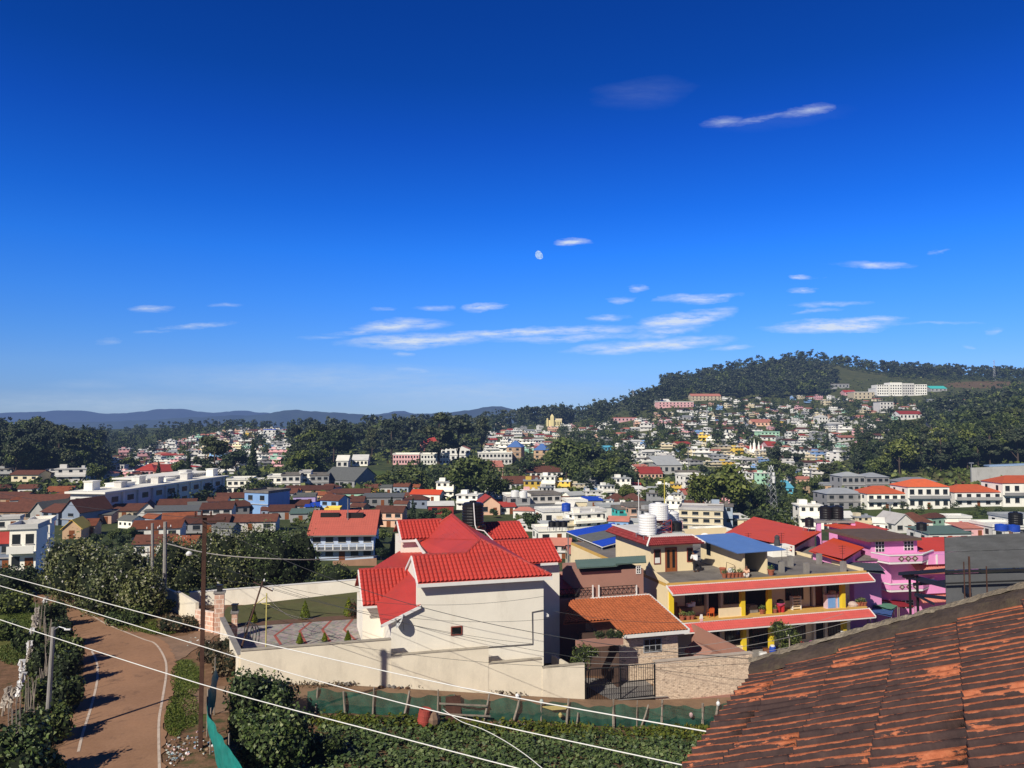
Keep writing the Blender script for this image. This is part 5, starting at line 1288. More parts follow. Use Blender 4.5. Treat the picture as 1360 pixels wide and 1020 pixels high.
cable('upper pale cable of three slanting across the road from the far left', [P(-120, 734, 22), P(0, 763, 19.4), P(260, 833, 15.2), P(378, 861, 13.8), P(613, 913, 11.6), P(941, 972, 9.5), P(1000, 982, 9.2)], .0085, cable_white, group='pale service cables')
cable('middle pale cable of three slanting down over the cream wall', [P(-120, 742, 21), P(0, 778, 18.5), P(130, 815.5, 16.4), P(325, 876, 14.0), P(436, 908, 12.9), P(600, 950, 11.6), P(906, 1016, 9.8), P(960, 1028, 9.5)], .008, cable_white, group='pale service cables')
cable('lowest pale cable of three passing over the hedge to the bottom edge', [P(-120, 780, 17), P(0, 823, 15.2), P(265, 908, 12.4), P(500, 971.5, 10.8), P(690, 1021, 9.8), P(760, 1038, 9.4)], .0078, cable_white, group='pale service cables')
pb = gp(266, 994); ptop = P(268, 684, pb.y)
rp = empty('utility_pole', pb, R(12), 'tall rusty steel I-section pole standing in the litter beside the road', 'utility pole')
M0 = Matrix.Translation(pb) @ Matrix.Rotation(R(18), 4, 'Z'); H = ptop.z - pb.z
m = MB(M0); m.box(-.1, .1, -.1, -.08, -.4, H); m.box(-.1, .1, .08, .1, -.4, H); m.box(-.012, .012, -.08, .08, -.4, H); m.build('shaft', rust, rp)
m = MB(M0); m.box(-.06, 1.0, -.16, -.10, H - .35, H - .27); m.box(-.5, .42, -.2, -.14, H - .12, H - .03); m.build('crossarm', rust, rp)
porc = M('brown_porcelain', (.10, .04, .025), .2, 4, .3)
for x, z in ((-.42, H - .03), (-.12, H - .0), (.3, H - .03)):
 MB(M0).lathe((x, -.17, z), [(.02, 0), (.05, .04), (.04, .09), (.06, .12), (.045, .17), (.05, .2), (.01, .26)], 10).build('insulator', porc, rp)
MB(M0).lathe((.95, -.13, H - .27), [(.02, 0), (.05, .04), (.04, .1), (.05, .14), (.01, .18)], 10).build('insulator', porc, rp)
a, b = P(318, 868, 50.5), P(349, 772, 52.5)
tpz = empty('leaning_pole', a, 0, 'thin dark leaning pole with a crossarm at the corner of the compound wall', 'utility pole')
m = MB(); m.tube([a - (b - a).normalized() * .6, b], .07, 7, .055); m.build('shaft', rust, tpz)
m = MB(); bar3(m, P(337, 773, 52.3), P(362, 785, 52.0), .07, .07); m.build('crossarm', rust, tpz)
for q in ((351, 770.5), (362, 782)): MB(Matrix.Translation(P(*q, 52.2))).lathe((0, 0, -.1), [(.02, 0), (.06, .05), (.05, .12), (.02, .2)], 8).build('insulator', white_plastic, tpz)
for k in range(3):
 m = MB(); c = P(331 + k * 4, 840, 51.0 - k * .25); m.tube([c + Vector((.42 * math.cos(t) * .7, -.1, .75 * math.sin(t) - .1 * k)) for t in np.linspace(-.6, math.pi + .3, 14)], .035, 5)
 m.build('cable_coil', cable_dark, tpz)
a = gp(61, 984); b = P(71, 833, a.y)
lp = empty('street_lamp', a, 0, 'grey concrete lamp post with a short arm in the hedge left of the road', 'street lamp')
m = MB(); m.tube([a - Vector((0, 0, .5)), b], .135, 10, .095); m.build('post', pole_conc, lp)
m = MB(); m.tube([b - Vector((0, 0, .15)), b + Vector((.35, -.1, .05)), b + Vector((.75, -.2, -.02))], .03, 6); m.build('arm', steel, lp)
m = MB(Matrix.Translation(b + Vector((.85, -.22, -.05)))); m.cbox((0, 0, 0), (.3, .1, .06)); m.build('lamp_head', white_plastic, lp)
tq = gp(213, 818)
def cpole(px, py0, py1, Y, r, label, mat=pole_conc):
 a, b = P(px[0], py0, Y), P(px[1], py1, Y); t = empty('utility_pole', a, 0, label, 'utility pole')
 m = MB(); m.tube([a - Vector((0, 0, .8)), b], r, 8, r * .8); m.build('shaft', mat, t)
 m = MB(); dz = (b - a)
 for k in (.93, .8, .62): c = a + dz * k; m.cbox(c, (1.1 if k > .7 else .5, .09, .09), R(15))
 m.build('crossarm', rust, t)
 for k in (-.45, 0, .45):
  MB(Matrix.Translation(a + dz * .93 + Vector((k, k * .27, .05)))).lathe((0, 0, 0), [(.02, 0), (.06, .06), (.04, .12), (.05, .16), (.01, .22)], 8).build('insulator', white_plastic, t)
 return t
cpole((202.5, 202.5), 814, 695, 71, .16, 'slim grey concrete pole at the left of the transformer pair')
cpole((218.5, 219.5), 808, 693, 70, .2, 'thicker grey concrete pole at the right of the transformer pair')
cpole((197, 196.5), 806, 728, 72.5, .07, 'thin steel pole left of the two concrete transformer poles', steel)
tr = empty('transformer', P(211, 790, 70.4), 0, 'pale blue transformer box mounted between the two concrete poles', 'transformer')
lb2 = M('pale_blue_metal', (.16, .33, .46), .15, 3, .5)
m = MB(Matrix.Translation(P(211, 783, 70.4))); m.cbox((0, 0, 0), (.75, .5, .95)); m.build('body', lb2, tr)
for k in (-.25, 0, .25): MB(Matrix.Translation(P(211, 783, 70.4))).lathe((k, 0, .48), [(.05, 0), (.08, .06), (.05, .12), (.07, .2), (.02, .3)], 8).build('bushing', white_plastic, tr)
m = MB(Matrix.Translation(P(211, 783, 70.4))); m.lathe((.5, 0, .1), [(.17, -.25), (.17, .25)], 10); m.build('oil_drum', lb2, tr)
m = MB(); bar3(m, P(203, 792, 70.6), P(219, 792, 70.2), .15, .15); m.build('platform', rust, tr)
cable('thick grey twisted cable running from the rusty pole over the shrubs to the right', [P(222, 722, 62), P(262, 732, 60), P(300, 738, 59), P(360, 742, 58), P(420, 743, 60), P(500, 738, 68)], .045, cable_grey)
MB(Matrix.Translation(P(251, 735, 60))).lathe((0, 0, -.18), [(.05, 0), (.2, .05), (.24, .2), (.1, .34), (.05, .36)], 10).build('joint_box', white_plastic, label='small round white cable joint hanging left of the rusty pole', cat='cable joint')
W = [((349, 772, 52.4), (722, 792, 50), 1.0, 'thin dark wire from the leaning pole to the top of the white house wall'), ((349, 772, 52.4), (707, 855, 51), .6, 'thin dark wire from the leaning pole down to the pipe on the white house'),
     ((362, 783, 52), (730, 822, 50.5), .9, 'thin dark wire from the end of the leaning crossarm to the small white canopy'), ((338, 774, 52), (1010, 905, 44), .8, 'thin dark wire from the leaning pole across the black gate to the stone wall'),
     ((330, 830, 50), (1010, 880, 45), 1.2, 'thin dark wire low across the cream wall towards the stone wall'), ((268, 690, 37.4), (1090, 880, 22), 1.4, 'thin dark wire from the top of the rusty pole to the foreground roof edge'),
     ((205, 705, 71), (349, 771, 52.5), .5, 'thin dark wire between the transformer poles and the leaning pole'), ((219, 700, 70), (268, 688, 37.6), .3, 'thin dark wire between the transformer poles and the rusty pole top'),
     ((219, 745, 70), (338, 775, 52.4), .4, 'lower thin wire from the transformer poles to the leaning crossarm'), ((268, 688, 37.4), (-60, 640, 60), .4, 'thin dark wire leaving the rusty pole top to the left'),
     ((737, 812, 50), (1000, 820, 50), .5, 'thin wire from the white canopy across the orange tiled roof'), ((780, 865, 47), (1120, 815, 40), .6, 'thin grey wire in front of the lower veranda, uppermost of three'), ((780, 872, 46), (1130, 825, 38), .6, 'thin grey wire in front of the lower veranda, middle of three'), ((770, 880, 46), (1140, 838, 36), .6, 'thin grey wire in front of the lower veranda, lowest of three')]
for a, b, sg, lab in W: cable(lab, [P(*a), P(*b)], .011, cable_dark if 'grey' not in lab else cable_grey, sg, 24, 'overhead_wire', cat='wire')
cable('loose pale rope trailing from the net fence down across the vegetable rows', [P(588, 942, 45), P(612, 958, 43), P(640, 968, 41.5), P(672, 985, 39.5), P(700, 1004, 38), P(722, 1022, 36.5)], .02, cable_white, name='rope', cat='rope')
yp = on_plane(353, 864, -16.0); ypo = empty('clothes_post', yp, 0, 'yellow clothes post with a short cross bar in the paved court', 'clothes post')
ymat = M('yellow_pipe_paint', (.58, .50, .16), .1, 3, .5)
m = MB(); hh = 74 * yp.y / F; m.tube([yp, yp + Vector((0, 0, hh))], .045, 6); m.build('post', ymat, ypo)
m = MB(); m.tube([yp + Vector((-.9, 0, hh * .78)), yp + Vector((-.1, 0, hh * .93))], .035, 5); m.tube([yp + Vector((-.35, 0, hh * .82)), yp + Vector((.25, 0, hh * .8))], .03, 5); m.build('cross_bar', ymat, ypo)
for k, q in enumerate(((395, 815), (383, 826))): cable(['pale washing line from the yellow post to the lawn, upper one', 'pale washing line from the yellow post to the lawn, lower one'][k], [yp + Vector((0, 0, hh * (.96 - .14 * k))), on_plane(395 + 25 * k, 822, -15.5)], .014, cable_white, .3, 12, 'washing_line', cat='washing line')
def net_fence(px, label):
 pass
rr = -5.0
def sf(px, r=rr): return sx(px, r, 950)
nf = sroot('net_fence', sf(640), rr, -18.4, 'long sagging green shade net fence on crooked wooden posts beside the vegetable field', 'fence')
net = MB(SF); rg = np.random.default_rng(21)
ss = np.linspace(sf(408), sf(985), 170); rows = 7; vs_ = []
for k, s in enumerate(ss):
 g = float(srow(s)); top = 1.25 + .10 * math.sin(s * 1.7) + .07 * math.sin(s * 4.1 + 1)
 for j in range(rows):
  t = j / (rows - 1)
  vs_.append((s, rr + .10 * math.sin(s * 2.3 + t * 2) * math.sin(t * 3.1) + .04 * math.sin(s * 9 + t * 5), g + .03 + top * t))
net.add(vs_, [(i * rows + j, (i + 1) * rows + j, (i + 1) * rows + j + 1, i * rows + j + 1) for i in range(len(ss) - 1) for j in range(rows - 1)])
mN, ntN, bsN = newmat('green_shade_net')
n1 = nz(ntN, 1.1, 5, .65, 'Pos'); wv = nz(ntN, 60, 2, .5, 'Pos')
ntN.links.new(ramp(ntN, n1, [(.3, (.008, .055, .036)), (.6, (.018, .115, .075)), (.8, (.10, .15, .11))]), bsN.inputs['Base Color']); bsN.inputs['Roughness'].default_value = .75
tb_ = ntN.nodes.new('ShaderNodeBsdfTransparent'); mxs = ntN.nodes.new('ShaderNodeMixShader')
outN = [n for n in ntN.nodes if n.type == 'OUTPUT_MATERIAL'][0]; hzN = [n for n in ntN.nodes if n.type == 'GROUP'][0]
ntN.links.new(ramp(ntN, wv, [(.38, (.6,) * 3), (.5, (0.08,) * 3)]), mxs.inputs[0]); ntN.links.new(hzN.outputs[0], mxs.inputs[1]); ntN.links.new(tb_.outputs[0], mxs.inputs[2]); ntN.links.new(mxs.outputs[0], outN.inputs[0])
net.build('net', mN, nf, smooth=True)
for px, lean, h, w_ in ((419, .1, 1.5, .06), (458, -.1, 1.3, .07), (495, .05, 1.6, .06), (537, .28, 1.5, .08), (581, .02, 1.7, .06), (603, .0, 1.5, .05), (643, .3, 1.6, .07), (682, .42, 1.7, .08), (718, .02, 1.35, .06), (752, .12, 1.6, .08), (765, .1, .8, .06), (814, .0, 1.75, .09), (845, .04, 1.7, .04), (851, .5, 1.4, .06), (878, .05, 1.75, .09), (932, .03, 1.5, .1), (948, .3, 1.7, .09), (975, .1, 1.6, .07)):
 s = sf(px); g = float(srow(s)); m = SM(); m.tube([(s - lean * .3, rr - .12, g - .2), (s + lean * .5, rr - .1 + rg.uniform(-.05, .05), g + h * .5), (s + lean, rr - .12, g + h)], w_, 6, w_ * .8); m.build('post', wood_post, nf)
m = SM(); s = sf(607); g = float(srow(s)); m.box(sf(591), sf(611), rr - .2, rr - .16, g + .1, g + 1.45); m.build('sheet_gate', rust_sheet, nf)
for (a, b, h) in ((578, 650, .35), (582, 646, .95)):
 m = SM(); bar3(m, (sf(a), rr - .26, float(srow(sf(a))) + h), (sf(b), rr - .26, float(srow(sf(b))) + h + .02), .06, .09); m.build('rail', wood_post, nf)
for px, h, c_ in ((686, 1.75, white_plastic), (718, 1.5, M('faded_cloth', (.45, .5, .46), .2, 6)), (743, .75, M('straw_cloth', (.45, .36, .14), .2, 6)), (952, 1.6, white_plastic), (916, .95, M('pale_pink_cloth', (.6, .4, .38), .1, 5))):
 s = sf(px); g = float(srow(s)); m = SM(); m.lathe((s, rr - .2, g + h - .28), [(.05, 0), (.11, .08), (.13, .2), (.06, .3)], 7); m.build('cloth_scrap', c_, nf)
m = SM(); s = sf(730); g = float(srow(s)); m.prism([(s - .5, rr - .14, g + 1.1), (s + 1.2, rr - .14, g + 1.0), (s + 1.0, rr - .2, g + .85), (s + .1, rr - .2, g + .88)], (0, .03, .05)); m.build('sacking', M('straw_cloth', (.45, .36, .14)), nf)
v = L(sf(556), rr - 1.6, float(srow(sf(556))) + .1)
t = empty('rusty_drum', v, 0, 'dented red rusty drum standing at the edge of the vegetable field', 'drum')
rd_ = M('faded_red_drum', (.34, .06, .045), .3, 3, .7, (.12, .05, .035), .7)
mm_ = Matrix.Translation(v) @ Matrix.Rotation(R(9), 4, 'Y')
MB(mm_).lathe((0, 0, 0), [(.36, 0), (.37, .3), (.39, .32), (.37, .34), (.37, .62), (.39, .64), (.37, .66), (.36, .95), (.33, .97), (.31, .8), (.05, .78)], 20).build('body', rd_, t)
MB(Matrix.Translation(v + Vector((.5, .15, 0)))).lathe((0, 0, 0), [(.4, 0), (.44, .4), (.32, .7), (.1, .85)], 9).build('rubble_sack', M('brown_sacking', (.24, .15, .10), .3, 4), label='lumpy brown sack leaning against the red rusty drum', cat='sack')
tn = empty('teal_net', gp(290, 985), 0, 'bright teal shade net hung in a steep swag between stakes beside the big hedge', 'net')
path = [(286, 884, 43, .6), (281, 905, 41.5, 1.2), (275, 925, 40, 1.3), (276, 946, 38, 1.3), (288, 968, 36, 1.9), (298, 985, 34.2, 1.8), (312, 1005, 32.5, 1.8), (335, 1040, 31, 1.8)]
A_t = spline([P(a, b, Y) for a, b, Y, h in path], 8); hs_ = np.interp(np.linspace(0, len(path) - 1, len(A_t)), range(len(path)), [q[3] for q in path])
vs_ = []; rows = 6
for k, p in enumerate(A_t):
 for j in range(rows):
  t = j / (rows - 1); vs_.append(p + Vector((.03 * math.sin(k * .7 + t * 2.5) + .22 * t * t, -.1 * t + .05 * math.sin(k * .9 + t * 3), -hs_[k] * t)))
m = MB(); m.add(vs_, [(i * rows + j, (i + 1) * rows + j, (i + 1) * rows + j + 1, i * rows + j + 1) for i in range(len(A_t) - 1) for j in range(rows - 1)])
mT, ntT, bsT = newmat('teal_shade_cloth'); ntT.links.new(ramp(ntT, nz(ntT, 2, 5, .6, 'Pos'), [(.3, (.0, .15, .13)), (.7, (.01, .30, .25))]), bsT.inputs['Base Color']); bsT.inputs['Roughness'].default_value = .6
m.build('net', mT, tn, smooth=True)
for a, b, Y in ((285, 880, 43), (275, 922, 40), (279, 948, 38), (303, 983, 34.2)):
 p = P(a, b, Y); m = MB(); m.tube([p + Vector((0, .1, .25)), Vector((p.x, p.y + .1, tz(p.x, p.y) - .3))], .035, 5); m.build('stake', wood_post, tn)
MB().prism([P(277, 945, 40.2), P(283, 958, 40.2), P(276, 956, 40.2)], Vector((0, .02, 0))).build('yellow_patch', M('straw_cloth', (.45, .36, .14)), tn)
for px, py0, py1, lab in ((341, 968, 1020, 'thin pale stake rising from the hedge near the bottom edge'), (304, 972, 1000, 'short stake in the hedge close to the teal net')):
 p = gp(px, py1); m = MB(); m.tube([p, P(px + 1, py0, p.y)], .035, 5, .025); m.build('garden_stake', wood_post, label=lab, cat='stake')
wf = empty('ragged_fence', gp(30, 900), 0, 'fence of posts wrapped in ragged pale plastic along the left field edge', 'fence')
rag = M('ragged_plastic', (.50, .44, .37), .35, 4, .8, (.2, .16, .13), .6, .5)
rg = np.random.default_rng(9); prev = None
for (px, py, h) in ((3, 945, 1.6), (12, 940, 1.3), (22, 928, 1.7), (29, 912, 1.8), (33, 895, 1.9), (38, 878, 1.6), (41, 862, 1.7), (46, 848, 1.9), (48, 836, 2.0), (54, 822, 1.9), (58, 812, 1.6)):
 p = gp(px, py + 6); m = MB(); le = rg.uniform(-.25, .35); m.tube([p, p + Vector((le * .4, 0, h * .5)), p + Vector((le, 0, h))], .06, 6, .045); m.build('post', wood_post, wf)
 n = 5; V = []
 for i in range(9):
  for j in range(5):
   t = i / 8; V.append(p + Vector((le * t + .22 * math.sin(j * 1.9 + i) * (.5 + .5 * rg.random()), .1 * math.cos(j * 2.1 + i * .8), h * (.25 + .75 * t) + rg.normal(0, .07))))
 m = MB(); m.add(V, [(i * 5 + j, i * 5 + j + 1, i * 5 + j + 6, i * 5 + j + 5) for i in range(8) for j in range(4)]); m.build('plastic_wrap', rag if rg.random() < .6 else white_plastic, wf)
 if prev: m = MB(); bar3(m, prev + Vector((0, 0, 1.0)), p + Vector((0, 0, 1.0)), .04, .06); m.build('rail', wood_post, wf)
 prev = p
sfn = empty('stick_fence', gp(92, 900), 0, 'rough fence of thin upright sticks along the left edge of the road', 'fence')
edge = spline([gp(*q) for q in [(66, 1010), (84, 968), (97, 930), (103, 893), (97, 866), (82, 846)]], 9)
for i, p in enumerate(edge):
 p = p + Vector((-1.5, -.6, 0)); h = rg.uniform(1.6, 3.0); m = MB(); m.tube([Vector((p.x, p.y, tz(p.x, p.y) - .2)), p + Vector((rg.uniform(-.25, .3), rg.uniform(-.2, .2), h))], .035, 5, .02); m.build('stick', wood_post, sfn)
def bush(label, base, blobs, n, size, mat, seed, cat='bush', name='bush', group=None, stems=5, extra=None, aspect=.6):
 """leafy bush: blobs in local metres (cx,cy,cz,rx,ry,rz)"""
 rg = np.random.default_rng(seed)
 t = empty(name, base, 0, label, cat, group)
 V, Fq = crown(blobs, n, size, rg, aspect, .75, .5, zmin=.02)
 mats = [mat]; mi = None
 if extra:
  mats.append(extra[0]); k = rg.random(len(Fq)) < extra[1]
  zc = V.reshape(-1, 4, 3)[:, 0, 2]; k &= rg.random(len(Fq)) < np.clip((zc - zc.min()) / (zc.max() - zc.min() + 1e-6) * 1.6, 0, 1)
  mi = k.astype(int)
 obj('foliage', npmesh('foliage', V, Fq, mats, mi), t)
 m = MB()
 for k in range(stems):
  b = blobs[k % len(blobs)]; a = rg.uniform(-.2, .2, 2)
  m.tube([(b[0] * .4 + a[0], b[1] * .4 + a[1], -.3), (b[0] * .7, b[1] * .7, b[2] * .5), (b[0], b[1], b[2] + b[5] * .4)], .06, 5, .02)
 obj('stems', m.mesh('stems', bark), t)
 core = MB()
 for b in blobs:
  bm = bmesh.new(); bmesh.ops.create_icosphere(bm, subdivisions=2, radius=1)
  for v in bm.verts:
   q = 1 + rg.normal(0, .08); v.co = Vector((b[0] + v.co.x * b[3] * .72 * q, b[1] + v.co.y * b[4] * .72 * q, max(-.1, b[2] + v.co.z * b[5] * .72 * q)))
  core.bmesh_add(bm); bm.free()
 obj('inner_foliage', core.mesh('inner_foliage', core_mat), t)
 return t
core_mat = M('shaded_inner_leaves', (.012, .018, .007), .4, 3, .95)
rr_ = random.Random(4)
def blobset(w, d, h, k, seed):
 r = random.Random(seed); B = [(0, 0, h * .42, w * .36, d * .36, h * .46)]
 for i in range(k):
  a = 2 * math.pi * i / k + r.uniform(-.3, .3); q = r.uniform(.2, .34)
  hh = h * r.uniform(.32, .62); B.append((math.cos(a) * w * q, math.sin(a) * d * q, hh, w * r.uniform(.16, .26), d * r.uniform(.16, .26), min(hh, h - hh) * r.uniform(.75, 1.05)))
 return B
def bpx(label, px, py_base, py_top, wpx, dfac, n, size, mat, seed, k=6, **kw):
 g = ground(px, py_base); sc = g.y / F
 return bush(label, g, blobset(wpx * sc, wpx * sc * dfac, (py_base - py_top) * sc, k, seed), n, size, mat, seed, **kw)
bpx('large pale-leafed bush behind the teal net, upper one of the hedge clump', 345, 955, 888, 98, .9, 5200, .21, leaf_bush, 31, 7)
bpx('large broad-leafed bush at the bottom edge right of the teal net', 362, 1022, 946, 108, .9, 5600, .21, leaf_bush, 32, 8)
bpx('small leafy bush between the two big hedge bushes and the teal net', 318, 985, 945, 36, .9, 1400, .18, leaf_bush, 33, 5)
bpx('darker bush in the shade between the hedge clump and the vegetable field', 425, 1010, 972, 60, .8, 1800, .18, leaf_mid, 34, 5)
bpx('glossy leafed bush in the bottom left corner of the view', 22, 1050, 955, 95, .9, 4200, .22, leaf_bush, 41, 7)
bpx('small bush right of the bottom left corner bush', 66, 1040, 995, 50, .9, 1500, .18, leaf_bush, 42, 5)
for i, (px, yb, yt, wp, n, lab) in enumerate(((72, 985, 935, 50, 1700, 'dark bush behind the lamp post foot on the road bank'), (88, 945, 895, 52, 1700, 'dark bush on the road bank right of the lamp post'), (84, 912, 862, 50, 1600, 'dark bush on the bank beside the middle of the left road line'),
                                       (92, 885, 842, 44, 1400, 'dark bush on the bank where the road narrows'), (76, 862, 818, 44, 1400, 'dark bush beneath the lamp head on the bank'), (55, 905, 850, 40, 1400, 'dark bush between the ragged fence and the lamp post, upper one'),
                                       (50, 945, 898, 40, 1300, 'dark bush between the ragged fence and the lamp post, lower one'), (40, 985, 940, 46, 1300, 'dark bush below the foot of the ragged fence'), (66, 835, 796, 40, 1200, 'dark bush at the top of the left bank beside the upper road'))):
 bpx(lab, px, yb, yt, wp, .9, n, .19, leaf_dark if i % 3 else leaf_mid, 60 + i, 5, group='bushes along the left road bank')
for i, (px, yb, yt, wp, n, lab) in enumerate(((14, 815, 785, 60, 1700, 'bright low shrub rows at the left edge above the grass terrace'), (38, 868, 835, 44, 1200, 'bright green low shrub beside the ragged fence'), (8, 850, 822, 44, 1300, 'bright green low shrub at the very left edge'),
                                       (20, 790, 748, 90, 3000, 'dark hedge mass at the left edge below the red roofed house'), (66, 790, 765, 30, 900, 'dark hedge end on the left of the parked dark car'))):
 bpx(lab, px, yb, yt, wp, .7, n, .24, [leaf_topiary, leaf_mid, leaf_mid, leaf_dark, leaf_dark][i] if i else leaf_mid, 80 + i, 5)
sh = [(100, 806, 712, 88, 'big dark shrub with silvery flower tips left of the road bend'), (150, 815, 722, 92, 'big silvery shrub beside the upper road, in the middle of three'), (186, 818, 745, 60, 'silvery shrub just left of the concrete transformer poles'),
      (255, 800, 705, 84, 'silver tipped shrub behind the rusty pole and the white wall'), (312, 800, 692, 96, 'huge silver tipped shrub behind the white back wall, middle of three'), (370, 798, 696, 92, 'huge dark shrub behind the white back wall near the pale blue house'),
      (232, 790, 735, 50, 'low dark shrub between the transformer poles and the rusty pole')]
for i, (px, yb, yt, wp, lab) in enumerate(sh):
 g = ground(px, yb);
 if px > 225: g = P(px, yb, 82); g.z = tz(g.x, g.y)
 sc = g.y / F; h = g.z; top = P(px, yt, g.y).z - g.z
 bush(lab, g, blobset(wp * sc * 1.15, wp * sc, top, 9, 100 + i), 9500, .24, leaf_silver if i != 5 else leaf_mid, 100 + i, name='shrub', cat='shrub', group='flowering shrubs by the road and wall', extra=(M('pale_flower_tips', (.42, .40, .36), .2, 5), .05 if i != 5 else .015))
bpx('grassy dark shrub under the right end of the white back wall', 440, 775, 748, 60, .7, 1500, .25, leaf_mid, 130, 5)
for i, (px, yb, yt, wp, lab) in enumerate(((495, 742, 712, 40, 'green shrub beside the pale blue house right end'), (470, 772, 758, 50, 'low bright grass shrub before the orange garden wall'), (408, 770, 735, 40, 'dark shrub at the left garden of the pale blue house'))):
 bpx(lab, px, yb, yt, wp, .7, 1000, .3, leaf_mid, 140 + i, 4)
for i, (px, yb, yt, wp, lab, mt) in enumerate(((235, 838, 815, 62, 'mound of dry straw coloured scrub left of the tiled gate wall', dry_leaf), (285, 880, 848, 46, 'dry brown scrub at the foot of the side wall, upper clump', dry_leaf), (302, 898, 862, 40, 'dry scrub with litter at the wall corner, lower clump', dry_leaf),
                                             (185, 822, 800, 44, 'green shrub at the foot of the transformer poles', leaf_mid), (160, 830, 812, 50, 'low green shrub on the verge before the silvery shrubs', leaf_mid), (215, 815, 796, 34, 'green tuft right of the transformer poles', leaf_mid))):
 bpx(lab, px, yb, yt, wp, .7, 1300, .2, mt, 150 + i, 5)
v = L(sx(770, 1.2), 1.2, -19.4); bush('climbing plant with pale flowers on the corner of the brown porch slab', v, [(0, 0, 2.2, .7, .5, .9), (.3, 0, 3.0, .9, .5, .6), (-.3, 0, 1.2, .45, .4, .9), (.9, .1, 3.0, .5, .4, .35)], 1500, .16, leaf_mid, 171, cat='climber', name='climbing_plant', extra=(M('pale_flower_tips', (.42, .40, .36)), .03))
for k in range(3): pass
v = L(sx(805, 1.7), 1.85, zz(800, 850, 1.6)); bush('row of dark pot plants along the brown porch slab', v, [(-.4, 0, .3, .5, .2, .3), (.4, 0, .35, .5, .2, .35), (1.0, .1, .3, .4, .2, .4)], 420, .13, leaf_dark, 172, cat='pot plants', name='porch_plants', stems=2)
v = L(sx(1041, RFc - 2.4), RFc - 2.4, zG); bush('small broad yard tree in front of the lower red awning', v, [(0, 0, 2.4, 1.1, .9, .9), (-.5, 0, 3.0, .7, .6, .6), (.7, 0, 2.0, .8, .7, .7), (.2, 0, 1.2, .7, .6, .8)], 1900, .17, leaf_mid, 173, cat='tree', name='yard_tree', extra=(M('pale_flower_tips', (.42, .40, .36)), .02))
g = on_plane(470, 821, LZ); bush('reddish leafed bush in the flower bed next to the tall cone shrub', g, [(0, 0, .7, .5, .4, .7), (.4, 0, .6, .4, .4, .55)], 500, .14, leafmat('reddish_leaves', (.08, .03, .015), (.14, .05, .03), (.1, .1, .04)), 174)
m = MB(); q = S(1049, 880, RFc - 3.5); m.tube([q - Vector((0, 0, 1)), q + Vector((0, 0, 2.0))], .06, 5); m.tube([q + Vector((0, 0, 1.2)), q + Vector((.7, .2, .4))], .05, 5); m.build('yard_post', wood_post, label='brown wooden post with a slanting brace in front of the yard tree', cat='post')
rg = np.random.default_rng(77)
n = 8500
s = rg.uniform(1.5, 36, n); r = rg.uniform(-21, -5.75, n)
row = np.round(r / .62) * .62; r = row + rg.normal(0, .11, n)
x = W0.x + AX.x * s + BX.x * r; y = W0.y + AX.y * s + BX.y * r
z = terr(x, y)
keep = ~((s < 4.5) & (r > -12)) | (rg.random(n) < .1)
lump = .5 + .5 * np.sin(s * 1.1 + r * .7) * np.sin(s * .37 - r * 1.3)
keep &= rg.random(n) < (.75 + .25 * lump)
x, y, z, s, r, lump = x[keep], y[keep], z[keep], s[keep], r[keep], lump[keep]
k = 9
ang = rg.uniform(0, 2 * np.pi, (len(x), k)); rad = rg.uniform(.02, .27, (len(x), k)); hh = rg.uniform(.12, .5, (len(x), k)) * (.6 + .5 * lump)[:, None] * (1 - rad * 1.3)
C = np.stack([x[:, None] + rad * np.cos(ang), y[:, None] + rad * np.sin(ang), z[:, None] + hh], -1).reshape(-1, 3)
Nn = np.stack([np.cos(ang) * .5, np.sin(ang) * .5, np.ones_like(ang)], -1).reshape(-1, 3)
V, Fq = leaf_quads(C, Nn, .21, rg, .75, .35)
rr3 = np.repeat(r, k); ss3 = np.repeat(s, k)
yel = (rg.random(len(C)) < np.clip((rr3 + 7.6) / 1.2, 0, .8)) | ((rg.random(len(C)) < .55) & (ss3 > 17) & (np.sin(ss3 * .5) + np.sin(rr3 * .8) > .9))
obj('crop_field', npmesh('crop_field', V, Fq, [leaf_crop, leaf_yellow], yel.astype(int)), label='rows of dark green leafy vegetables filling the field below the net fence', cat='crop', kind='stuff')
def grass(label, polys, n, size, mat, seed, name='verge_grass', hmax=.3):
 rg = np.random.default_rng(seed); Cs = []
 for (cx, cy, a, b) in polys:
  m_ = n // len(polys)
  for _ in range(m_):
   t = rg.uniform(0, 2 * np.pi); q = math.sqrt(rg.random()); g = ground(cx + a * q * math.cos(t), cy + b * q * math.sin(t))
   if g is not None: Cs.append((g.x, g.y, g.z + rg.uniform(.03, hmax)))
 C = np.array(Cs); Nn = rg.normal(0, 1, (len(C), 3)); Nn[:, 2] = abs(Nn[:, 2]) * .3
 V, Fq = leaf_quads(C, Nn, size, rg, .35, .5)
 return obj(name, npmesh(name, V, Fq, mat), label=label, cat='grass', kind='stuff')
grass('green grass on the verge right of the road around the rusty pole', [(246, 903, 20, 26), (243, 945, 22, 25), (232, 958, 14, 22)], 5200, .13, grass_leaf, 201, hmax=.13)
grass('sunlit grass strip on the bank below the silvery shrubs', [(140, 812, 34, 10), (185, 832, 34, 9), (215, 838, 22, 6)], 4000, .16, grass_leaf, 202, hmax=.16)
grass('green grass of the field terrace at the left edge', [(22, 835, 26, 16), (18, 870, 22, 14), (24, 812, 26, 10)], 4000, .15, grass_leaf, 203, hmax=.15)
grass('low weeds and grass along the foot of the net fence', [(450, 962, 40, 5), (700, 966, 90, 5), (900, 972, 50, 6)], 1300, .25, leaf_yellow, 204)
grass('dry grass along the foot of the cream boundary wall', [(420, 912, 60, 3), (590, 914, 60, 3), (700, 922, 50, 3)], 700, .2, dry_leaf, 205)
rg = np.random.default_rng(301)
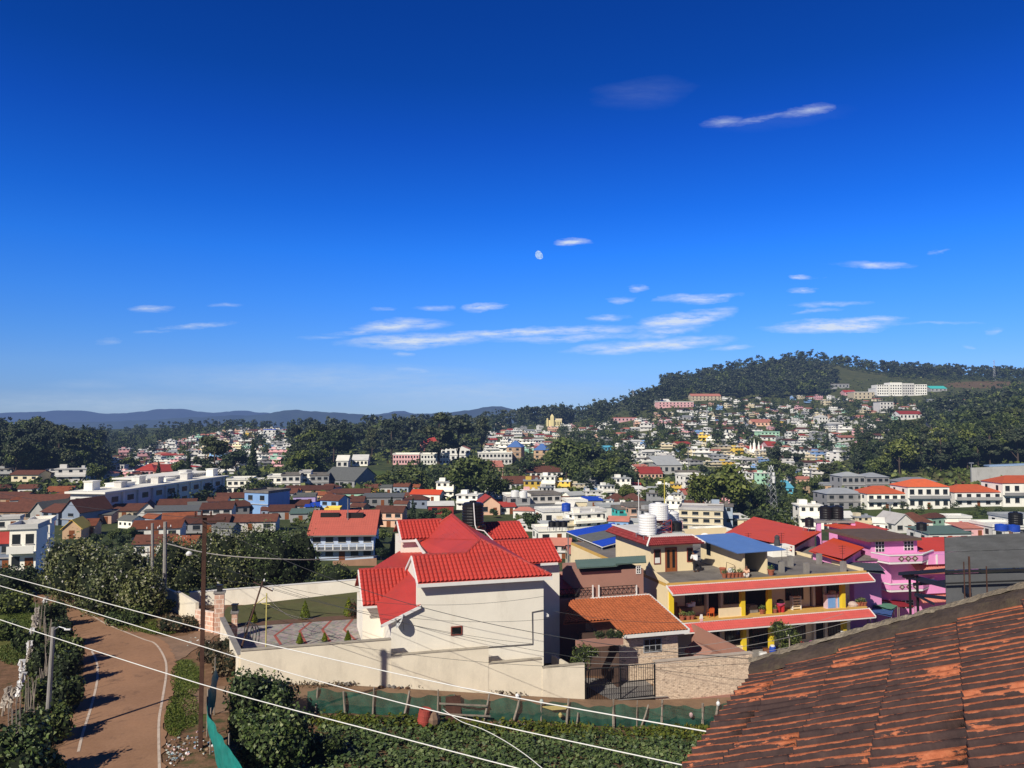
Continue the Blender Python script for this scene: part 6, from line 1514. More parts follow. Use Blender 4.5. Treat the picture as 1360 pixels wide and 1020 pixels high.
def scatter(name, label, spots, n, smin, smax, mats, seed, cat):
 rg = np.random.default_rng(seed); m = MB()
 for _ in range(n):
  cx, cy, a, b = spots[rg.integers(len(spots))]; t = rg.uniform(0, 6.28); q = rg.random() ** .6
  g = ground(cx + a * q * math.cos(t), cy + b * q * math.sin(t))
  if g is None: continue
  sz = rg.uniform(smin, smax); m.cur = int(rg.integers(len(mats)))
  m.cbox((g.x, g.y, g.z + sz * .3), (sz, sz * rg.uniform(.4, 1.2), sz * rg.uniform(.25, .7)), rg.uniform(0, 3), rg.uniform(-.5, .5), rg.uniform(-.5, .5))
 return m.build(name, mats, label=label, cat=cat, kind='stuff')
scatter('litter', 'scattered white and coloured rubbish heaped round the foot of the rusty pole', [(245, 995, 30, 18), (272, 985, 14, 22), (232, 1000, 14, 18)], 200, .04, .15, [white_plastic, soil, soil, soil, concrete, M('faded_cloth', (.45, .5, .46)), M('brown_paper', (.3, .2, .13), .2, 4), M('pale_pink_cloth', (.6, .4, .38)), soil, M('bluish_plastic', (.2, .32, .42), .2, 4)], 302, 'litter')
scatter('rubble', 'loose brown stones lying along the lane and the foot of the cream wall', [(560, 914, 60, 3), (640, 917, 30, 2), (700, 921, 50, 3), (480, 909, 60, 3)], 160, .1, .36, [soil, concrete, M('dark_stone', (.09, .06, .045), .3, 4)], 303, 'stones')
scatter('rubble', 'loose stones and clods between the net fence and the crops', [(500, 962, 60, 4), (640, 964, 60, 4), (690, 962, 20, 4)], 140, .08, .3, [soil, concrete, M('reddish_stone', (.28, .13, .09), .3, 4)], 304, 'stones')
scatter('litter', 'bits of white paper and plastic strewn at the wall corner scrub', [(300, 882, 18, 10), (262, 855, 20, 8)], 26, .04, .14, [white_plastic, M('faded_cloth', (.45, .5, .46))], 305, 'litter')
TW = dict(white=M('town_white', (.86, .84, .78), .1, .4, .85, (.45, .42, .38), .35), cream=M('town_cream', (.76, .66, .46), .1, .4, .85, (.4, .33, .22), .35), pink=M('town_pink', (.74, .42, .44), .1, .4, .85, (.45, .28, .27), .35),
          peach=M('town_peach', (.74, .47, .34), .1, .4, .85, (.4, .28, .2), .35), blue=M('town_blue', (.25, .42, .72), .1, .4, .85, (.2, .3, .45), .35), cyan=M('town_cyan', (.13, .50, .70), .1, .4, .85, (.2, .35, .4), .3),
          teal=M('town_teal', (.05, .42, .42), .1, .4, .85), grey=M('town_grey', (.36, .36, .36), .15, .4, .9, (.18, .17, .16), .5), lilac=M('town_lilac', (.42, .34, .62), .1, .4, .85), yellow=M('town_yellow', (.80, .56, .10), .1, .4, .85),
          green=M('town_green', (.38, .62, .48), .1, .4, .85), magenta=M('town_magenta', (.70, .16, .48), .1, .4, .85), tan=M('town_tan', (.50, .34, .22), .15, .4, .9, (.25, .17, .12), .5), bluegrey=M('town_bluegrey', (.30, .36, .46), .12, .4, .9, (.2, .2, .22), .5))
TR = dict(brown=brown_roof, red=M('town_red_roof', (.38, .05, .04), .25, .5, .8, (.2, .06, .05), .5), orange=M('town_orange_roof', (.60, .12, .045), .18, .5, .8, (.35, .1, .05), .5), grey=grey_sheet, white=M('town_white_roof', (.70, .69, .66), .15, .3, .9, (.35, .33, .3), .5),
          green=green_sheet, blue=blue_tarp, silver=M('town_silver_roof', (.36, .38, .40), .15, .5, .6, (.22, .22, .22), .4), salmon=M('town_salmon_roof', (.52, .20, .15), .2, .5, .8), yellow=TW['yellow'], signal=signal_red, conc=terrace_conc, rust=M('town_rusty_roof', (.24, .075, .035), .35, 1, .9, (.1, .04, .025), .6))
win_dark = M('town_window_glass', (.025, .03, .035), .3, 2, .25, spec=.5, bumps=0)
win_frame = M('town_window_frame', (.55, .53, .5), .1, 2)
def rng_of(t): return random.Random(hash(t) % 100000 if False else sum(ord(c) * (i + 1) for i, c in enumerate(t)))
def hparts(root, w, d, h, wall, roof, rmat, floors=1, nwin=3, rise=None, over=.35, sidewin=2, door=True, band=None, balcony=False, seed=1, wtop=None, parapet=.5, down=3.0):
 """wall, roof, windows, door as parts under root; local x along the front, y away"""
 r = random.Random(seed)
 T = root.matrix_world
 def mk(): return MB(T)
 a = w / 2
 m = mk(); m.box(-a, a, 0, d, -down, h)
 rise = rise if rise is not None else d * .27
 if roof == 'gable':
  m.prism([(-a, 0, h), (-a, d, h), (-a, d / 2, h + rise)], (w, 0, 0))
 elif roof == 'gablef':
  m.prism([(-a, 0, h), (a, 0, h), (0, 0, h + rise)], (0, d, 0))
 m.build('wall', wall, root)
 m = mk(); o = over
 if roof == 'gable':
  k = rise / (d / 2)
  for sgn in (0, 1):
   e = [(-a - o, -o, h - o * k + .06), (a + o, -o, h - o * k + .06), (a + o, d / 2, h + rise + .06), (-a - o, d / 2, h + rise + .06)]
   if sgn: e = [(x, d - y, z) for x, y, z in e][::-1]
   m.prism(e, (0, 0, .1))
 elif roof == 'gablef':
  k = rise / a
  for sgn in (-1, 1):
   e = [(sgn * (a + o), -o, h - o * k + .06), (0, -o, h + rise + .06), (0, d + o, h + rise + .06), (sgn * (a + o), d + o, h - o * k + .06)]
   m.prism(e, (0, 0, .1))
 elif roof == 'hip':
  q = min(a, d / 2) * .85
  b = [(-a - o, -o, h), (a + o, -o, h), (a + o, d + o, h), (-a - o, d + o, h)]
  t_ = [(-a + q, d / 2, h + rise), (a - q, d / 2, h + rise)]
  m.add(b + t_, [(0, 1, 5, 4), (1, 2, 5), (2, 3, 4, 5), (3, 0, 4), (3, 2, 1, 0)])
 elif roof == 'shed':
  m.prism([(-a - o, -o, h + .03), (a + o, -o, h + .03), (a + o, d + o, h + rise), (-a - o, d + o, h + rise)], (0, 0, .1))
 else:
  m.box(-a - .25, a + .25, -.25, d + .25, h + .002, h + .16)
  p = parapet
  if p:
   m.box(-a - .2, a + .2, -.2, -.05, h + .16, h + .16 + p); m.box(-a - .2, a + .2, d + .05, d + .2, h + .16, h + .16 + p)
   m.box(-a - .2, -a - .05, -.05, d + .05, h + .16, h + .16 + p); m.box(a + .05, a + .2, -.05, d + .05, h + .16, h + .16 + p)
 ro = m.build('roof', rmat, root)
 fh = h / floors
 for f in range(floors):
  z0 = f * fh + fh * .34; z1 = f * fh + fh * .78
  n = nwin
  for i in range(n):
   x = -a + w * (i + .5) / n
   if door and f == 0 and i == n // 2:
    q = mk(); q.box(x - .5, x + .5, -.05, 0.01, .02, min(2.1, fh * .8)); q.build('door', brown_door, root); continue
   ww = min(.75, w / n * .3)
   q = mk(); q.box(x - ww, x + ww, -.05, .01, z0, z1); fr = q.build('window', win_dark, root)
   q = mk(); q.box(x - ww - .08, x + ww + .08, -.12, .0, z0 - .1, z0 - .003); q.build('sill', win_frame, fr)
  for i in range(sidewin):
   y = d * (i + .5) / sidewin
   q = mk(); q.box(-a - .05, -a + .01, y - .6, y + .6, z0, z1); q.build('window', win_dark, root)
  if balcony and f > 0:
   q = mk(); q.box(-a, a, -1.1, -.003, f * fh - .15, f * fh); q.box(-a, a, -1.1, -1.0, f * fh, f * fh + .85); q.build('balcony', wall if band is None else band, root)
  elif floors > 1 and f > 0:
   q = mk(); q.box(-a - .12, a + .12, -.3, -.003, f * fh - .1, f * fh + .02); q.build('ledge', win_frame if band is None else band, root)
 return ro
def bld(label, px0, px1, yb, ytop, wall, roof, rmat, depth=8, floors=1, nwin=3, rz=None, Y=None, cat='house', name='house', group='town houses in the valley', rise=None, **kw):
 pm = (px0 + px1) / 2
 g = ground(pm, yb) if Y is None else P(pm, yb, Y)
 w = (px1 - px0) * g.y / F
 h = max(2.2, (yb - ytop) * g.y / F)
 rz = SROT if rz is None else R(rz)
 w /= max(.7, math.cos(rz))
 t = empty(name, g, rz, label, cat, group)
 hparts(t, w, depth, h, TW[wall] if isinstance(wall, str) else wall, roof, TR[rmat] if isinstance(rmat, str) else rmat, floors, nwin, rise, seed=len(label), **kw)
 return t, g, w, h
t, g, w, h = bld('pale blue two storey house with one broad pinkish red roof slope', 413, 495, 744, 709, lavender, 'none', pinkred_roof, 8.5, 2, 5, rz=4, group=None, sidewin=1, parapet=0, band=M('grey_ledge', (.30, .30, .31), .15, 2))
T = t.matrix_world; a = w / 2
zr_ = (709 - 683) * g.y / F * 1.0 + 1.2
m = MB(T)
for sgn in (0, 1):
 e = [Vector((-a - .5, -.9, h - .25)), Vector((a + .5, -.9, h - .25)), Vector((a + .5, 5.6, h + 3.3)), Vector((-a - .5, 5.6, h + 3.3))]
 if sgn: e = [Vector((v.x, 11.2 - v.y, v.z)) for v in e]
 corr(m, [T @ v for v in e] if False else e, (1, 0, 0), .4, .02, .02, .5)
m.build('tile_roof', pinkred_roof, t)
m = MB(T); m.box(-a - .5, a + .5, -.96, -.88, h - .42, h - .2); m.build('gutter', M('grey_pipe', (.16, .15, .14)), t)
m = MB(T); m.box(-a - .1, a + .1, -1.3, -.003, h * .5 - .5, h * .5 - .32); m.build('balcony_floor', M('grey_ledge', (.3, .3, .31)), t)
for k in range(9):
 m = MB(T); x = -a + w * k / 8; m.box(x - .09, x + .09, -1.25, -1.1, h * .5 - .32, h * .5 + .55); m.build('balcony_post', white_trim, t)
for z in (.0, .3, .6): m = MB(T); m.box(-a, a, -1.2, -1.15, h * .5 - .2 + z, h * .5 - .1 + z); m.build('balcony_rail', steel, t)
m = MB(T); m.box(-a + 1, -a + 4.2, 3.6, 4.4, h + 2.3, h + 3.0); m.build('roof_opening', dark_interior, t)
m = MB(T); m.box(.2, 3.1, 3.4, 4.2, h + 2.1, h + 3.0); m.build('skylight', dark_interior, t)
mm = MB(); b_ = P(462, 700, g.y + 3); mm.tube([b_, P(462, 662, g.y + 3)], .09, 6); mm.build('roof_mast', steel, label='thin grey mast rising from the pinkish red roof', cat='mast')
ow2 = empty('garden_wall', P(475, 752, 128), 0, 'low orange brown garden wall in front of the pale blue house', 'wall')
m = MB(); a_, b_ = P(442, 752, 122), P(500, 748, 124); bar3(m, a_, b_, .3, 1.6); m.build('wall', M('orange_brown_wall', (.42, .24, .15), .2, 1), ow2)
sc_ = empty('school_building', Vector((-103, 195, tz(-103, 195))), R(82), 'long white institution block with white roof cabins and a shaded window side', 'school building')
zb = sc_.location.z; T = sc_.matrix_world; hh = -18.2 - zb
m = MB(T); m.box(0, 60, 0, 9.3, -3, hh); m.build('wall', TW['white'], sc_)
m = MB(T); m.box(-1, 61, -1, 10.2, hh + .003, hh + .5); m.build('roof_slab', TR['white'], sc_)
m = MB(T); m.box(-.05, 60.05, -.06, 9.35, -3, .9); m.build('green_base', M('dark_green_paint', (.02, .12, .08), .2, 1), sc_)
for i in range(9):
 x = 3 + i * 6.4
 m = MB(T); m.box(x, x + 2.6, -.08, .02, hh - 2.5, hh - 1.1); m.build('window', win_dark, sc_); m = MB(T); m.box(x, x + 2.6, -.08, .02, hh - 5.4, hh - 4.0); m.build('window', win_dark, sc_)
 m = MB(T); m.box(x + 4.0, x + 4.5, -.5, -.003, -1, hh - .02); m.build('buttress', TW['white'], sc_)
for i in range(3):
 m = MB(T); m.box(-.08, .02, 1 + i * 2.8, 2.2 + i * 2.8, hh - 2.6, hh - 1.2); m.build('window', win_dark, sc_)
for x, y, s, q in ((3, 5.5, 3.0, 2.2), (11, 3, 2.6, 1.5), (26, 2, 2.8, 1.7), (41, 2, 3.0, 1.8), (56, 2, 3.0, 2.2), (24, 6.5, 3.0, 2.0), (48, 6.5, 3.2, 2.2), (14, 5, 6, .8), (33, 4, 5, .7)):
 m = MB(T); m.box(x, x + s, y, y + s * .8, hh + .5, hh + .5 + q); m.box(x - .2, x + s + .2, y - .2, y + s * .8 + .2, hh + .5 + q, hh + .7 + q); m.build('roof_cabin', TW['white'], sc_)
sb2 = empty('school_building', Vector((-107, 226, tz(-107, 226))), R(80), 'second white block rising behind the long institution block', 'school building')
T = sb2.matrix_world; m = MB(T); m.box(0, 34, 0, 10, -3, hh + 1.2); m.build('wall', TW['white'], sb2); m = MB(T); m.box(-.8, 35, -.8, 10.8, hh + 1.2, hh + 1.6); m.build('roof_slab', TR['white'], sb2)
for i in range(6): m = MB(T); m.box(2 + i * 5.2, 5 + i * 5.2, -.06, .02, hh - 1.2, hh + .3); m.build('window', win_dark, sb2)
H = [
 ('white house with a bright red roof cut by the left edge', -22, 16, 760, 717, 'bluegrey', 'gable', 'red', 7, 2, 2, 10),
 ('white two storey flat roofed house with angular balconies beside the upper road', 14, 44, 762, 704, 'white', 'flat', 'white', 5, 2, 2, 16),
 ('white house wing with a balcony stepping up behind the white corner house', 40, 62, 752, 696, 'white', 'flat', 'white', 4, 3, 2, 22),
 ('small white cabin with clothes hung on the roof terrace at the left edge', -4, 22, 704, 690, 'white', 'flat', 'white', 4, 1, 2, 20),
 ('long house with weathered brown roof at the left edge', -12, 44, 692, 678, 'tan', 'gable', 'brown', 12, 1, 4, 4),
 ('low brown roofed house behind the long one at the left edge', -10, 30, 672, 663, 'tan', 'gable', 'brown', 10, 1, 3, 0),
 ('grey sheet roofed shed between the brown roofs at left', 38, 62, 694, 681, 'grey', 'gablef', 'grey', 9, 1, 1, -14),
 ('blue grey gabled house with brown roof left of the long white block', 52, 80, 697, 678, 'bluegrey', 'gable', 'brown', 10, 2, 2, -20),
 ('blue grey gabled house nearest the left end of the long white block', 80, 107, 699, 680, 'bluegrey', 'gablef', 'brown', 10, 2, 1, -14),
 ('brown roofed row house above the blue grey gables', 28, 84, 676, 666, 'grey', 'gable', 'brown', 10, 1, 4, 5),
 ('house with rusty roof far left in front of the forest', 62, 92, 662, 655, 'white', 'gable', 'rust', 9, 1, 2, 10),
 ('small house with a bright yellow roof behind the dark shrub', 84, 106, 716, 708, 'tan', 'gablef', 'yellow', 6, 1, 1, 12),
 ('low house with rusty brown roof right of the yellow roof', 104, 124, 712, 704, 'tan', 'gable', 'rust', 7, 1, 2, 14),
 ('cream house with broad brown roof below the left end of the long white block', 126, 186, 690, 678, 'cream', 'gable', 'brown', 9, 1, 4, 12),
 ('pinkish low wall house in front of the cream brown roofed one', 118, 146, 696, 684, 'peach', 'shed', 'grey', 6, 1, 2, 12),
 ('small white gabled house left of the dark grey long shed', 184, 206, 692, 680, 'white', 'gablef', 'brown', 8, 1, 1, 20),
 ('long dark grey shed in front of the pink gable', 194, 264, 693, 679, 'grey', 'shed', 'grey', 7, 1, 0, 8),
 ('brown roofed house with a bright pink gable in front of the long white block', 212, 256, 681, 669, 'magenta', 'gable', 'brown', 8, 1, 2, 12),
 ('white house with stepped brown roofs right of the dark grey shed', 268, 306, 692, 674, 'white', 'gable', 'brown', 8, 2, 3, 10),
 ('small white house with brown roof under the pale blue cube house', 276, 300, 676, 666, 'white', 'gable', 'brown', 7, 1, 2, 8),
 ('house with turquoise gable and brown roof at the right end of the long white block', 288, 322, 672, 660, 'green', 'gable', 'brown', 8, 1, 2, 14),
 ('white gabled house with long rusty orange roof above the transformer poles', 178, 236, 716, 702, 'white', 'gable', 'rust', 8, 1, 3, 12),
 ('brown roofed house below the rusty orange roof near the transformer poles', 180, 226, 739, 726, 'white', 'gable', 'brown', 7, 1, 3, 12),
 ('house with patched red brown roof right of the transformer poles', 222, 256, 741, 727, 'tan', 'gable', 'rust', 7, 1, 2, 6),
 ('long brown roofed house behind the rusty pole', 238, 300, 708, 697, 'grey', 'gable', 'brown', 8, 1, 4, 10),
 ('white gabled house with long brown roof above the huge silver shrub', 300, 364, 706, 693, 'white', 'gable', 'brown', 8, 1, 3, 8),
 ('flat roofed light blue cube house of two storeys in the brown roofs', 322, 358, 684, 655, 'blue', 'flat', 'conc', 9, 2, 2, -22),
 ('dark brown roofed house right of the light blue cube house', 358, 388, 690, 678, 'grey', 'gable', 'brown', 8, 1, 2, 8),
 ('grey walled house with sagging brown roof between the blue cube and blue gable', 376, 408, 682, 672, 'grey', 'gable', 'brown', 8, 1, 2, 5),
 ('lilac walled house with flat grey roof among the brown roofs', 390, 418, 672, 660, 'lilac', 'flat', 'grey', 7, 1, 2, 10),
 ('white fronted house with bright blue side below the brown ridge', 424, 450, 684, 662, 'blue', 'gable', 'brown', 8, 2, 2, -20),
 ('shed under a bright blue tarpaulin left of the blue gable house', 406, 424, 684, 674, 'grey', 'shed', 'blue', 6, 1, 1, 10),
 ('small yellow house directly behind the pinkish red roof', 432, 450, 690, 678, 'yellow', 'flat', 'yellow', 5, 1, 1, 6),
 ('low turquoise roofed shack left of the yellow house', 386, 412, 694, 687, 'grey', 'shed', 'green', 6, 1, 1, 10),
 ('row house with long brown roof left of the lilac house', 336, 392, 664, 656, 'grey', 'gable', 'brown', 8, 1, 3, 4),
 ('row house with long brown roof above the lilac house', 380, 440, 659, 651, 'tan', 'gable', 'brown', 8, 1, 4, 4),
 ('turquoise and white low house right of the lilac house', 446, 490, 664, 654, 'green', 'gable', 'brown', 8, 1, 3, 6),
 ('brown roofed house between the blue gable and the long grey shed', 452, 482, 676, 666, 'grey', 'gable', 'brown', 8, 1, 2, 4),
 ('long pale grey walled shed with sheet roof right of the brown roofs', 482, 534, 673, 661, 'grey', 'shed', 'grey', 8, 1, 5, 4),
 ('orange fronted small house left of the blue and white house', 484, 504, 656, 649, 'yellow', 'gable', 'brown', 7, 1, 2, 2),
 ('white cabin right of the orange fronted house', 504, 520, 658, 648, 'white', 'flat', 'grey', 6, 1, 2, 6),
 ('white house with bright blue side and red roof above the green plots', 545, 584, 668, 655, 'white', 'gable', 'signal', 8, 1, 2, -10),
 ('tan two storey house with stacked brown roofs left of the white house roofs', 498, 534, 700, 678, 'peach', 'gable', 'brown', 8, 2, 3, -4),
 ('low red house with flat white canopy roof behind the white house', 569, 602, 683, 672, TR['red'], 'shed', 'white', 7, 1, 2, 6),
 ('pink gabled house with red roof just right of the black tank', 638, 664, 684, 670, 'peach', 'gablef', 'red', 8, 1, 2, 12),
 ('small bright red roof right of the pink gabled house', 664, 684, 683, 675, 'white', 'gable', 'red', 7, 1, 2, 12),
 ('white block with rooftop tanks right of the small red roof', 674, 704, 682, 660, 'grey', 'flat', 'white', 8, 2, 2, 10),
 ('white two storey house with dark windows on the slope right of the black tank', 706, 745, 678, 658, 'white', 'flat', 'conc', 9, 2, 4, 14),
 ('curved grey sheet roofed hall below the white two storey house', 700, 745, 688, 680, 'grey', 'shed', 'grey', 9, 1, 3, -10),
 ('cream flat roofed house with a blue tank beside it', 755, 780, 682, 667, 'cream', 'flat', 'white', 8, 1, 2, 10),
 ('dark shed under a blue tarpaulin right of the cream flat house', 778, 800, 676, 665, 'grey', 'shed', 'blue', 7, 1, 1, 4),
 ('white house with red canopy above the black tanks row', 722, 764, 698, 680, 'white', 'flat', 'white', 8, 1, 3, 14),
 ('long white low house behind the blue tarpaulin shed', 760, 806, 693, 680, 'white', 'flat', 'white', 7, 1, 4, 12),
 ('white corrugated sheet block left of the teal house', 798, 836, 688, 674, 'white', 'flat', 'silver', 7, 1, 0, 8),
 ('teal painted house with balcony left of the peach house', 821, 839, 694, 677, 'teal', 'flat', 'conc', 6, 2, 2, 10),
 ('peach house left of the raised white tank', 836, 860, 696, 674, 'peach', 'flat', 'conc', 7, 2, 2, 10),
 ('brown hipped roof house in the trees above the teal house', 812, 832, 674, 666, 'tan', 'hip', 'brown', 8, 1, 2, 5),
 ('brown hipped roof house right of the other brown hip above the peach house', 832, 856, 674, 666, 'white', 'hip', 'brown', 8, 1, 2, 5),
 ('mauve roofed white house behind the peach house', 838, 868, 684, 672, 'white', 'gable', 'grey', 8, 1, 2, 5),
 ('small white house with red gable roof left of the salmon roof', 730, 756, 742, 722, 'white', 'gable', 'salmon', 6, 2, 2, -8),
 ('white flat roofed house with black rooftop tanks left of the blue tarpaulin', 716, 752, 722, 706, 'white', 'flat', 'white', 7, 1, 2, 10),
 ('yellow house under a salmon sheet roof beside the blue tarpaulin shed', 757, 795, 752, 733, 'cream', 'gable', 'salmon', 6, 1, 2, 6),
 ('layered cream and white building of three storeys right of the white tanks', 904, 958, 706, 678, 'cream', 'flat', 'white', 10, 3, 4, -16),
 ('house with broad dark brown roof left of the layered cream building', 893, 938, 683, 671, 'white', 'gable', 'brown', 9, 1, 3, 6),
 ('brown roof lower left of the layered cream building', 893, 912, 697, 686, 'white', 'gable', 'brown', 8, 1, 2, 8),
 ('white house with small towers above the dark brown roof', 926, 950, 671, 657, 'white', 'flat', 'white', 7, 2, 3, 6),
 ('white three storey villa with balconies above the dark trees', 908, 936, 654, 632, 'white', 'flat', 'white', 9, 3, 3, 10),
 ('grey unfinished block behind the white balconied villa', 902, 930, 640, 628, 'grey', 'flat', 'conc', 9, 2, 3, 0),
 ('long white flat roof building between the dishes and the red roof', 935, 978, 722, 712, 'white', 'flat', 'white', 7, 1, 3, 12),
 ('cream compound building with low roof left of the red hipped roof', 968, 998, 701, 690, 'cream', 'shed', 'white', 8, 1, 2, 6),
 ('pale blue sheet hut right of the lattice mast', 1049, 1066, 694, 684, 'bluegrey', 'shed', 'silver', 6, 1, 1, 6),
 ('white cottage with pointed roof left of the brown roofed bungalow', 1188, 1216, 708, 695, 'white', 'gablef', 'white', 8, 1, 2, 10),
 ('bungalow with brown roof and tower chimney beside the white cottage', 1206, 1240, 707, 694, 'white', 'hip', 'brown', 8, 1, 2, 5),
 ('low white house under a grey green sheet roof behind the hoarding', 1232, 1292, 722, 713, 'white', 'shed', 'green', 8, 1, 3, 6),
 ('low shop under a pink sheet roof behind the hoarding', 1278, 1310, 714, 707, 'pink', 'shed', 'salmon', 6, 1, 2, 4),
 ('white flat house with two blue tanks at the right edge', 1318, 1368, 716, 700, 'white', 'flat', 'white', 8, 1, 3, 4),
 ('grey roofed house with black tank at the right edge', 1340, 1385, 702, 688, 'white', 'flat', 'silver', 8, 1, 2, 4),
 ('low white roadside shed right of the printed fence banner', 1258, 1290, 699, 692, 'white', 'flat', 'white', 5, 1, 0, 0),
]
for row in H:
 lab, a0, a1, yb, yt, wl_, rf, rm, dp, fl, nw, rz = row
 dp *= .75 if rf == 'gable' else 1; yt += (yb - yt) * .12 if rf == 'gable' else 0
 kw = dict(rise=dp * .2) if rf == 'gable' else (dict(rise=.6) if rf == 'shed' else {})
 bld(lab, a0, a1, yb, yt, wl_, rf, rm, dp, fl, nw, rz, balcony=(fl > 1 and 'balcon' in lab), **kw)
ts = empty('tarpaulin_shelter', P(790, 750, 88), SROT, 'open shelter with a sloping roof striped in blue and grey tarpaulin', 'shelter')
def quadroof(par, name, pts, mat, e=None, sp=.3, amp=.02, thick=.05):
 m = MB(); corr(m, pts, e or (pts[1] - pts[0]), sp, amp, 0, .4, thick); return m.build(name, mat, par)
A0, A1, A2, A3 = P(800, 726, 84), P(829, 718, 87), P(816, 694, 99), P(752, 706, 97)
def lp2(u, v): return A0.lerp(A1, u).lerp(A3.lerp(A2, u), v)
quadroof(ts, 'blue_front_strip', [lp2(0, 0), lp2(1, 0), lp2(1, .26), lp2(0, .26)], blue_tarp)
quadroof(ts, 'grey_middle', [lp2(0, .263), lp2(1, .263), lp2(1, .66), lp2(0, .66)], grey_sheet)
quadroof(ts, 'blue_rear_strip', [lp2(0, .663), lp2(1, .663), lp2(1, 1), lp2(0, 1)], blue_tarp)
for u, v in ((.02, .02), (.5, .02), (.98, .02), (.02, .5), (.02, .97), (.98, .97)):
 p = lp2(u, v); m = MB(); m.tube([p - Vector((0, 0, .05)), Vector((p.x, p.y, tz(p.x, p.y)))], .07, 6); m.build('post', steel, ts)
m = MB(); m.tube([lp2(0, 0) - Vector((0, 0, .08)), lp2(0, 1) - Vector((0, 0, .08))], .06, 5); m.tube([lp2(0, 0) - Vector((0, 0, .08)), lp2(1, 0) - Vector((0, 0, .08))], .06, 5); m.build('roof_beam', white_trim, ts)
bq = empty('brick_store', P(812, 752, 90), SROT, 'dark red brick store room below the tarpaulin shelter', 'store'); T = bq.matrix_world
m = MB(T); m.box(-2.6, 2.6, 0, 4, -3, 2.6); m.build('wall', M('dark_red_brick', (.15, .05, .04), .25, 2), bq); m = MB(T); m.box(-1, .2, -.05, .01, .3, 2.2); m.build('door', dark_wood, bq); m = MB(T); m.box(-2.7, 2.7, -.1, 4.1, 2.603, 2.75); m.build('roof', concrete, bq)
def sheet_house(label, quad, wall, hgt, posts=True, ridge=None):
 c = sum(quad, Vector()) / 4
 base = Vector((c.x, c.y, tz(c.x, c.y)))
 t = empty('red_roofed_house', base, SROT, label, 'house')
 m = MB(); corr(m, quad, quad[1] - quad[0], .35, .02, 0, .4, .06); m.build('roof', signal_red, t)
 ins = [q.lerp(c, .14) for q in quad]
 m = MB(); zb_ = min(q.z for q in ins) - hgt
 vs_ = [Vector((q.x, q.y, zb_)) for q in ins] + [q - Vector((0, 0, .12)) for q in ins]
 m.add(vs_, [(0, 1, 5, 4), (1, 2, 6, 5), (2, 3, 7, 6), (3, 0, 4, 7)]); m.build('wall', wall, t)
 if ridge: m = MB(); m.tube(ridge, .12, 6); m.build('ridge_cap', signal_red, t)
 return t
q1 = [P(963, 708, 88), P(1051, 730.5, 80), P(1091, 706, 92), P(1001, 689.5, 104)]
sheet_house('house under the largest orange red sheet roof behind the concrete terrace', q1, TW['white'], 3)
q2 = [P(1074, 731.5, 78), P(1120, 746, 74), P(1148, 727, 82), P(1107, 717, 88)]
sheet_house('house under the small tilted orange red sheet roof nearest the pink house', q2, pink_wall, 4)
q3 = [P(1094, 697, 92), P(1154, 709.5, 86), P(1181, 703, 95), P(1138, 692.5, 102)]
sheet_house('house under the flat orange red sheet roof with black tanks behind it', q3, pink_wall, 4)
for px, py, Y, lab in ((994, 722, 79, 'tv aerial before the largest orange red roof, left one'), (1038, 722, 78, 'tv aerial before the largest orange red roof, right one'), (1119, 740, 72, 'tv aerial before the small tilted orange red roof')):
 b = P(px, py, Y); t = empty('tv_aerial', b, 0, lab, 'aerial', 'tv aerials on the terrace'); m = MB(); m.tube([b - Vector((0, 0, 1.6)), b + Vector((0, 0, 1.1))], .02, 4); m.build('mast', black_metal, t)
 m = MB()
 for k in range(4): m.tube([b + Vector((-.35 + .04 * k, 0, 1.0 - .22 * k)), b + Vector((.35 - .04 * k, .08, 1.0 - .22 * k))], .012, 4)
 m.tube([b + Vector((0, .02, .25)), b + Vector((0, .02, 1.05))], .014, 4); m.build('elements', black_metal, t)
b = onT(1043, 742) if False else P(1041, 741, 80); t = empty('white_tank_box', b, SROT, 'white masonry water box at the back of the terrace under the red roof', 'water box')
m = MB(t.matrix_world); m.box(-1.3, 1.3, 0, 1.6, -1.2, 1.2); m.build('box', TW['white'], t)
m = MB(Matrix.Translation(b + Vector((-.55, .3, 1.2)))); m.lathe((0, 0, 0), [(.3, 0), (.34, .3), (.25, .7), (.28, .9), (.12, 1.1)], 9); m.build('grey_bundle', M('dark_grey_cloth', (.06, .06, .065), .3, 4), label='dark grey hunched bundle perched on the white water box', cat='bundle')
Yp = 80
pk = empty('pink_house', P(1205, 830, Yp), R(10), 'bright pink house of stacked balconies with diamond panels at the right', 'house', None)
def ZP(py, Y=Yp): return P(1200, py, Y).z
T = pk.matrix_world; inv_ = T.inverted()
def lx(px, y=0):
 d = ray(px, 760); n = T.to_3x3() @ Vector((0, 1, 0)); o = T @ Vector((0, y, 0)); t_ = o.dot(n) / d.dot(n); return (inv_ @ (d * t_)).x
def lz(py, y=0, px=1200):
 d = ray(px, py); n = T.to_3x3() @ Vector((0, 1, 0)); o = T @ Vector((0, y, 0)); t_ = o.dot(n) / d.dot(n); return (inv_ @ (d * t_)).z
def pbox(nm, mat, x0, x1, y0, y1, z0, z1, par=None): m = MB(T); m.box(x0, x1, y0, y1, z0, z1); return m.build(nm, mat, par or pk)
a_, b_ = lx(1172), lx(1256); xl = lx(1160)
pbox('wall', pink_wall, lx(1164, 1.2), lx(1300, 1.2), 1.2, 11, -4, lz(736, 1.2)); pbox('top_room', pink_wall, lx(1158, 2.0), lx(1219, 2.0), 2.0, 8, lz(736, 1.2) + .003, lz(717, 2.0))
pbox('roof_slab', M('brown_flat_roof', (.13, .085, .06), .3, 1, .9), lx(1151, 1.6), lx(1223, 1.6), 1.3, 9, lz(717, 2.0) + .003, lz(715, 2) + .1)
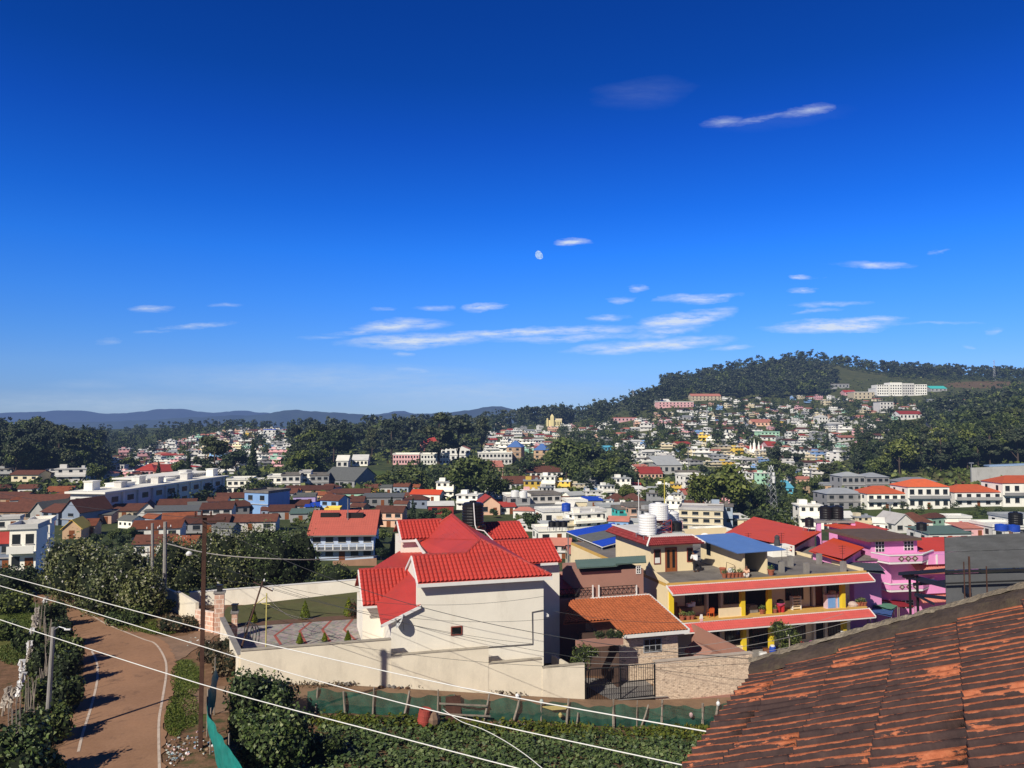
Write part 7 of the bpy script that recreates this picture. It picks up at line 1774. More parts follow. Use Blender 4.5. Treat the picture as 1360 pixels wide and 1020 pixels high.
def balc(z0, z1):
 pts = [(lx(1158, 1.2), 1.2), (lx(1183, -1), -.9), (lx(1226, -1), -.9), (lx(1240, 1.2), 1.2)]
 m = MB(T); m.prism([(x, y, z0) for x, y in pts], (0, 0, .22)); f = m.build('balcony_floor', white_trim, pk)
 m = MB(T)
 for (p, q) in zip(pts[:-1], pts[1:]):
  bar3(m, (p[0], p[1] + .04, (z0 + z1) / 2 + .12), (q[0], q[1] + .04, (z0 + z1) / 2 + .12), .14, z1 - z0 - .2)
 m.build('balcony_wall', pink_wall, pk)
 m = MB(T)
 for (p, q) in zip(pts[:-1], pts[1:]): bar3(m, (p[0], p[1], z1 + .05), (q[0], q[1], z1 + .05), .2, .1)
 m.build('balcony_rail', white_trim, pk)
 for px in (1198, 1207, 1216):
  cx = lx(px, -1); zc_ = (z0 + z1) / 2 + .12; r_ = (z1 - z0) * .36
  m = MB(T); m.prism([(cx - r_ * 1.25, -.98, zc_), (cx, -.98, zc_ - r_), (cx + r_ * 1.25, -.98, zc_), (cx, -.98, zc_ + r_)], (0, .03, 0)); dm = m.build('diamond_panel', M('brown_panel', (.16, .09, .07), .3, 3), pk)
  m = MB(T); m.prism([(cx - r_ * .6, -.995, zc_), (cx, -.995, zc_ - r_ * .5), (cx + r_ * .6, -.995, zc_), (cx, -.995, zc_ + r_ * .5)], (0, .012, 0)); m.build('panel_inset', M('pale_panel', (.55, .45, .42), .2, 3), dm)
balc(lz(749, -.9), lz(738, -.9)); balc(lz(786, -.9), lz(776, -.9))
for (x0, x1, y0, y1, y) in ((1163, 1175, 732, 718, 2.0), (1201, 1214, 731, 719, 2.0), (1202, 1214, 770, 760, 1.2), (1196, 1212, 808, 797, 1.2)):
 m = MB(T); X0, X1 = lx(x0, y), lx(x1, y); m.box(X0, X1, y - .05, y + .01, lz(y0, y), lz(y1, y)); wnd = m.build('window', white_trim, pk)
 n = 3
 for k in range(n):
  for q in range(3):
   xa = X0 + (X1 - X0) * (k + .14) / n; xb = X0 + (X1 - X0) * (k + .86) / n; za = lz(y0, y) + (lz(y1, y) - lz(y0, y)) * (q + .12) / 3; zb_ = lz(y0, y) + (lz(y1, y) - lz(y0, y)) * (q + .88) / 3
   m = MB(T); m.box(xa, xb, y - .075, y - .052, za, zb_); m.build('pane', win_dark, wnd)
for yy_, px0, px1 in ((757, 1216, 1258), (795, 1220, 1262)):
 m = MB(T); z_ = lz(yy_, 0); corr(m, [Vector((lx(px0, 0), -.6, z_ - .35)), Vector((lx(px1 + 12, 0), -.6, z_ - .35)), Vector((lx(px1 + 12, 0), 1.3, z_ + .45)), Vector((lx(px0 + 5, 0), 1.3, z_ + .45))], (1, 0, 0), .3, .03); m.build('canopy', salmon, pk)
pbox('side_balcony', pink_wall, lx(1228, .2), lx(1290, .2), .2, 1.19, lz(751, .2), lz(739, .2)); pbox('side_balcony', pink_wall, lx(1228, .2), lx(1290, .2), .2, 1.19, lz(790, .2), lz(777, .2))
m = MB(T); z_ = lz(736, 2); corr(m, [Vector((lx(1219, 2), 1.6, z_)), Vector((lx(1290, 2), 1.6, z_)), Vector((lx(1290, 5), 5.5, z_ + 1.1)), Vector((lx(1220, 5), 5.5, z_ + 1.1))], (1, 0, 0), .35, .03); m.build('red_lean_to_roof', red_tile, pk)
pbox('rear_wall', M('light_pink_wall', (.80, .45, .58), .08, 1), lx(1219, 6), lx(1300, 6), 6, 6.3, lz(736, 6), lz(721, 6))
for px in (1232, 1245): pbox('white_pilaster', white_trim, lx(px, .1) - .08, lx(px, .1) + .08, .1, .197, lz(751, .1), lz(738, .1))
p2_ = empty('pink_house', P(1108, 760, 84), R(10), 'pink walled lower house in the shade between the two small red roofs', 'house'); T2 = p2_.matrix_world
m = MB(T2); m.box(0, 7, 0, 7, -6, 1.2); m.build('wall', pink_wall, p2_); m = MB(T2); m.box(-.3, 7.3, -.3, 7.3, 1.203, 1.4); m.build('roof', terrace_conc, p2_)
for k in range(3): m = MB(T2); m.box(1 + 2 * k, 2.1 + 2 * k, -.05, .01, -1.6, -.3); m.build('window', win_dark, p2_)
p3_ = empty('pink_house', P(1158, 757, 80), R(10), 'pink walled terrace block below the small tilted red roof', 'house'); T2 = p3_.matrix_world
m = MB(T2); m.box(-5, 2.2, 0, 8, -8, 1.0); m.build('wall', pink_wall, p3_); m = MB(T2); m.box(-5.2, 2.3, -.2, 8.2, 1.003, 1.15); m.build('roof', terrace_conc, p3_)
m = MB(T2); m.box(-3.4, -1.2, -.06, .01, -3, -1.2); m.build('window', win_dark, p3_)
wb = empty('white_workshop', P(1150, 800, 86), SROT, 'low white workshop with two stacked flat roofs right of the balcony end', 'workshop'); T2 = wb.matrix_world
m = MB(T2); m.box(-3, 1.6, 0, 5, -4, 2.4); m.build('wall', TW['white'], wb); m = MB(T2); m.box(-3.4, 4.0, -1.2, 5.2, -.1, .15); m.build('lower_roof', TR['white'], wb); m = MB(T2); m.box(-3.2, 1.8, -.2, 5.2, 2.403, 2.55); m.build('roof', TR['white'], wb)
m = MB(T2); m.box(-2.4, -1.2, -.05, .01, 1.2, 2.1); m.build('window', win_dark, wb)
gs_ = empty('slate_roofed_house', P(1145, 745, 76), SROT, 'house with dark slate grey sloping roof below the small tilted red roof', 'house'); T2 = gs_.matrix_world
m = MB(); corr(m, [P(1128, 757, 73), P(1176, 762, 73), P(1166, 748, 78), P(1126, 750, 78)], AX, .3, .03); m.build('roof', M('slate_grey_sheet', (.07, .08, .09), .2, 1, .7), gs_); m = MB(T2); m.box(-1, 2.2, 0, 3.6, -5, -.9); m.build('wall', pink_wall, gs_)
for pts, mt, lab in ((((1128, 796, 80), (1152, 802, 78), (1180, 798, 80), (1152, 790, 84)), M('muted_blue_tarp', (.05, .11, .30), .2, 2), 'muted blue tarpaulin roof below the white workshop'), (((1152, 802, 77), (1184, 812, 74), (1192, 805, 76), (1162, 797, 80)), M('muted_green_tarp', (.10, .26, .17), .2, 2), 'muted green tarpaulin roof right of the blue one'),
                   (((1164, 797, 79), (1194, 806, 76), (1215, 806, 78), (1182, 792, 84)), M('dark_red_tarp', (.30, .02, .03), .2, 2), 'dark red tarpaulin roof below the pink house'), (((1156, 813, 74), (1184, 819, 72), (1187, 809, 75), (1160, 806, 77)), M('muted_blue_tarp', (.05, .11, .30)), 'lower muted blue tarpaulin at the foreground roof edge')):
 Q = [P(*q) for q in pts]; t = empty('tarpaulin_roof', sum(Q, Vector()) / 4, 0, lab, 'tarpaulin'); m = MB(); corr(m, Q, Q[1] - Q[0], .8, .04, 0, .4, .03); m.build('sheet', mt, t)
 for q in Q: m = MB(); m.tube([q - Vector((0, 0, .04)), Vector((q.x, q.y, -21.5))], .04, 5); m.build('post', wood_post, t)
sf_ = empty('steel_frame', P(1230, 800, 50), 0, 'dark navy steel frame with sloping beams left of the grey hoarding', 'steel frame')
def beam(a, b, w_=.16, h_=.2): m = MB(); bar3(m, P(*a), P(*b), w_, h_); m.build('beam', navy_steel, sf_)
beam((1198, 762, 52), (1262, 757, 46), .5, .22); beam((1200, 764, 52), (1288, 785, 44), .2, .3); beam((1214, 776, 51), (1262, 772, 46)); beam((1216, 790, 50), (1262, 795, 46)); beam((1216, 790, 50), (1240, 802, 47), .12, .12)
for px, Y in ((1208, 51.5), (1218, 50), (1260, 46)):
 m = MB(); p = P(px, 764, Y); m.tube([p, Vector((p.x, p.y, -21.5))], .09, 6); m.build('post', black_metal, sf_)
Yh = 44
hb = empty('metal_hoarding', P(1310, 790, Yh), 0, 'large dented grey sheet metal hoarding rising above the foreground roof at the right', 'hoarding')
hx0, hx1 = P(1255, 740, Yh + 1).x, P(1440, 740, Yh - 2).x
def hoard(name, ys, dents, seed):
 (yl0, yr0), (yl1, yr1) = ys; rg = np.random.default_rng(seed); nx, nz_ = 60, 16; V = []
 for i in range(nx + 1):
  for j in range(nz_ + 1):
   u, v = i / nx, j / nz_; top = P(1255 + 185 * u, yl0 + (yr0 - yl0) * u, Yh + 1 - 3 * u); bot = P(1255 + 185 * u, yl1 + (yr1 - yl1) * u, Yh + 1 - 3 * u)
   p = bot.lerp(top, v); p.x = hx0 + (hx1 - hx0) * u
   d = .008 * math.sin(u * 13 + v * 3) * math.sin(v * 5) + .003 * math.sin(u * 41 + v * 9) + rg.normal(0, .003)
   V.append((p.x, p.y + d, p.z))
 c = nz_ + 1; Fs = np.array([(i * c + j, (i + 1) * c + j, (i + 1) * c + j + 1, i * c + j + 1) for i in range(nx) for j in range(nz_)])
 invm = hb.matrix_world.inverted(); V = np.array([invm @ Vector(q) for q in V])
 return obj(name, npmesh(name, V, Fs, grey_hoarding, smooth=True), hb)
hoard('upper_sheet', ((714, 703), (733, 727)), 1, 1); hoard('middle_sheet', ((733.4, 727.4), (757, 751)), 1, 2); hoard('lower_sheet', ((762, 757), (812, 812)), 1, 3)
for a, b, w_, h_ in (((1255, 759.5, 45), (1440, 754, 42), .25, .16), ((1255, 732.8, 45.06), (1440, 727.2, 42.06), .06, .03), ((1256, 775, 44.7), (1440, 768, 41.7), .1, .08)):
 m = MB(); bar3(m, P(*a), P(*b), w_, h_); m.build('rail', black_metal, hb)
for px in (1255.5, 1300, 1345, 1390):
 m = MB(); p = P(px, 713, 45.2 - (px - 1255) * .0162); m.tube([p, Vector((p.x, p.y, -21.5))], .07, 6); m.build('post', black_metal, hb)
for px, y0, y1, Y, lab in ((1289, 739, 784, 41, 'rusty iron rod standing in front of the grey hoarding, taller one'), (1282, 746, 776, 41.5, 'thin dark rod standing in front of the grey hoarding'), (1312, 752, 776, 41, 'short pale rod in front of the right part of the hoarding')):
 m = MB(); p = P(px, y1 + 30, Y); m.tube([Vector((p.x, p.y, -20)), P(px - 2, y0, Y)], .055 if 'taller' in lab else .035, 5); m.build('iron_rod', rust, label=lab, cat='rod')
for px, py, Y, r_, h_, mt, lab in ((1097, 690, 96, .75, 1.7, black_plastic, 'black water tank left one of the pair behind the flat red roof'), (1112, 690, 96, .75, 1.7, black_plastic, 'black water tank right one of the pair behind the flat red roof'), (1075, 700, 92, .5, 1.1, black_plastic, 'small black tank at the end of the largest red roof'),
                                 (1330, 705, 118, .9, 1.0, blp, 'blue water tank on the white house at the right edge, left one'), (1346, 706, 118, .9, 1.0, blp, 'blue water tank on the white house at the right edge, right one'), (1349, 697, 122, 1.0, 2.0, black_plastic, 'black water tank at the right edge above the blue tanks'),
                                 (752, 679, 170, 1.0, 1.8, blp, 'blue water tank left of the cream flat roofed house'), (733, 700, 130, .6, 1.0, black_plastic, 'black tank on the white terrace, leftmost of three'), (741, 700, 130, .6, 1.0, black_plastic, 'black tank on the white terrace, middle of three'), (749, 700, 130, .6, 1.0, black_plastic, 'black tank on the white terrace, rightmost of three'),
                                 (684, 660, 190, 1.0, 1.6, white_plastic, 'white tank on the block right of the small red roof, left one'), (695, 661, 190, 1.0, 1.6, white_plastic, 'white tank on the block right of the small red roof, right one'), (1224, 705, 112, .7, 1.2, black_plastic, 'dark tank beside the bungalow tower')):
 tank('water_tank', P(px, py, Y), r_, h_, mt, lab, .05, steel, 5)
pf = empty('tank_platform', P(1105, 697, 96), 0, 'concrete platform with pink legs under the pair of black tanks', 'platform')
m = MB(pf.matrix_world); m.box(-2.4, 2.4, -1, 1.2, .35, .6); m.build('slab', concrete, pf)
for x in (-2.2, -.2, 2.0): m = MB(pf.matrix_world); m.box(x, x + .5, -.9, -.5, -3.2, .347); m.build('leg', pink_wall, pf)
for px0, px1, yb, yt, lab in ((1152, 1205, 676, 656, 'new white row house with orange hip roof, leftmost of the orange roofed row'), (1206, 1262, 676, 647, 'taller new row house with orange hip roof, second in the orange roofed row'), (1268, 1332, 673, 654, 'new white row house with orange hip roof, third in the orange roofed row'), (1332, 1396, 673, 642, 'new row house with orange hip roof cut by the right edge')):
 bld(lab, px0, px1, yb, yt, 'white', 'hip', 'orange', 11, 2, 5, 2, rise=2.2, group='orange roofed row houses', band=TW['grey'], balcony=True)
for px0, px1, yb, yt, fl, lab in ((1098, 1150, 676, 656, 2, 'unfinished grey concrete house left of the orange roofed row'), (1118, 1150, 655, 633, 2, 'unfinished grey house behind, leftmost on the upper terrace'), (1150, 1182, 652, 634, 2, 'unfinished grey house behind with pale hip roof, middle of the upper terrace'), (1196, 1246, 648, 640, 1, 'unfinished house with grey hip roof behind the tall orange roofed one'), (1080, 1116, 656, 645, 1, 'reddish raw brick house shell on the earth bank')):
 bld(lab, px0, px1, yb, yt, 'grey' if 'brick' not in lab else 'tan', 'hip' if 'shell' not in lab else 'flat', 'silver', 10, fl, 4, 4, rise=1.6, group='unfinished houses on the building site', door=False)
rw_ = empty('retaining_wall', P(1340, 640, 330), 0, 'long stained grey retaining wall with pale blue roof above the orange row', 'wall')
a, b = ground(1290, 645), ground(1400, 641); m = MB(); a.z += 3; b.z += 3; bar3(m, a, b, 1, 8); m.build('wall', TW['grey'], rw_)
a2, b2 = a.lerp(b, .25) + Vector((0, 3, 4.3)), b + Vector((0, 3, 4.3)); m = MB(); bar3(m, a2, b2, 5, .5); m.build('blue_roof', M('pale_blue_roof', (.25, .36, .52), .15, 1), rw_)
gb_ = M('lime_banner', (.10, .55, .10), .15, 1, .6); yb_ = M('yellow_banner', (.62, .62, .03), .15, 1, .6); wbn = M('white_banner', (.72, .72, .70), .12, 1, .6); rb_ = M('red_print', (.55, .08, .08), .1, 2)
def banner(label, px0, px1, y, hpx, segs, marks):
 a, b = ground(px0, y), ground(px1, y); t = empty('fence_banner', a, 0, label, 'banner'); hh = hpx * a.y / F
 for u0, u1, mt in segs:
  m = MB(); q0, q1 = a.lerp(b, u0), a.lerp(b, u1); q0.z = tz(q0.x, q0.y) + hh / 2 + .2; q1.z = tz(q1.x, q1.y) + hh / 2 + .2; bar3(m, q0, q1, .08, hh); m.build('panel', mt, t)
 for u0, u1, v, mt in marks:
  m = MB(); q0, q1 = a.lerp(b, u0), a.lerp(b, u1); q0.z = tz(q0.x, q0.y) + hh * v + .2; q1.z = tz(q1.x, q1.y) + hh * v + .2; q0.y -= .15; q1.y -= .15; bar3(m, q0, q1, .04, hh * .22); m.build('print', mt, t)
banner('long green and yellow printed banner along the far fence', 1134, 1190, 698, 8, ((0, .3, gb_), (.302, .7, yb_), (.702, 1, gb_)), ((.4, .46, .5, gb_), (.5, .58, .5, gb_), (.8, .9, .5, wbn)))
banner('long white printed banner with a yellow green end along the far fence', 1237, 1330, 699, 8, ((0, .13, yb_), (.132, .16, gb_), (.162, 1, wbn)), ((.26, .3, .55, rb_), (.4, .44, .6, rb_), (.46, .48, .5, rb_), (.55, .57, .5, M('orange_print', (.6, .3, .1), .1, 2)), (.2, .23, .5, TW['green'])))
def lattice(label, px, yb, ytop, wpx, Y=None, dishes=True):
 g = ground(px, yb) if Y is None else P(px, yb, Y); top = P(px, ytop, g.y); hh = top.z - g.z; w_ = wpx * g.y / F / 2
 t = empty('telecom_mast', g, R(20), label, 'mast'); T = t.matrix_world; m = MB(T); n = 9; P4 = [(-1, -1), (1, -1), (1, 1), (-1, 1)]
 for x, y in P4: m.tube([(x * w_, y * w_, -1), (x * w_ * .35, y * w_ * .35, hh)], .07, 4)
 for k in range(n):
  for i in range(4):
   q0, q1 = w_ * (1 - .65 * k / n), w_ * (1 - .65 * (k + 1) / n); z0, z1 = hh * k / n, hh * (k + 1) / n; (xa, ya), (xb, yb_2) = P4[i], P4[(i + 1) % 4]
   m.tube([(xa * q0, ya * q0, z0), (xb * q1, yb_2 * q1, z1)], .04, 4); m.tube([(xb * q0, yb_2 * q0, z0), (xa * q1, ya * q1, z1)], .04, 4)
 m.build('lattice', steel, t)
 if dishes:
  for z, r_ in ((.78, .9), (.72, .7), (.85, .6)): m = MB(T); m.lathe((.0, -w_ * .6 - .3, hh * z), [(r_ * .5, -.4), (r_ * .6, .5)], 8); m.build('antenna', white_plastic, t)
 return t
lattice('tall lattice telecom mast with antennas standing before the dark trees', 1025, 694, 618, 13)
FARL = [
 ('white hillside hotel of stepped storeys high on the right hill', 1163, 1232, 526, 516, 'white', 'flat', 'white', 14, 4, 9, 2),
 ('cream low wing at the left foot of the white hillside hotel', 1134, 1162, 530, 521, 'cream', 'flat', 'white', 12, 2, 5, 2),
 ('green sheet roofed hall right of the white hillside hotel', 1236, 1258, 520, 516, 'grey', 'gable', TW['teal'], 12, 1, 4, 2),
 ('red roofed house left of the cream hotel wing', 1122, 1137, 525, 521, 'pink', 'gable', 'red', 10, 1, 3, 2),
 ('pale blue grey square block below the white hillside hotel', 1169, 1187, 548, 534, 'white', 'flat', 'grey', 10, 3, 4, 2),
 ('long pink terrace building high on the slope, lower one', 874, 922, 541, 534, TW['pink'], 'flat', 'white', 10, 2, 10, 8),
 ('long pink terrace building high on the slope, upper right one', 918, 958, 532, 526, 'cream', 'gable', 'salmon', 10, 2, 8, 4),
 ('red roofed cottage above the pink terrace buildings', 883, 900, 522, 518, 'white', 'gable', 'red', 8, 1, 3, 0),
 ('white building with pale roof under the pink terrace buildings', 873, 890, 539, 533, 'white', 'gable', 'white', 10, 1, 3, 6),
 ('pink stepped long house with small tower above the grey forest edge', 815, 846, 560, 555, 'pink', 'flat', 'salmon', 8, 1, 6, 10),
 ('bright cyan cube house standing alone on the slope', 803, 815, 604, 594, 'cyan', 'flat', TW['cyan'], 9, 2, 3, 5),
 ('stone tower block with blue dome roof, left one of two', 673, 692, 614, 594, 'tan', 'hip', M('blue_metal_sheet', (.1, .2, .47)), 12, 3, 2, -8),
 ('stone tower block with blue dome roof, right one of two', 709, 727, 616, 598, 'tan', 'hip', M('blue_metal_sheet', (.1, .2, .47)), 12, 3, 2, -8),
 ('pink school block at the edge of the brown sports field', 522, 556, 617, 604, 'pink', 'flat', 'white', 9, 2, 9, 3),
 ('white school block right of the pink school block', 559, 596, 617, 604, 'white', 'flat', 'white', 9, 2, 9, 3),
 ('white building with pink gable between school block and stone towers', 586, 624, 612, 597, 'white', 'gablef', 'salmon', 12, 2, 6, 3),
 ('long white hall left of the blue domed stone towers', 635, 680, 617, 602, 'white', 'flat', 'white', 10, 2, 9, 3),
 ('white cube house right of the blue domed stone towers', 730, 748, 617, 606, 'white', 'flat', 'white', 9, 2, 2, 12),
 ('red brick mansion half hidden in the middle forest', 558, 592, 600, 588, TR['salmon'], 'hip', 'red', 12, 2, 5, 0),
 ('long dark brown roofed barrack on the slope, upper one', 698, 760, 634, 627, 'white', 'gable', 'brown', 9, 1, 9, 16),
 ('long dark brown roofed barrack on the slope, lower one', 672, 722, 650, 642, 'white', 'gable', 'brown', 9, 1, 8, 16),
 ('peach house with red roof between the middle trees', 650, 668, 632, 620, 'peach', 'gable', 'salmon', 9, 2, 3, 10),
 ('white three storey house among trees below the cyan cube house', 784, 798, 650, 634, 'white', 'flat', 'white', 8, 3, 2, 12),
 ('grey roofed open hall on columns in the middle of the town slope', 873, 906, 630, 618, 'grey', 'shed', 'silver', 14, 1, 4, 4),
 ('row of red roofs left of the open hall', 850, 880, 636, 629, 'peach', 'gable', 'red', 10, 1, 6, 4),
 ('grey gabled assembly hall beside the brown sports field', 424, 472, 648, 638, 'grey', 'gable', 'grey', 16, 1, 4, -16),
 ('white windowless block with tall chimney tower left of the assembly hall', 356, 374, 650, 634, 'white', 'flat', 'white', 9, 2, 2, 10),
 ('roofless white house in the row above the brown roofs', 374, 398, 651, 632, 'white', 'flat', 'conc', 9, 2, 3, 10),
 ('white tower like block at the right of the roofless row', 398, 412, 649, 628, 'white', 'flat', 'white', 7, 3, 1, 10),
 ('grey weathered house in the roofless white row', 412, 436, 649, 632, 'grey', 'flat', 'conc', 9, 2, 3, 10),
 ('white two storey block left of the light blue cube house', 302, 332, 655, 638, 'white', 'flat', 'white', 9, 2, 4, 10),
 ('white block with cut corner between the two white rows', 334, 352, 652, 640, 'white', 'flat', 'white', 9, 2, 2, 10),
 ('white block on the slope left of the red roofed cluster', 145, 164, 630, 619, 'white', 'flat', 'white', 9, 2, 4, 5),
 ('red roofed house above the left end of the long white block', 180, 204, 633, 625, 'pink', 'hip', 'red', 10, 1, 4, 5),
 ('deep pink house right of the red roofed cluster', 204, 228, 634, 626, 'peach', 'gable', 'red', 10, 1, 4, 5),
 ('white house with blue tank shape near the top of the left town', 350, 366, 580, 571, 'white', 'flat', 'blue', 10, 2, 3, 5),
 ('white house on the field edge right of the dark trees', 447, 462, 622, 612, 'white', 'gable', 'white', 9, 1, 2, 5),
 ('white long house with pale roof at the field edge', 468, 488, 619, 611, 'white', 'gable', 'white', 9, 1, 4, 5),
 ('red roofed pink cluster below the white temple towers', 1020, 1034, 600, 592, 'pink', 'gable', 'red', 10, 1, 3, 5),
 ('turquoise row house above the white temple towers', 1010, 1036, 581, 574, 'green', 'flat', TW['green'], 9, 2, 5, 8),
 ('orange roofed long house above the turquoise row', 1000, 1026, 566, 561, 'peach', 'gable', 'salmon', 10, 1, 5, 4),
 ('white villa with turret alone on the open grass slope', 1088, 1100, 563, 554, 'white', 'hip', 'white', 9, 2, 3, 5),
 ('cyan house near the lattice mast', 1038, 1054, 656, 648, 'cyan', 'gable', TW['cyan'], 9, 1, 2, 8),
 ('white cottages with red gables in a row below the pale block', 1195, 1226, 557, 550, 'white', 'gable', 'red', 10, 1, 6, 2),
 ('pale grey long house on the grassy hilltop', 1104, 1128, 516, 510, 'grey', 'flat', 'conc', 10, 1, 5, 0),
]
for r in FARL:
 lab, a0, a1, yb, yt, wl_, rf, rm, dp, fl, nw, rz = r
 bld(lab, a0, a1, yb, yt, wl_, rf, rm, dp * 1.3, fl, nw, rz, rise=dp * .28 if rf != 'flat' else None, group='larger buildings on the far slopes', sidewin=0, door=False)
lx_ = P(1198, 510, 1)
g = ground(1198, 526)
def fbox(par, nm, mt, px0, px1, y0, y1, Y, d, dy=0): m = MB(); a, b = P(px0, y0, Y), P(px1, y1, Y); m.box(a.x, b.x, Y + dy, Y + dy + d, a.z, b.z); return m.build(nm, mt, par)
hu = empty('hotel_upper_block', P(1200, 511, g.y + 6), 0, 'recessed top storey of white blocks crowning the hillside hotel', 'hotel block')
for i, (a, b, y) in enumerate(((1182, 1198, 508), (1199, 1214, 509), (1165, 1180, 511), (1216, 1231, 510.5))):
 fbox(hu, 'block', TW['white'], a, b, 526, y, g.y - 3 + 2 * (i % 2), 14)
 for k in range(5):
  for y2 in (511.5, 515, 518.5, 522): x = a + (b - a) * (k + .25) / 5; fbox(hu, 'window', win_dark, x, x + 1.5, y2 + 1.5, y2, g.y - 3.2 + 2 * (i % 2), .15)
g = ground(735, 566); ch = empty('church', g, 0, 'small cream yellow church with pointed tower on the wooded ridge', 'church'); Y = g.y
cy = M('church_cream', (.78, .66, .34), .08, .3, .8)
fbox(ch, 'nave', cy, 726, 746, 567, 558, Y, 12); fbox(ch, 'tower', cy, 731, 735.5, 567, 553, Y - 2, 5); fbox(ch, 'side_tower', cy, 726, 728, 567, 555.5, Y - 1, 3)
m = MB(); a = P(731, 553, Y - 2); b = P(735.5, 553, Y - 2); c = P(733.2, 549.5, Y); m.poly([a, b, c]); m.poly([b, b + Vector((0, 5, 0)), c]); m.poly([a + Vector((0, 5, 0)), a, c]); m.build('spire', cy, ch)
for px in (737.5, 740.5, 743.5): fbox(ch, 'window', win_dark, px, px + 1.1, 564.5, 560, Y - .15, .1)
m = MB(); a, b, c = P(726, 558, Y), P(746, 558, Y), P(736, 554.5, Y); m.prism([P(736, 558.1, Y), P(746.5, 558.1, Y), P(746.5, 556.3, Y + 6), P(736, 556.3, Y + 6)], (0, 0, .3)); m.build('roof', TW['cream'], ch)
c2 = empty('church', ground(662, 568), 0, 'white gabled chapel in the trees left of the cream church', 'church'); Y = c2.location.y
fbox(c2, 'nave', TW['cream'], 656, 670, 569, 563, Y, 10); m = MB(); m.prism([P(655.5, 563, Y), P(670.5, 563, Y), P(665, 558.5, Y)], (0, 10, 0)); m.build('roof', TW['white'], c2)
g = ground(1004, 606); te = empty('temple', g, 0, 'group of white pointed temple towers in the middle of the right town', 'temple'); Y = g.y
for px, w_, y in ((997, 2.4, 588), (1002, 3.4, 583), (1008, 3, 586), (1013, 2.4, 590)):
 a = P(px, 606, Y); m = MB(Matrix.Translation(a)); hh = (606 - y) * Y / F; rr_w = w_ * Y / F; m.lathe((0, 0, 0), [(rr_w, 0), (rr_w * .9, hh * .4), (rr_w * .62, hh * .42), (rr_w * .5, hh * .72), (rr_w * .25, hh * .78), (.1, hh)], 8); m.build('tower', TW['white'], te)
fbox(te, 'base', TW['white'], 993, 1017, 608, 599, Y + .5, 9)
for px, yb, yt, wp, lab in ((290, 574, 557, 2.2, 'thin lattice mast on the left town ridge'), (841, 548, 517, 2.6, 'lattice mast on the forest slope above the pink terrace house'), (939, 562, 542, 2, 'thin lattice mast below the pink terrace buildings'), (1321, 506, 478, 2.4, 'lattice pylon on the brown field of the hilltop')):
 lattice(lab, px, yb, yt, wp, None, False)
for px, yb, yt, lab in ((850, 625, 598, 'tall grey pole with a floodlight on the town slope, left one'), (914, 633, 594, 'tall grey pole with a floodlight on the town slope, second from left'), (1005, 622, 603, 'tall grey pole below the temple towers'), (1077, 617, 600, 'tall grey pole right of the dark tree clump'), (1182, 690, 668, 'thin pole before the orange roofed row'), (1290, 640, 615, 'forked pale pole by the retaining wall')):
 g = ground(px, yb); m = MB(); m.tube([g, P(px, yt, g.y)], .22, 5, .14); m.cbox(P(px, yt, g.y), (1.8, .4, .5)); m.build('floodlight_pole', steel, label=lab, cat='pole')
LMK = [('hillside hotel', 1198, 518), ('pink terrace buildings', 915, 533), ('cream church', 735, 560), ('cyan cube house', 809, 600), ('blue domed towers', 700, 604), ('pink school block', 539, 610), ('long white block', 200, 652), ('light blue cube', 340, 668), ('pinkish red roof', 455, 695), ('temple towers', 1004, 596), ('lattice telecom mast', 1025, 655),
       ('orange roofed row', 1235, 662), ('columned hall', 890, 625), ('turquoise row house', 1023, 578), ('left town mast', 290, 566), ('assembly hall', 448, 640), ('white villa', 1094, 560), ('layered cream building', 930, 690), ('brown barracks', 725, 632), ('pale square block', 1178, 541), ('red mansion', 575, 594), ('forest mast', 841, 535), ('hilltop pylon', 1321, 495), ('blue tarpaulin shelter', 790, 708), ('grey hoarding', 1310, 735)]
ORD = ['first', 'second', 'third', 'fourth', 'fifth', 'sixth', 'seventh', 'eighth', 'ninth', 'tenth', 'eleventh', 'twelfth']
def nth(i): return ORD[i] if i < 12 else '%d%s' % (i + 1, 'th' if 10 <= (i + 1) % 100 <= 20 else {1: 'st', 2: 'nd', 3: 'rd'}.get((i + 1) % 10, 'th'))
def assign(items):
 """items: (object, px, py, attribute phrase); adds where it stands, then an ordinal among look-alikes"""
 G = {}
 for o, px, py, at in items:
  nm, lx, ly = min(LMK, key=lambda q: (q[1] - px) ** 2 + ((q[2] - py) * 1.6) ** 2)
  dx, dy = px - lx, (py - ly) * 1.6
  d = ('right of' if dx > 0 else 'left of') if abs(dx) > abs(dy) else ('below' if dy > 0 else 'above')
  G.setdefault('%s %s the %s' % (at, d, nm), []).append((px, o))
 for k, v in G.items():
  v.sort(key=lambda q: q[0])
  for i, (px, o) in enumerate(v):
   o['label'] = k if len(v) == 1 else '%s, %s from left of %d' % (k, nth(i), len(v)) if len(k.split()) < 12 else '%s, %s from left' % (k, nth(i))
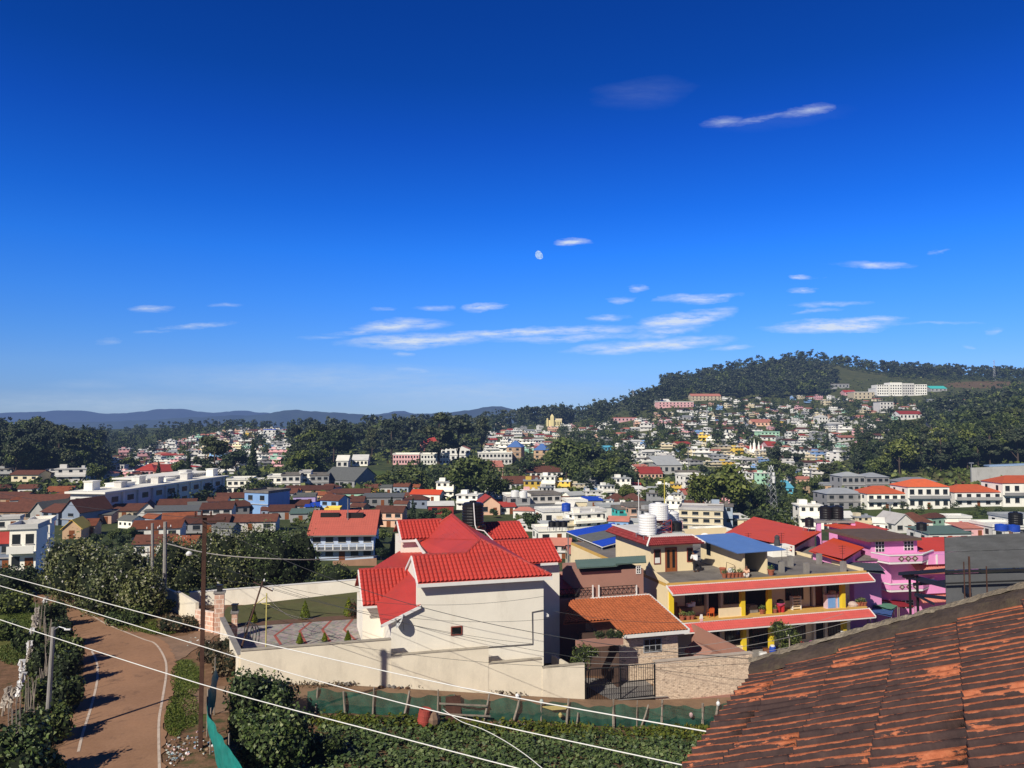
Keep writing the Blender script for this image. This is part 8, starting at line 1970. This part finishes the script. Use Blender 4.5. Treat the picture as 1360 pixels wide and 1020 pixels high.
def hmesh(kind):
 m = MB(); r = random.Random(kind)
 w, d, h = ((1, .8, .55), (1, .9, .85), (1.25, .8, .6), (.9, .8, 1.1), (1.1, .8, .5), (1.3, .7, .8))[kind]
 a = w / 2; m.box(-a, a, 0, d, -.5, h, 0)
 if kind in (0, 4):
  m.prism([(-a, 0, h), (-a, d, h), (-a, d / 2, h + .22)], (w, 0, 0), 0)
  for s in (0, 1): m.prism([(-a - .05, (d + .06) if s else -.06, h - .02), (a + .05, (d + .06) if s else -.06, h - .02), (a + .05, d / 2, h + .25), (-a - .05, d / 2, h + .25)][::-1 if s else 1], (0, 0, .025), 1)
 elif kind == 2:
  m.add([(-a - .06, -.06, h), (a + .06, -.06, h), (a + .06, d + .06, h), (-a - .06, d + .06, h), (-a + .35, d / 2, h + .26), (a - .35, d / 2, h + .26)], [(0, 1, 5, 4), (1, 2, 5), (2, 3, 4, 5), (3, 0, 4), (3, 2, 1, 0)], 1)
 else:
  m.box(-a - .04, a + .04, -.04, d + .04, h + .001, h + .06, 1); m.box(-a + .1, -a + .4, d * .4, d * .75, h + .06, h + .28, 0); m.box(a - .3, a - .16, d * .5, d * .64, h + .06, h + .2, 1)
 for f in range(1 if h < .7 else 2):
  z = h * (.3 + .5 * f) if h >= .7 else h * .4
  for i in range(3): x = -a + w * (i + .5) / 3; m.box(x - .07, x + .07, -.012, .01, z, z + .17, 2)
  if f: m.box(-a, a, -.1, -.002, h * .5 - .03, h * .5 + .1, 0)
  m.box(-a - .01, -a + .01, d * .3, d * .55, z, z + .17, 2)
 return m.mesh('small_house', [TW['white'], TR['white'], win_dark])
HM = [hmesh(k) for k in range(6)]
KN = ['gable roofed house', 'two storey flat house', 'hip roofed house', 'narrow tall flat house', 'low gable roofed house', 'wide flat house']
WN = dict(white='white', cream='cream', pink='pink', peach='peach', blue='blue', grey='grey', green='mint', yellow='yellow', bluegrey='blue grey', tan='tan', cyan='cyan')
rg = random.Random(99); HS = []; occ = []
def band(px, py): return math.sin(py * .5 + 2.2 * math.sin(px * .021)) + .7 * math.sin(px * .06 + py * .13) + .5 * math.sin(px * .023 - py * .2)
def put_houses(n, x0, x1, ytf, ybf, pal, smin, smax, gap, kinds=range(6), roofs=None):
 k = 0; tries = 0
 while k < n and tries < n * 30:
  tries += 1
  px = rg.uniform(x0, x1); y0, y1 = ytf(px), ybf(px)
  if y1 <= y0: continue
  py = y0 + (y1 - y0) * rg.random()
  if py < 632 and band(px, py) < .1 and rg.random() < .85: continue
  g = ground(px, py)
  if g is None or g.y < 110: continue
  s = rg.uniform(smin, smax); wp = s * F / g.y
  if any(abs(px - q[0]) < (wp + q[2]) * .5 * gap and abs(py - q[1]) < (wp + q[2]) * .27 * gap for q in occ): continue
  occ.append((px, py, wp)); kd = rg.choice(list(kinds)); wl_ = rg.choice(pal)
  rf = rg.choice(['red', 'salmon', 'brown', 'brown', 'salmon', 'white', 'silver', 'white'] if kd in (0, 2, 4) else ['white', 'white', 'conc', 'white', 'silver']) if roofs is None else rg.choice(roofs)
  HS.append((wp * (1 if kd not in (1, 3) else 1.15), g, px, py, s, kd, wl_, rf)); k += 1
for q in FARL: occ.append(((q[1] + q[2]) / 2, q[3] - 3, (q[2] - q[1]) * .9))
for q in H: occ.append(((q[1] + q[2]) / 2, q[3] - 4, (q[2] - q[1]) * .8))
P1 = ['white'] * 15 + ['cream', 'cream', 'cream', 'pink', 'pink', 'peach', 'green', 'blue', 'grey', 'grey', 'yellow']
ip = lambda xs, ys: (lambda x: float(np.interp(x, xs, ys)))
put_houses(165, 845, 1130, ip([845, 900, 960, 1130], [560, 545, 548, 556]), ip([845, 1130], [628, 612]), P1, 7, 12, .62)
put_houses(64, 900, 1180, ip([900, 960, 1180], [542, 530, 528]), ip([900, 1180], [562, 560]), P1, 5.5, 10, .8)
put_houses(62, 1100, 1290, ip([1100, 1180, 1290], [550, 536, 532]), ip([1100, 1170, 1290], [604, 594, 562]), P1, 5.5, 10, .8)
put_houses(44, 980, 1100, ip([980, 1100], [600, 604]), ip([980, 1100], [650, 640]), P1, 6.5, 10, .7)
put_houses(36, 700, 860, ip([700, 780, 860], [571, 562, 560]), ip([700, 790, 860], [602, 592, 612]), P1, 6, 10, .75)
put_houses(40, 650, 735, ip([650, 735], [575, 568]), ip([650, 735], [600, 597]), P1, 6.5, 11, .62)
put_houses(190, 150, 385, ip([150, 250, 300, 385], [608, 584, 573, 572]), ip([150, 200, 300, 385], [634, 634, 624, 620]), P1, 6, 10.5, .52)
put_houses(50, 120, 300, ip([120, 300], [626, 622]), ip([120, 300], [642, 634]), P1 + ['tan'], 8, 12, .7)
put_houses(75, 350, 560, ip([350, 560], [650, 654]), ip([350, 560], [690, 676]), ['white', 'grey', 'grey', 'tan', 'bluegrey', 'green', 'blue'], 5, 9, .62, (0, 2, 4), ['brown', 'brown', 'rust', 'grey'])
put_houses(55, 0, 330, ip([0, 330], [655, 682]), ip([0, 330], [690, 716]), ['white', 'grey', 'tan', 'bluegrey'], 5, 9, .62, (0, 2, 4), ['brown', 'brown', 'rust', 'grey'])
put_houses(80, 690, 960, ip([690, 960], [652, 650]), ip([690, 960], [715, 712]), P1 + ['grey', 'bluegrey', 'cyan'], 5, 9, .6)
put_houses(14, 560, 690, ip([560, 690], [664, 660]), ip([560, 690], [690, 690]), P1, 7, 10, .8)
put_houses(22, 1060, 1360, ip([1060, 1360], [696, 700]), ip([1060, 1360], [712, 716]), P1, 6, 9, .8)
put_houses(34, 0, 150, ip([0, 150], [632, 634]), ip([0, 150], [652, 648]), ['white', 'white', 'grey', 'cream'], 8, 13, .8)
HS.sort(key=lambda q: -q[0])
NI = 175
items = []; sv_ = []; sf2 = []; smi = []
smats = [TW[k] for k in ('white', 'cream', 'pink', 'peach', 'green', 'blue', 'grey', 'yellow', 'bluegrey', 'tan', 'cyan')] + [TR[k] for k in ('red', 'salmon', 'brown', 'orange', 'white', 'silver', 'conc', 'rust', 'grey')] + [win_dark]
sidx = {m_.name: i for i, m_ in enumerate(smats)}
for i, (wp, g, px, py, s, kd, wl_, rf) in enumerate(HS):
 rz = R(rg.uniform(-25, 30)); sc = s * (.46 if py < 640 else .62); s *= 1.15 if py < 640 else 1
 if i < NI:
  o = bpy.data.objects.new('small_house', HM[kd]); col.objects.link(o); o.location = g; o.rotation_euler = (0, 0, rz); o.scale = (s * .8, s * .8, sc)
  for k, mt in ((0, TW[wl_]), (1, TR[rf])): o.material_slots[k].link = 'OBJECT'; o.material_slots[k].material = mt
  o['category'] = 'house'; o['group'] = 'small houses on the slopes'
  rn_ = {'conc': 'grey', 'silver': 'silver', 'rust': 'rusty', 'salmon': 'pale red'}.get(rf, rf)
  items.append((o, px, py, '%s %s' % (WN[wl_], KN[kd].replace('gable roofed', rn_ + ' gabled').replace('hip roofed', rn_ + ' hipped'))))
 else:
  T = Matrix.Translation(g) @ Matrix.Rotation(rz, 4, 'Z') @ Matrix.Diagonal((s * .8, s * .8, sc, 1)); me = HM[kd]; n = len(sv_)
  sv_ += [T @ v.co for v in me.vertices]
  for p in me.polygons: sf2.append([n + q for q in p.vertices]); smi.append(sidx[(TW[wl_] if p.material_index == 0 else TR[rf] if p.material_index == 1 else win_dark).name])
assign(items)
me = bpy.data.meshes.new('distant_houses'); me.from_pydata(sv_, [], sf2)
for q in smats: me.materials.append(q)
me.polygons.foreach_set('material_index', smi); obj('distant_houses', me, label='mass of tiny white and pastel houses packed along the distant town slopes', cat='houses', kind='stuff')
def tproto(kind, n, seed):
 rg = np.random.default_rng(seed); r = random.Random(seed); B = []
 if kind == 'euc':
  for k in range(9): z = r.uniform(.24, .95); q = .17 * (1.15 - abs(z - .62)); B.append((r.uniform(-q, q), r.uniform(-q, q), z, r.uniform(.08, .14), r.uniform(.07, .13), r.uniform(.05, .1)))
  size = .075
 elif kind == 'con':
  for k in range(9): z = .12 + .84 * k / 8; q = .19 * (1.02 - z) + .015; B.append((r.uniform(-.02, .02), r.uniform(-.02, .02), z, q, q, .08))
  size = .06
 else:
  for k in range(8): a = r.uniform(0, 6.28); q = r.uniform(.05, .30); z = r.uniform(.38, .8); B.append((q * math.cos(a), q * math.sin(a), z, r.uniform(.13, .22), r.uniform(.13, .22), r.uniform(.1, .17)))
  size = .085
 V, Fq = crown(B, n, size * (.72 if n > 500 else 1.35), rg, .7, .8, .75)
 return V, Fq, B
LM = dict(euc=leaf_euc, con=leaf_dark, rnd=leaf_mid)
TPR = {}
for kd in ('euc', 'con', 'rnd'):
 for q in range(3):
  V, Fq, B = tproto(kd, 2900, 400 + q * 7 + len(kd) * 31 + ord(kd[0])); c = npmesh('crown', V, Fq, LM[kd] if not (kd == 'rnd' and q == 1) else leaf_dark)
  m = MB(); m.tube([(0, 0, -.05), (.01, 0, .3), (0, .01, .75)], .022, 6, .008)
  for b in B[:5]: m.tube([(0, 0, max(.15, b[2] - .22)), (b[0] * .6, b[1] * .6, b[2] - .06), (b[0], b[1], b[2])], .009, 4, .004)
  TPR[kd, q] = (c, m.mesh('trunk', bark))
LOW = {(kd, q): tproto(kd, 170, 900 + q + ord(kd[0]))[:2] for kd in ('euc', 'con', 'rnd') for q in range(4)}
TS = []
def put_trees(n, x0, x1, yt, yb, kinds, h0, h1, ymin=100, clear=True):
 k = tries = 0
 while k < n and tries < n * 8:
  tries += 1; px = rg.uniform(x0, x1); a, b = yt(px), yb(px)
  if b <= a: continue
  py = a + (b - a) * rg.random(); g = ground(px, py)
  if g is None or g.y < ymin: continue
  h = rg.uniform(h0, h1); hp = h * F / g.y
  if clear and any(abs(px - q[0]) < q[2] * .55 and 0 < py - q[1] < hp * .9 + 2 for q in occ if q[2] > 17): continue
  TS.append((hp, g, px, py, h, rg.choice(kinds))); k += 1
E_, N_, D_ = 'euc', 'con', 'rnd'
put_trees(150, -40, 135, ip([-40, 135], [596, 604]), ip([-40, 135], [640, 634]), [E_, E_, N_, D_], 14, 22)
put_trees(60, -40, 110, ip([-40, 110], [576, 590]), ip([-40, 110], [600, 605]), [E_, E_, D_], 14, 22)
put_trees(260, 60, 390, ip([60, 200, 300, 390], [575, 570, 562, 566]), ip([60, 150, 260, 390], [604, 606, 578, 572]), [E_, E_, D_], 8, 13, 500)
put_trees(190, 385, 650, ip([385, 650], [576, 574]), ip([385, 450, 520, 650], [626, 618, 606, 604]), [E_, E_, E_, D_], 13, 24)
put_trees(110, 560, 760, ip([560, 760], [566, 560]), ip([560, 700, 760], [596, 566, 562]), [E_, E_, N_], 16, 26, 300)
put_trees(150, 690, 910, ip([690, 760, 840, 910], [562, 556, 540, 512]), ip([690, 780, 840, 910], [566, 562, 556, 530]), [E_, E_, N_], 15, 24, 400)
put_trees(460, 880, 1110, ip([880, 920, 1000, 1060, 1110], [512, 501, 488, 479, 504]), ip([880, 1110], [532, 528]), [E_, E_, D_], 14, 23, 500, True)
put_trees(300, 1060, 1375, ip([1060, 1090, 1200, 1370], [472, 471, 489, 496]), ip([1060, 1090, 1200, 1370], [480, 482, 502, 506]), [E_, E_, E_, D_], 11, 22, 700, False)
put_trees(420, 1050, 1375, ip([1050, 1090, 1200, 1370], [474, 473, 490, 497]), ip([1050, 1090, 1200, 1370], [482, 485, 505, 509]), [D_], 4.5, 9, 700, False)
put_trees(130, 1190, 1380, ip([1190, 1270, 1380], [566, 540, 512]), ip([1130, 1380], [596, 570]), [E_, D_, D_], 12, 20, 250)
put_trees(210, 1140, 1390, ip([1140, 1200, 1390], [606, 580, 560]), ip([1140, 1200, 1390], [640, 632, 618]), [D_, D_, E_, N_], 13, 21, 250)
put_trees(640, 740, 1290, ip([740, 850, 1000, 1290], [568, 552, 534, 528]), ip([740, 1180, 1290], [640, 610, 560]), [D_, D_, E_, N_], 6, 12, 250)
put_trees(120, 745, 1100, ip([745, 1100], [618, 618]), ip([745, 880, 1100], [668, 668, 668]), [D_, D_, E_, N_], 8, 15, 200)
put_trees(90, 520, 760, ip([520, 760], [622, 616]), ip([520, 760], [672, 664]), [D_, D_, N_], 6, 12, 150)
put_trees(70, 130, 390, ip([130, 390], [590, 580]), ip([130, 390], [640, 634]), [D_, E_, N_], 7, 13, 250)
put_trees(150, 0, 560, ip([0, 560], [650, 650]), ip([0, 300, 560], [690, 716, 700]), [D_, D_, N_], 3.5, 7, 120)
put_trees(80, 680, 1060, ip([680, 1060], [664, 670]), ip([680, 1060], [712, 705]), [D_, D_, N_], 3.5, 7, 120)
put_trees(60, 90, 420, ip([90, 420], [630, 622]), ip([90, 420], [650, 640]), [D_, E_, N_], 9, 16, 200)
put_trees(40, 1060, 1360, ip([1060, 1360], [676, 676]), ip([1060, 1360], [690, 690]), [D_], 1.5, 3.5, 150)
TL = []
rg.seed(17)
for px, yb, yt, kd in ((285, 648, 574, E_), (272, 640, 592, E_), (335, 640, 584, N_), (313, 636, 590, D_), (250, 640, 600, N_), (535, 650, 617, D_), (515, 648, 622, D_), (555, 648, 622, D_), (625, 668, 602, D_), (650, 672, 622, D_), (600, 660, 622, D_), (642, 655, 600, D_), (770, 642, 574, D_), (752, 640, 580, D_), (790, 640, 590, E_), (583, 618, 544, E_), (609, 616, 547, E_), (52, 626, 557, E_), (30, 630, 566, E_), (520, 610, 553, E_),
                      (940, 690, 622, D_), (962, 694, 612, D_), (985, 692, 640, N_), (1005, 692, 636, D_), (1042, 690, 660, D_), (1016, 690, 648, D_), (925, 668, 640, D_), (1036, 640, 592, E_), (1020, 640, 606, D_), (1052, 642, 612, D_), (708, 712, 674, D_), (690, 700, 682, D_), (548, 700, 662, N_), (520, 698, 660, N_), (566, 702, 672, D_), (505, 690, 668, D_), (590, 690, 672, D_), (655, 688, 672, D_),
                      (835, 668, 640, D_), (880, 672, 640, D_), (862, 668, 645, D_), (812, 660, 632, D_), (1140, 640, 600, E_), (1165, 642, 602, D_), (1100, 650, 612, E_), (1078, 660, 630, D_), (95, 640, 602, E_), (112, 640, 610, N_), (130, 645, 612, D_), (170, 628, 604, D_), (210, 640, 612, N_), (238, 634, 608, D_), (905, 608, 585, D_), (112, 728, 710, D_), (130, 726, 704, D_), (150, 722, 699, D_), (165, 729, 706, D_), (141, 736, 714, D_), (172, 718, 697, D_), (236, 730, 711, D_), (256, 750, 727, D_), (396, 702, 685, D_), (510, 722, 699, D_), (522, 738, 708, N_), (506, 747, 722, D_), (88, 735, 716, D_), (1060, 628, 590, E_)):
 g = ground(px, yb)
 if g: TL.append(((yb - yt), g, px, yb, (yb - yt) * g.y / F, kd))
TS.sort(key=lambda q: -q[0])
nI = 290 - len(TL)
items = []
TNM = dict(euc=('grey green eucalyptus', 'eucalyptus_tree'), con=('dark conical conifer', 'conifer_tree'), rnd=('broad leafy tree', 'broadleaf_tree'))
for i, (hp, g, px, py, h, kd) in enumerate(TL + TS[:nI]):
 t = empty(TNM[kd][1], g - Vector((0, 0, .2)), rg.uniform(0, 6.28), None, 'tree', 'trees on the slopes and in the valley'); wd = rg.uniform(.9, 1.25) * (1.1 if i < len(TL) and kd == D_ else 1); t.scale = (h * wd, h * wd, h)
 c, tk = TPR[kd, rg.randrange(3)]; obj('crown', c, t); obj('trunk', tk, t)
 items.append((t, px, py, '%s%s' % ('tall ' if h > 19 else 'low ' if h < 8 else '', TNM[kd][0])))
assign(items)
VV = []; FF = []; MI = []; n = 0; npr = np.random.default_rng(5)
for hp, g, px, py, h, kd in TS[nI:]:
 V, Fq = LOW[kd, rg.randrange(4)]; a = rg.uniform(0, 6.28); c, s = math.cos(a), math.sin(a); wd = h * rg.uniform(.95, 1.35)
 X = np.stack([(V[:, 0] * c - V[:, 1] * s) * wd + g.x, (V[:, 0] * s + V[:, 1] * c) * wd + g.y, V[:, 2] * h + g.z - .3], 1); VV.append(X); FF.append(Fq + n); n += len(X); MI.append(np.full(len(Fq), 0 if kd == E_ else 1 if kd == N_ or rg.random() < .5 else 2))
if VV: obj('far_woods', npmesh('far_woods', np.concatenate(VV), np.concatenate(FF), [leaf_euc, leaf_dark, leaf_mid], np.concatenate(MI)), label='distant woods covering the ridges, reading as one rough dark green mass', cat='woods', kind='stuff')
C = [];
for _ in range(9000):
 px = rg.uniform(-20, 1380); py = rg.uniform(488, 668); g = ground(px, py)
 if g is None or g.y < 170 or g.y > 1350: continue
 if abs(px - 492) < 50 and 618 < py < 640 or (1050 < px < 1170 and py < 505): continue
 C.append((g.x, g.y, g.z + rg.uniform(.2, 1.6)))
C = np.array(C); C = np.concatenate([C + npr.normal(0, 1.2, C.shape) * [1, 1, .4] for _ in range(5)]); Nn = npr.normal(0, 1, C.shape); Nn[:, 2] = abs(Nn[:, 2]) + .5
V, Fq = leaf_quads(C, Nn, 2.2, npr, .8, .5); obj('hill_scrub', npmesh('hill_scrub', V, Fq, leaf_mid), label='low scrub and garden greenery spread between the houses on the slopes', cat='scrub', kind='stuff')
g = ground(80, 787); t = empty('parked_car', g, R(28), 'small dark car seen from behind under the big dark shrub on the upper road', 'car'); T = t.matrix_world
cp_m = M('dark_car_paint', (.015, .016, .02), .1, 2, .3, spec=.6)
m = MB(T); m.prism([(-.75, -1.8, .3), (-.78, -1.8, .85), (-.7, -1.7, .95), (-.6, -1.45, 1.5), (.6, -1.45, 1.5), (.7, -1.7, .95), (.78, -1.8, .85), (.75, -1.8, .3)][::-1], (0, 3.2, 0)); m.build('body', cp_m, t)
m = MB(T); m.prism([(-.55, -1.64, 1.0), (.55, -1.64, 1.0), (.5, -1.5, 1.42), (-.5, -1.5, 1.42)], (0, -.03, 0)); m.build('rear_window', glass_dark, t)
for x in (-.66, .66): m = MB(T); m.box(x - .09, x + .09, -1.84, -1.801, .65, .88); m.build('tail_light', redp, t)
m = MB(T); m.box(-.1, .6, -1.85, -1.81, .42, .6); m.build('number_plate', white_plastic, t)
for x in (-.68, .68):
 for y in (-1.1, 1.0): m = MB(T @ Matrix.Translation((x, y, .3)) @ Matrix.Rotation(R(90), 4, 'Y')); m.lathe((0, 0, -.09), [(.3, 0), (.3, .18)], 12); m.build('wheel', black_plastic, t)
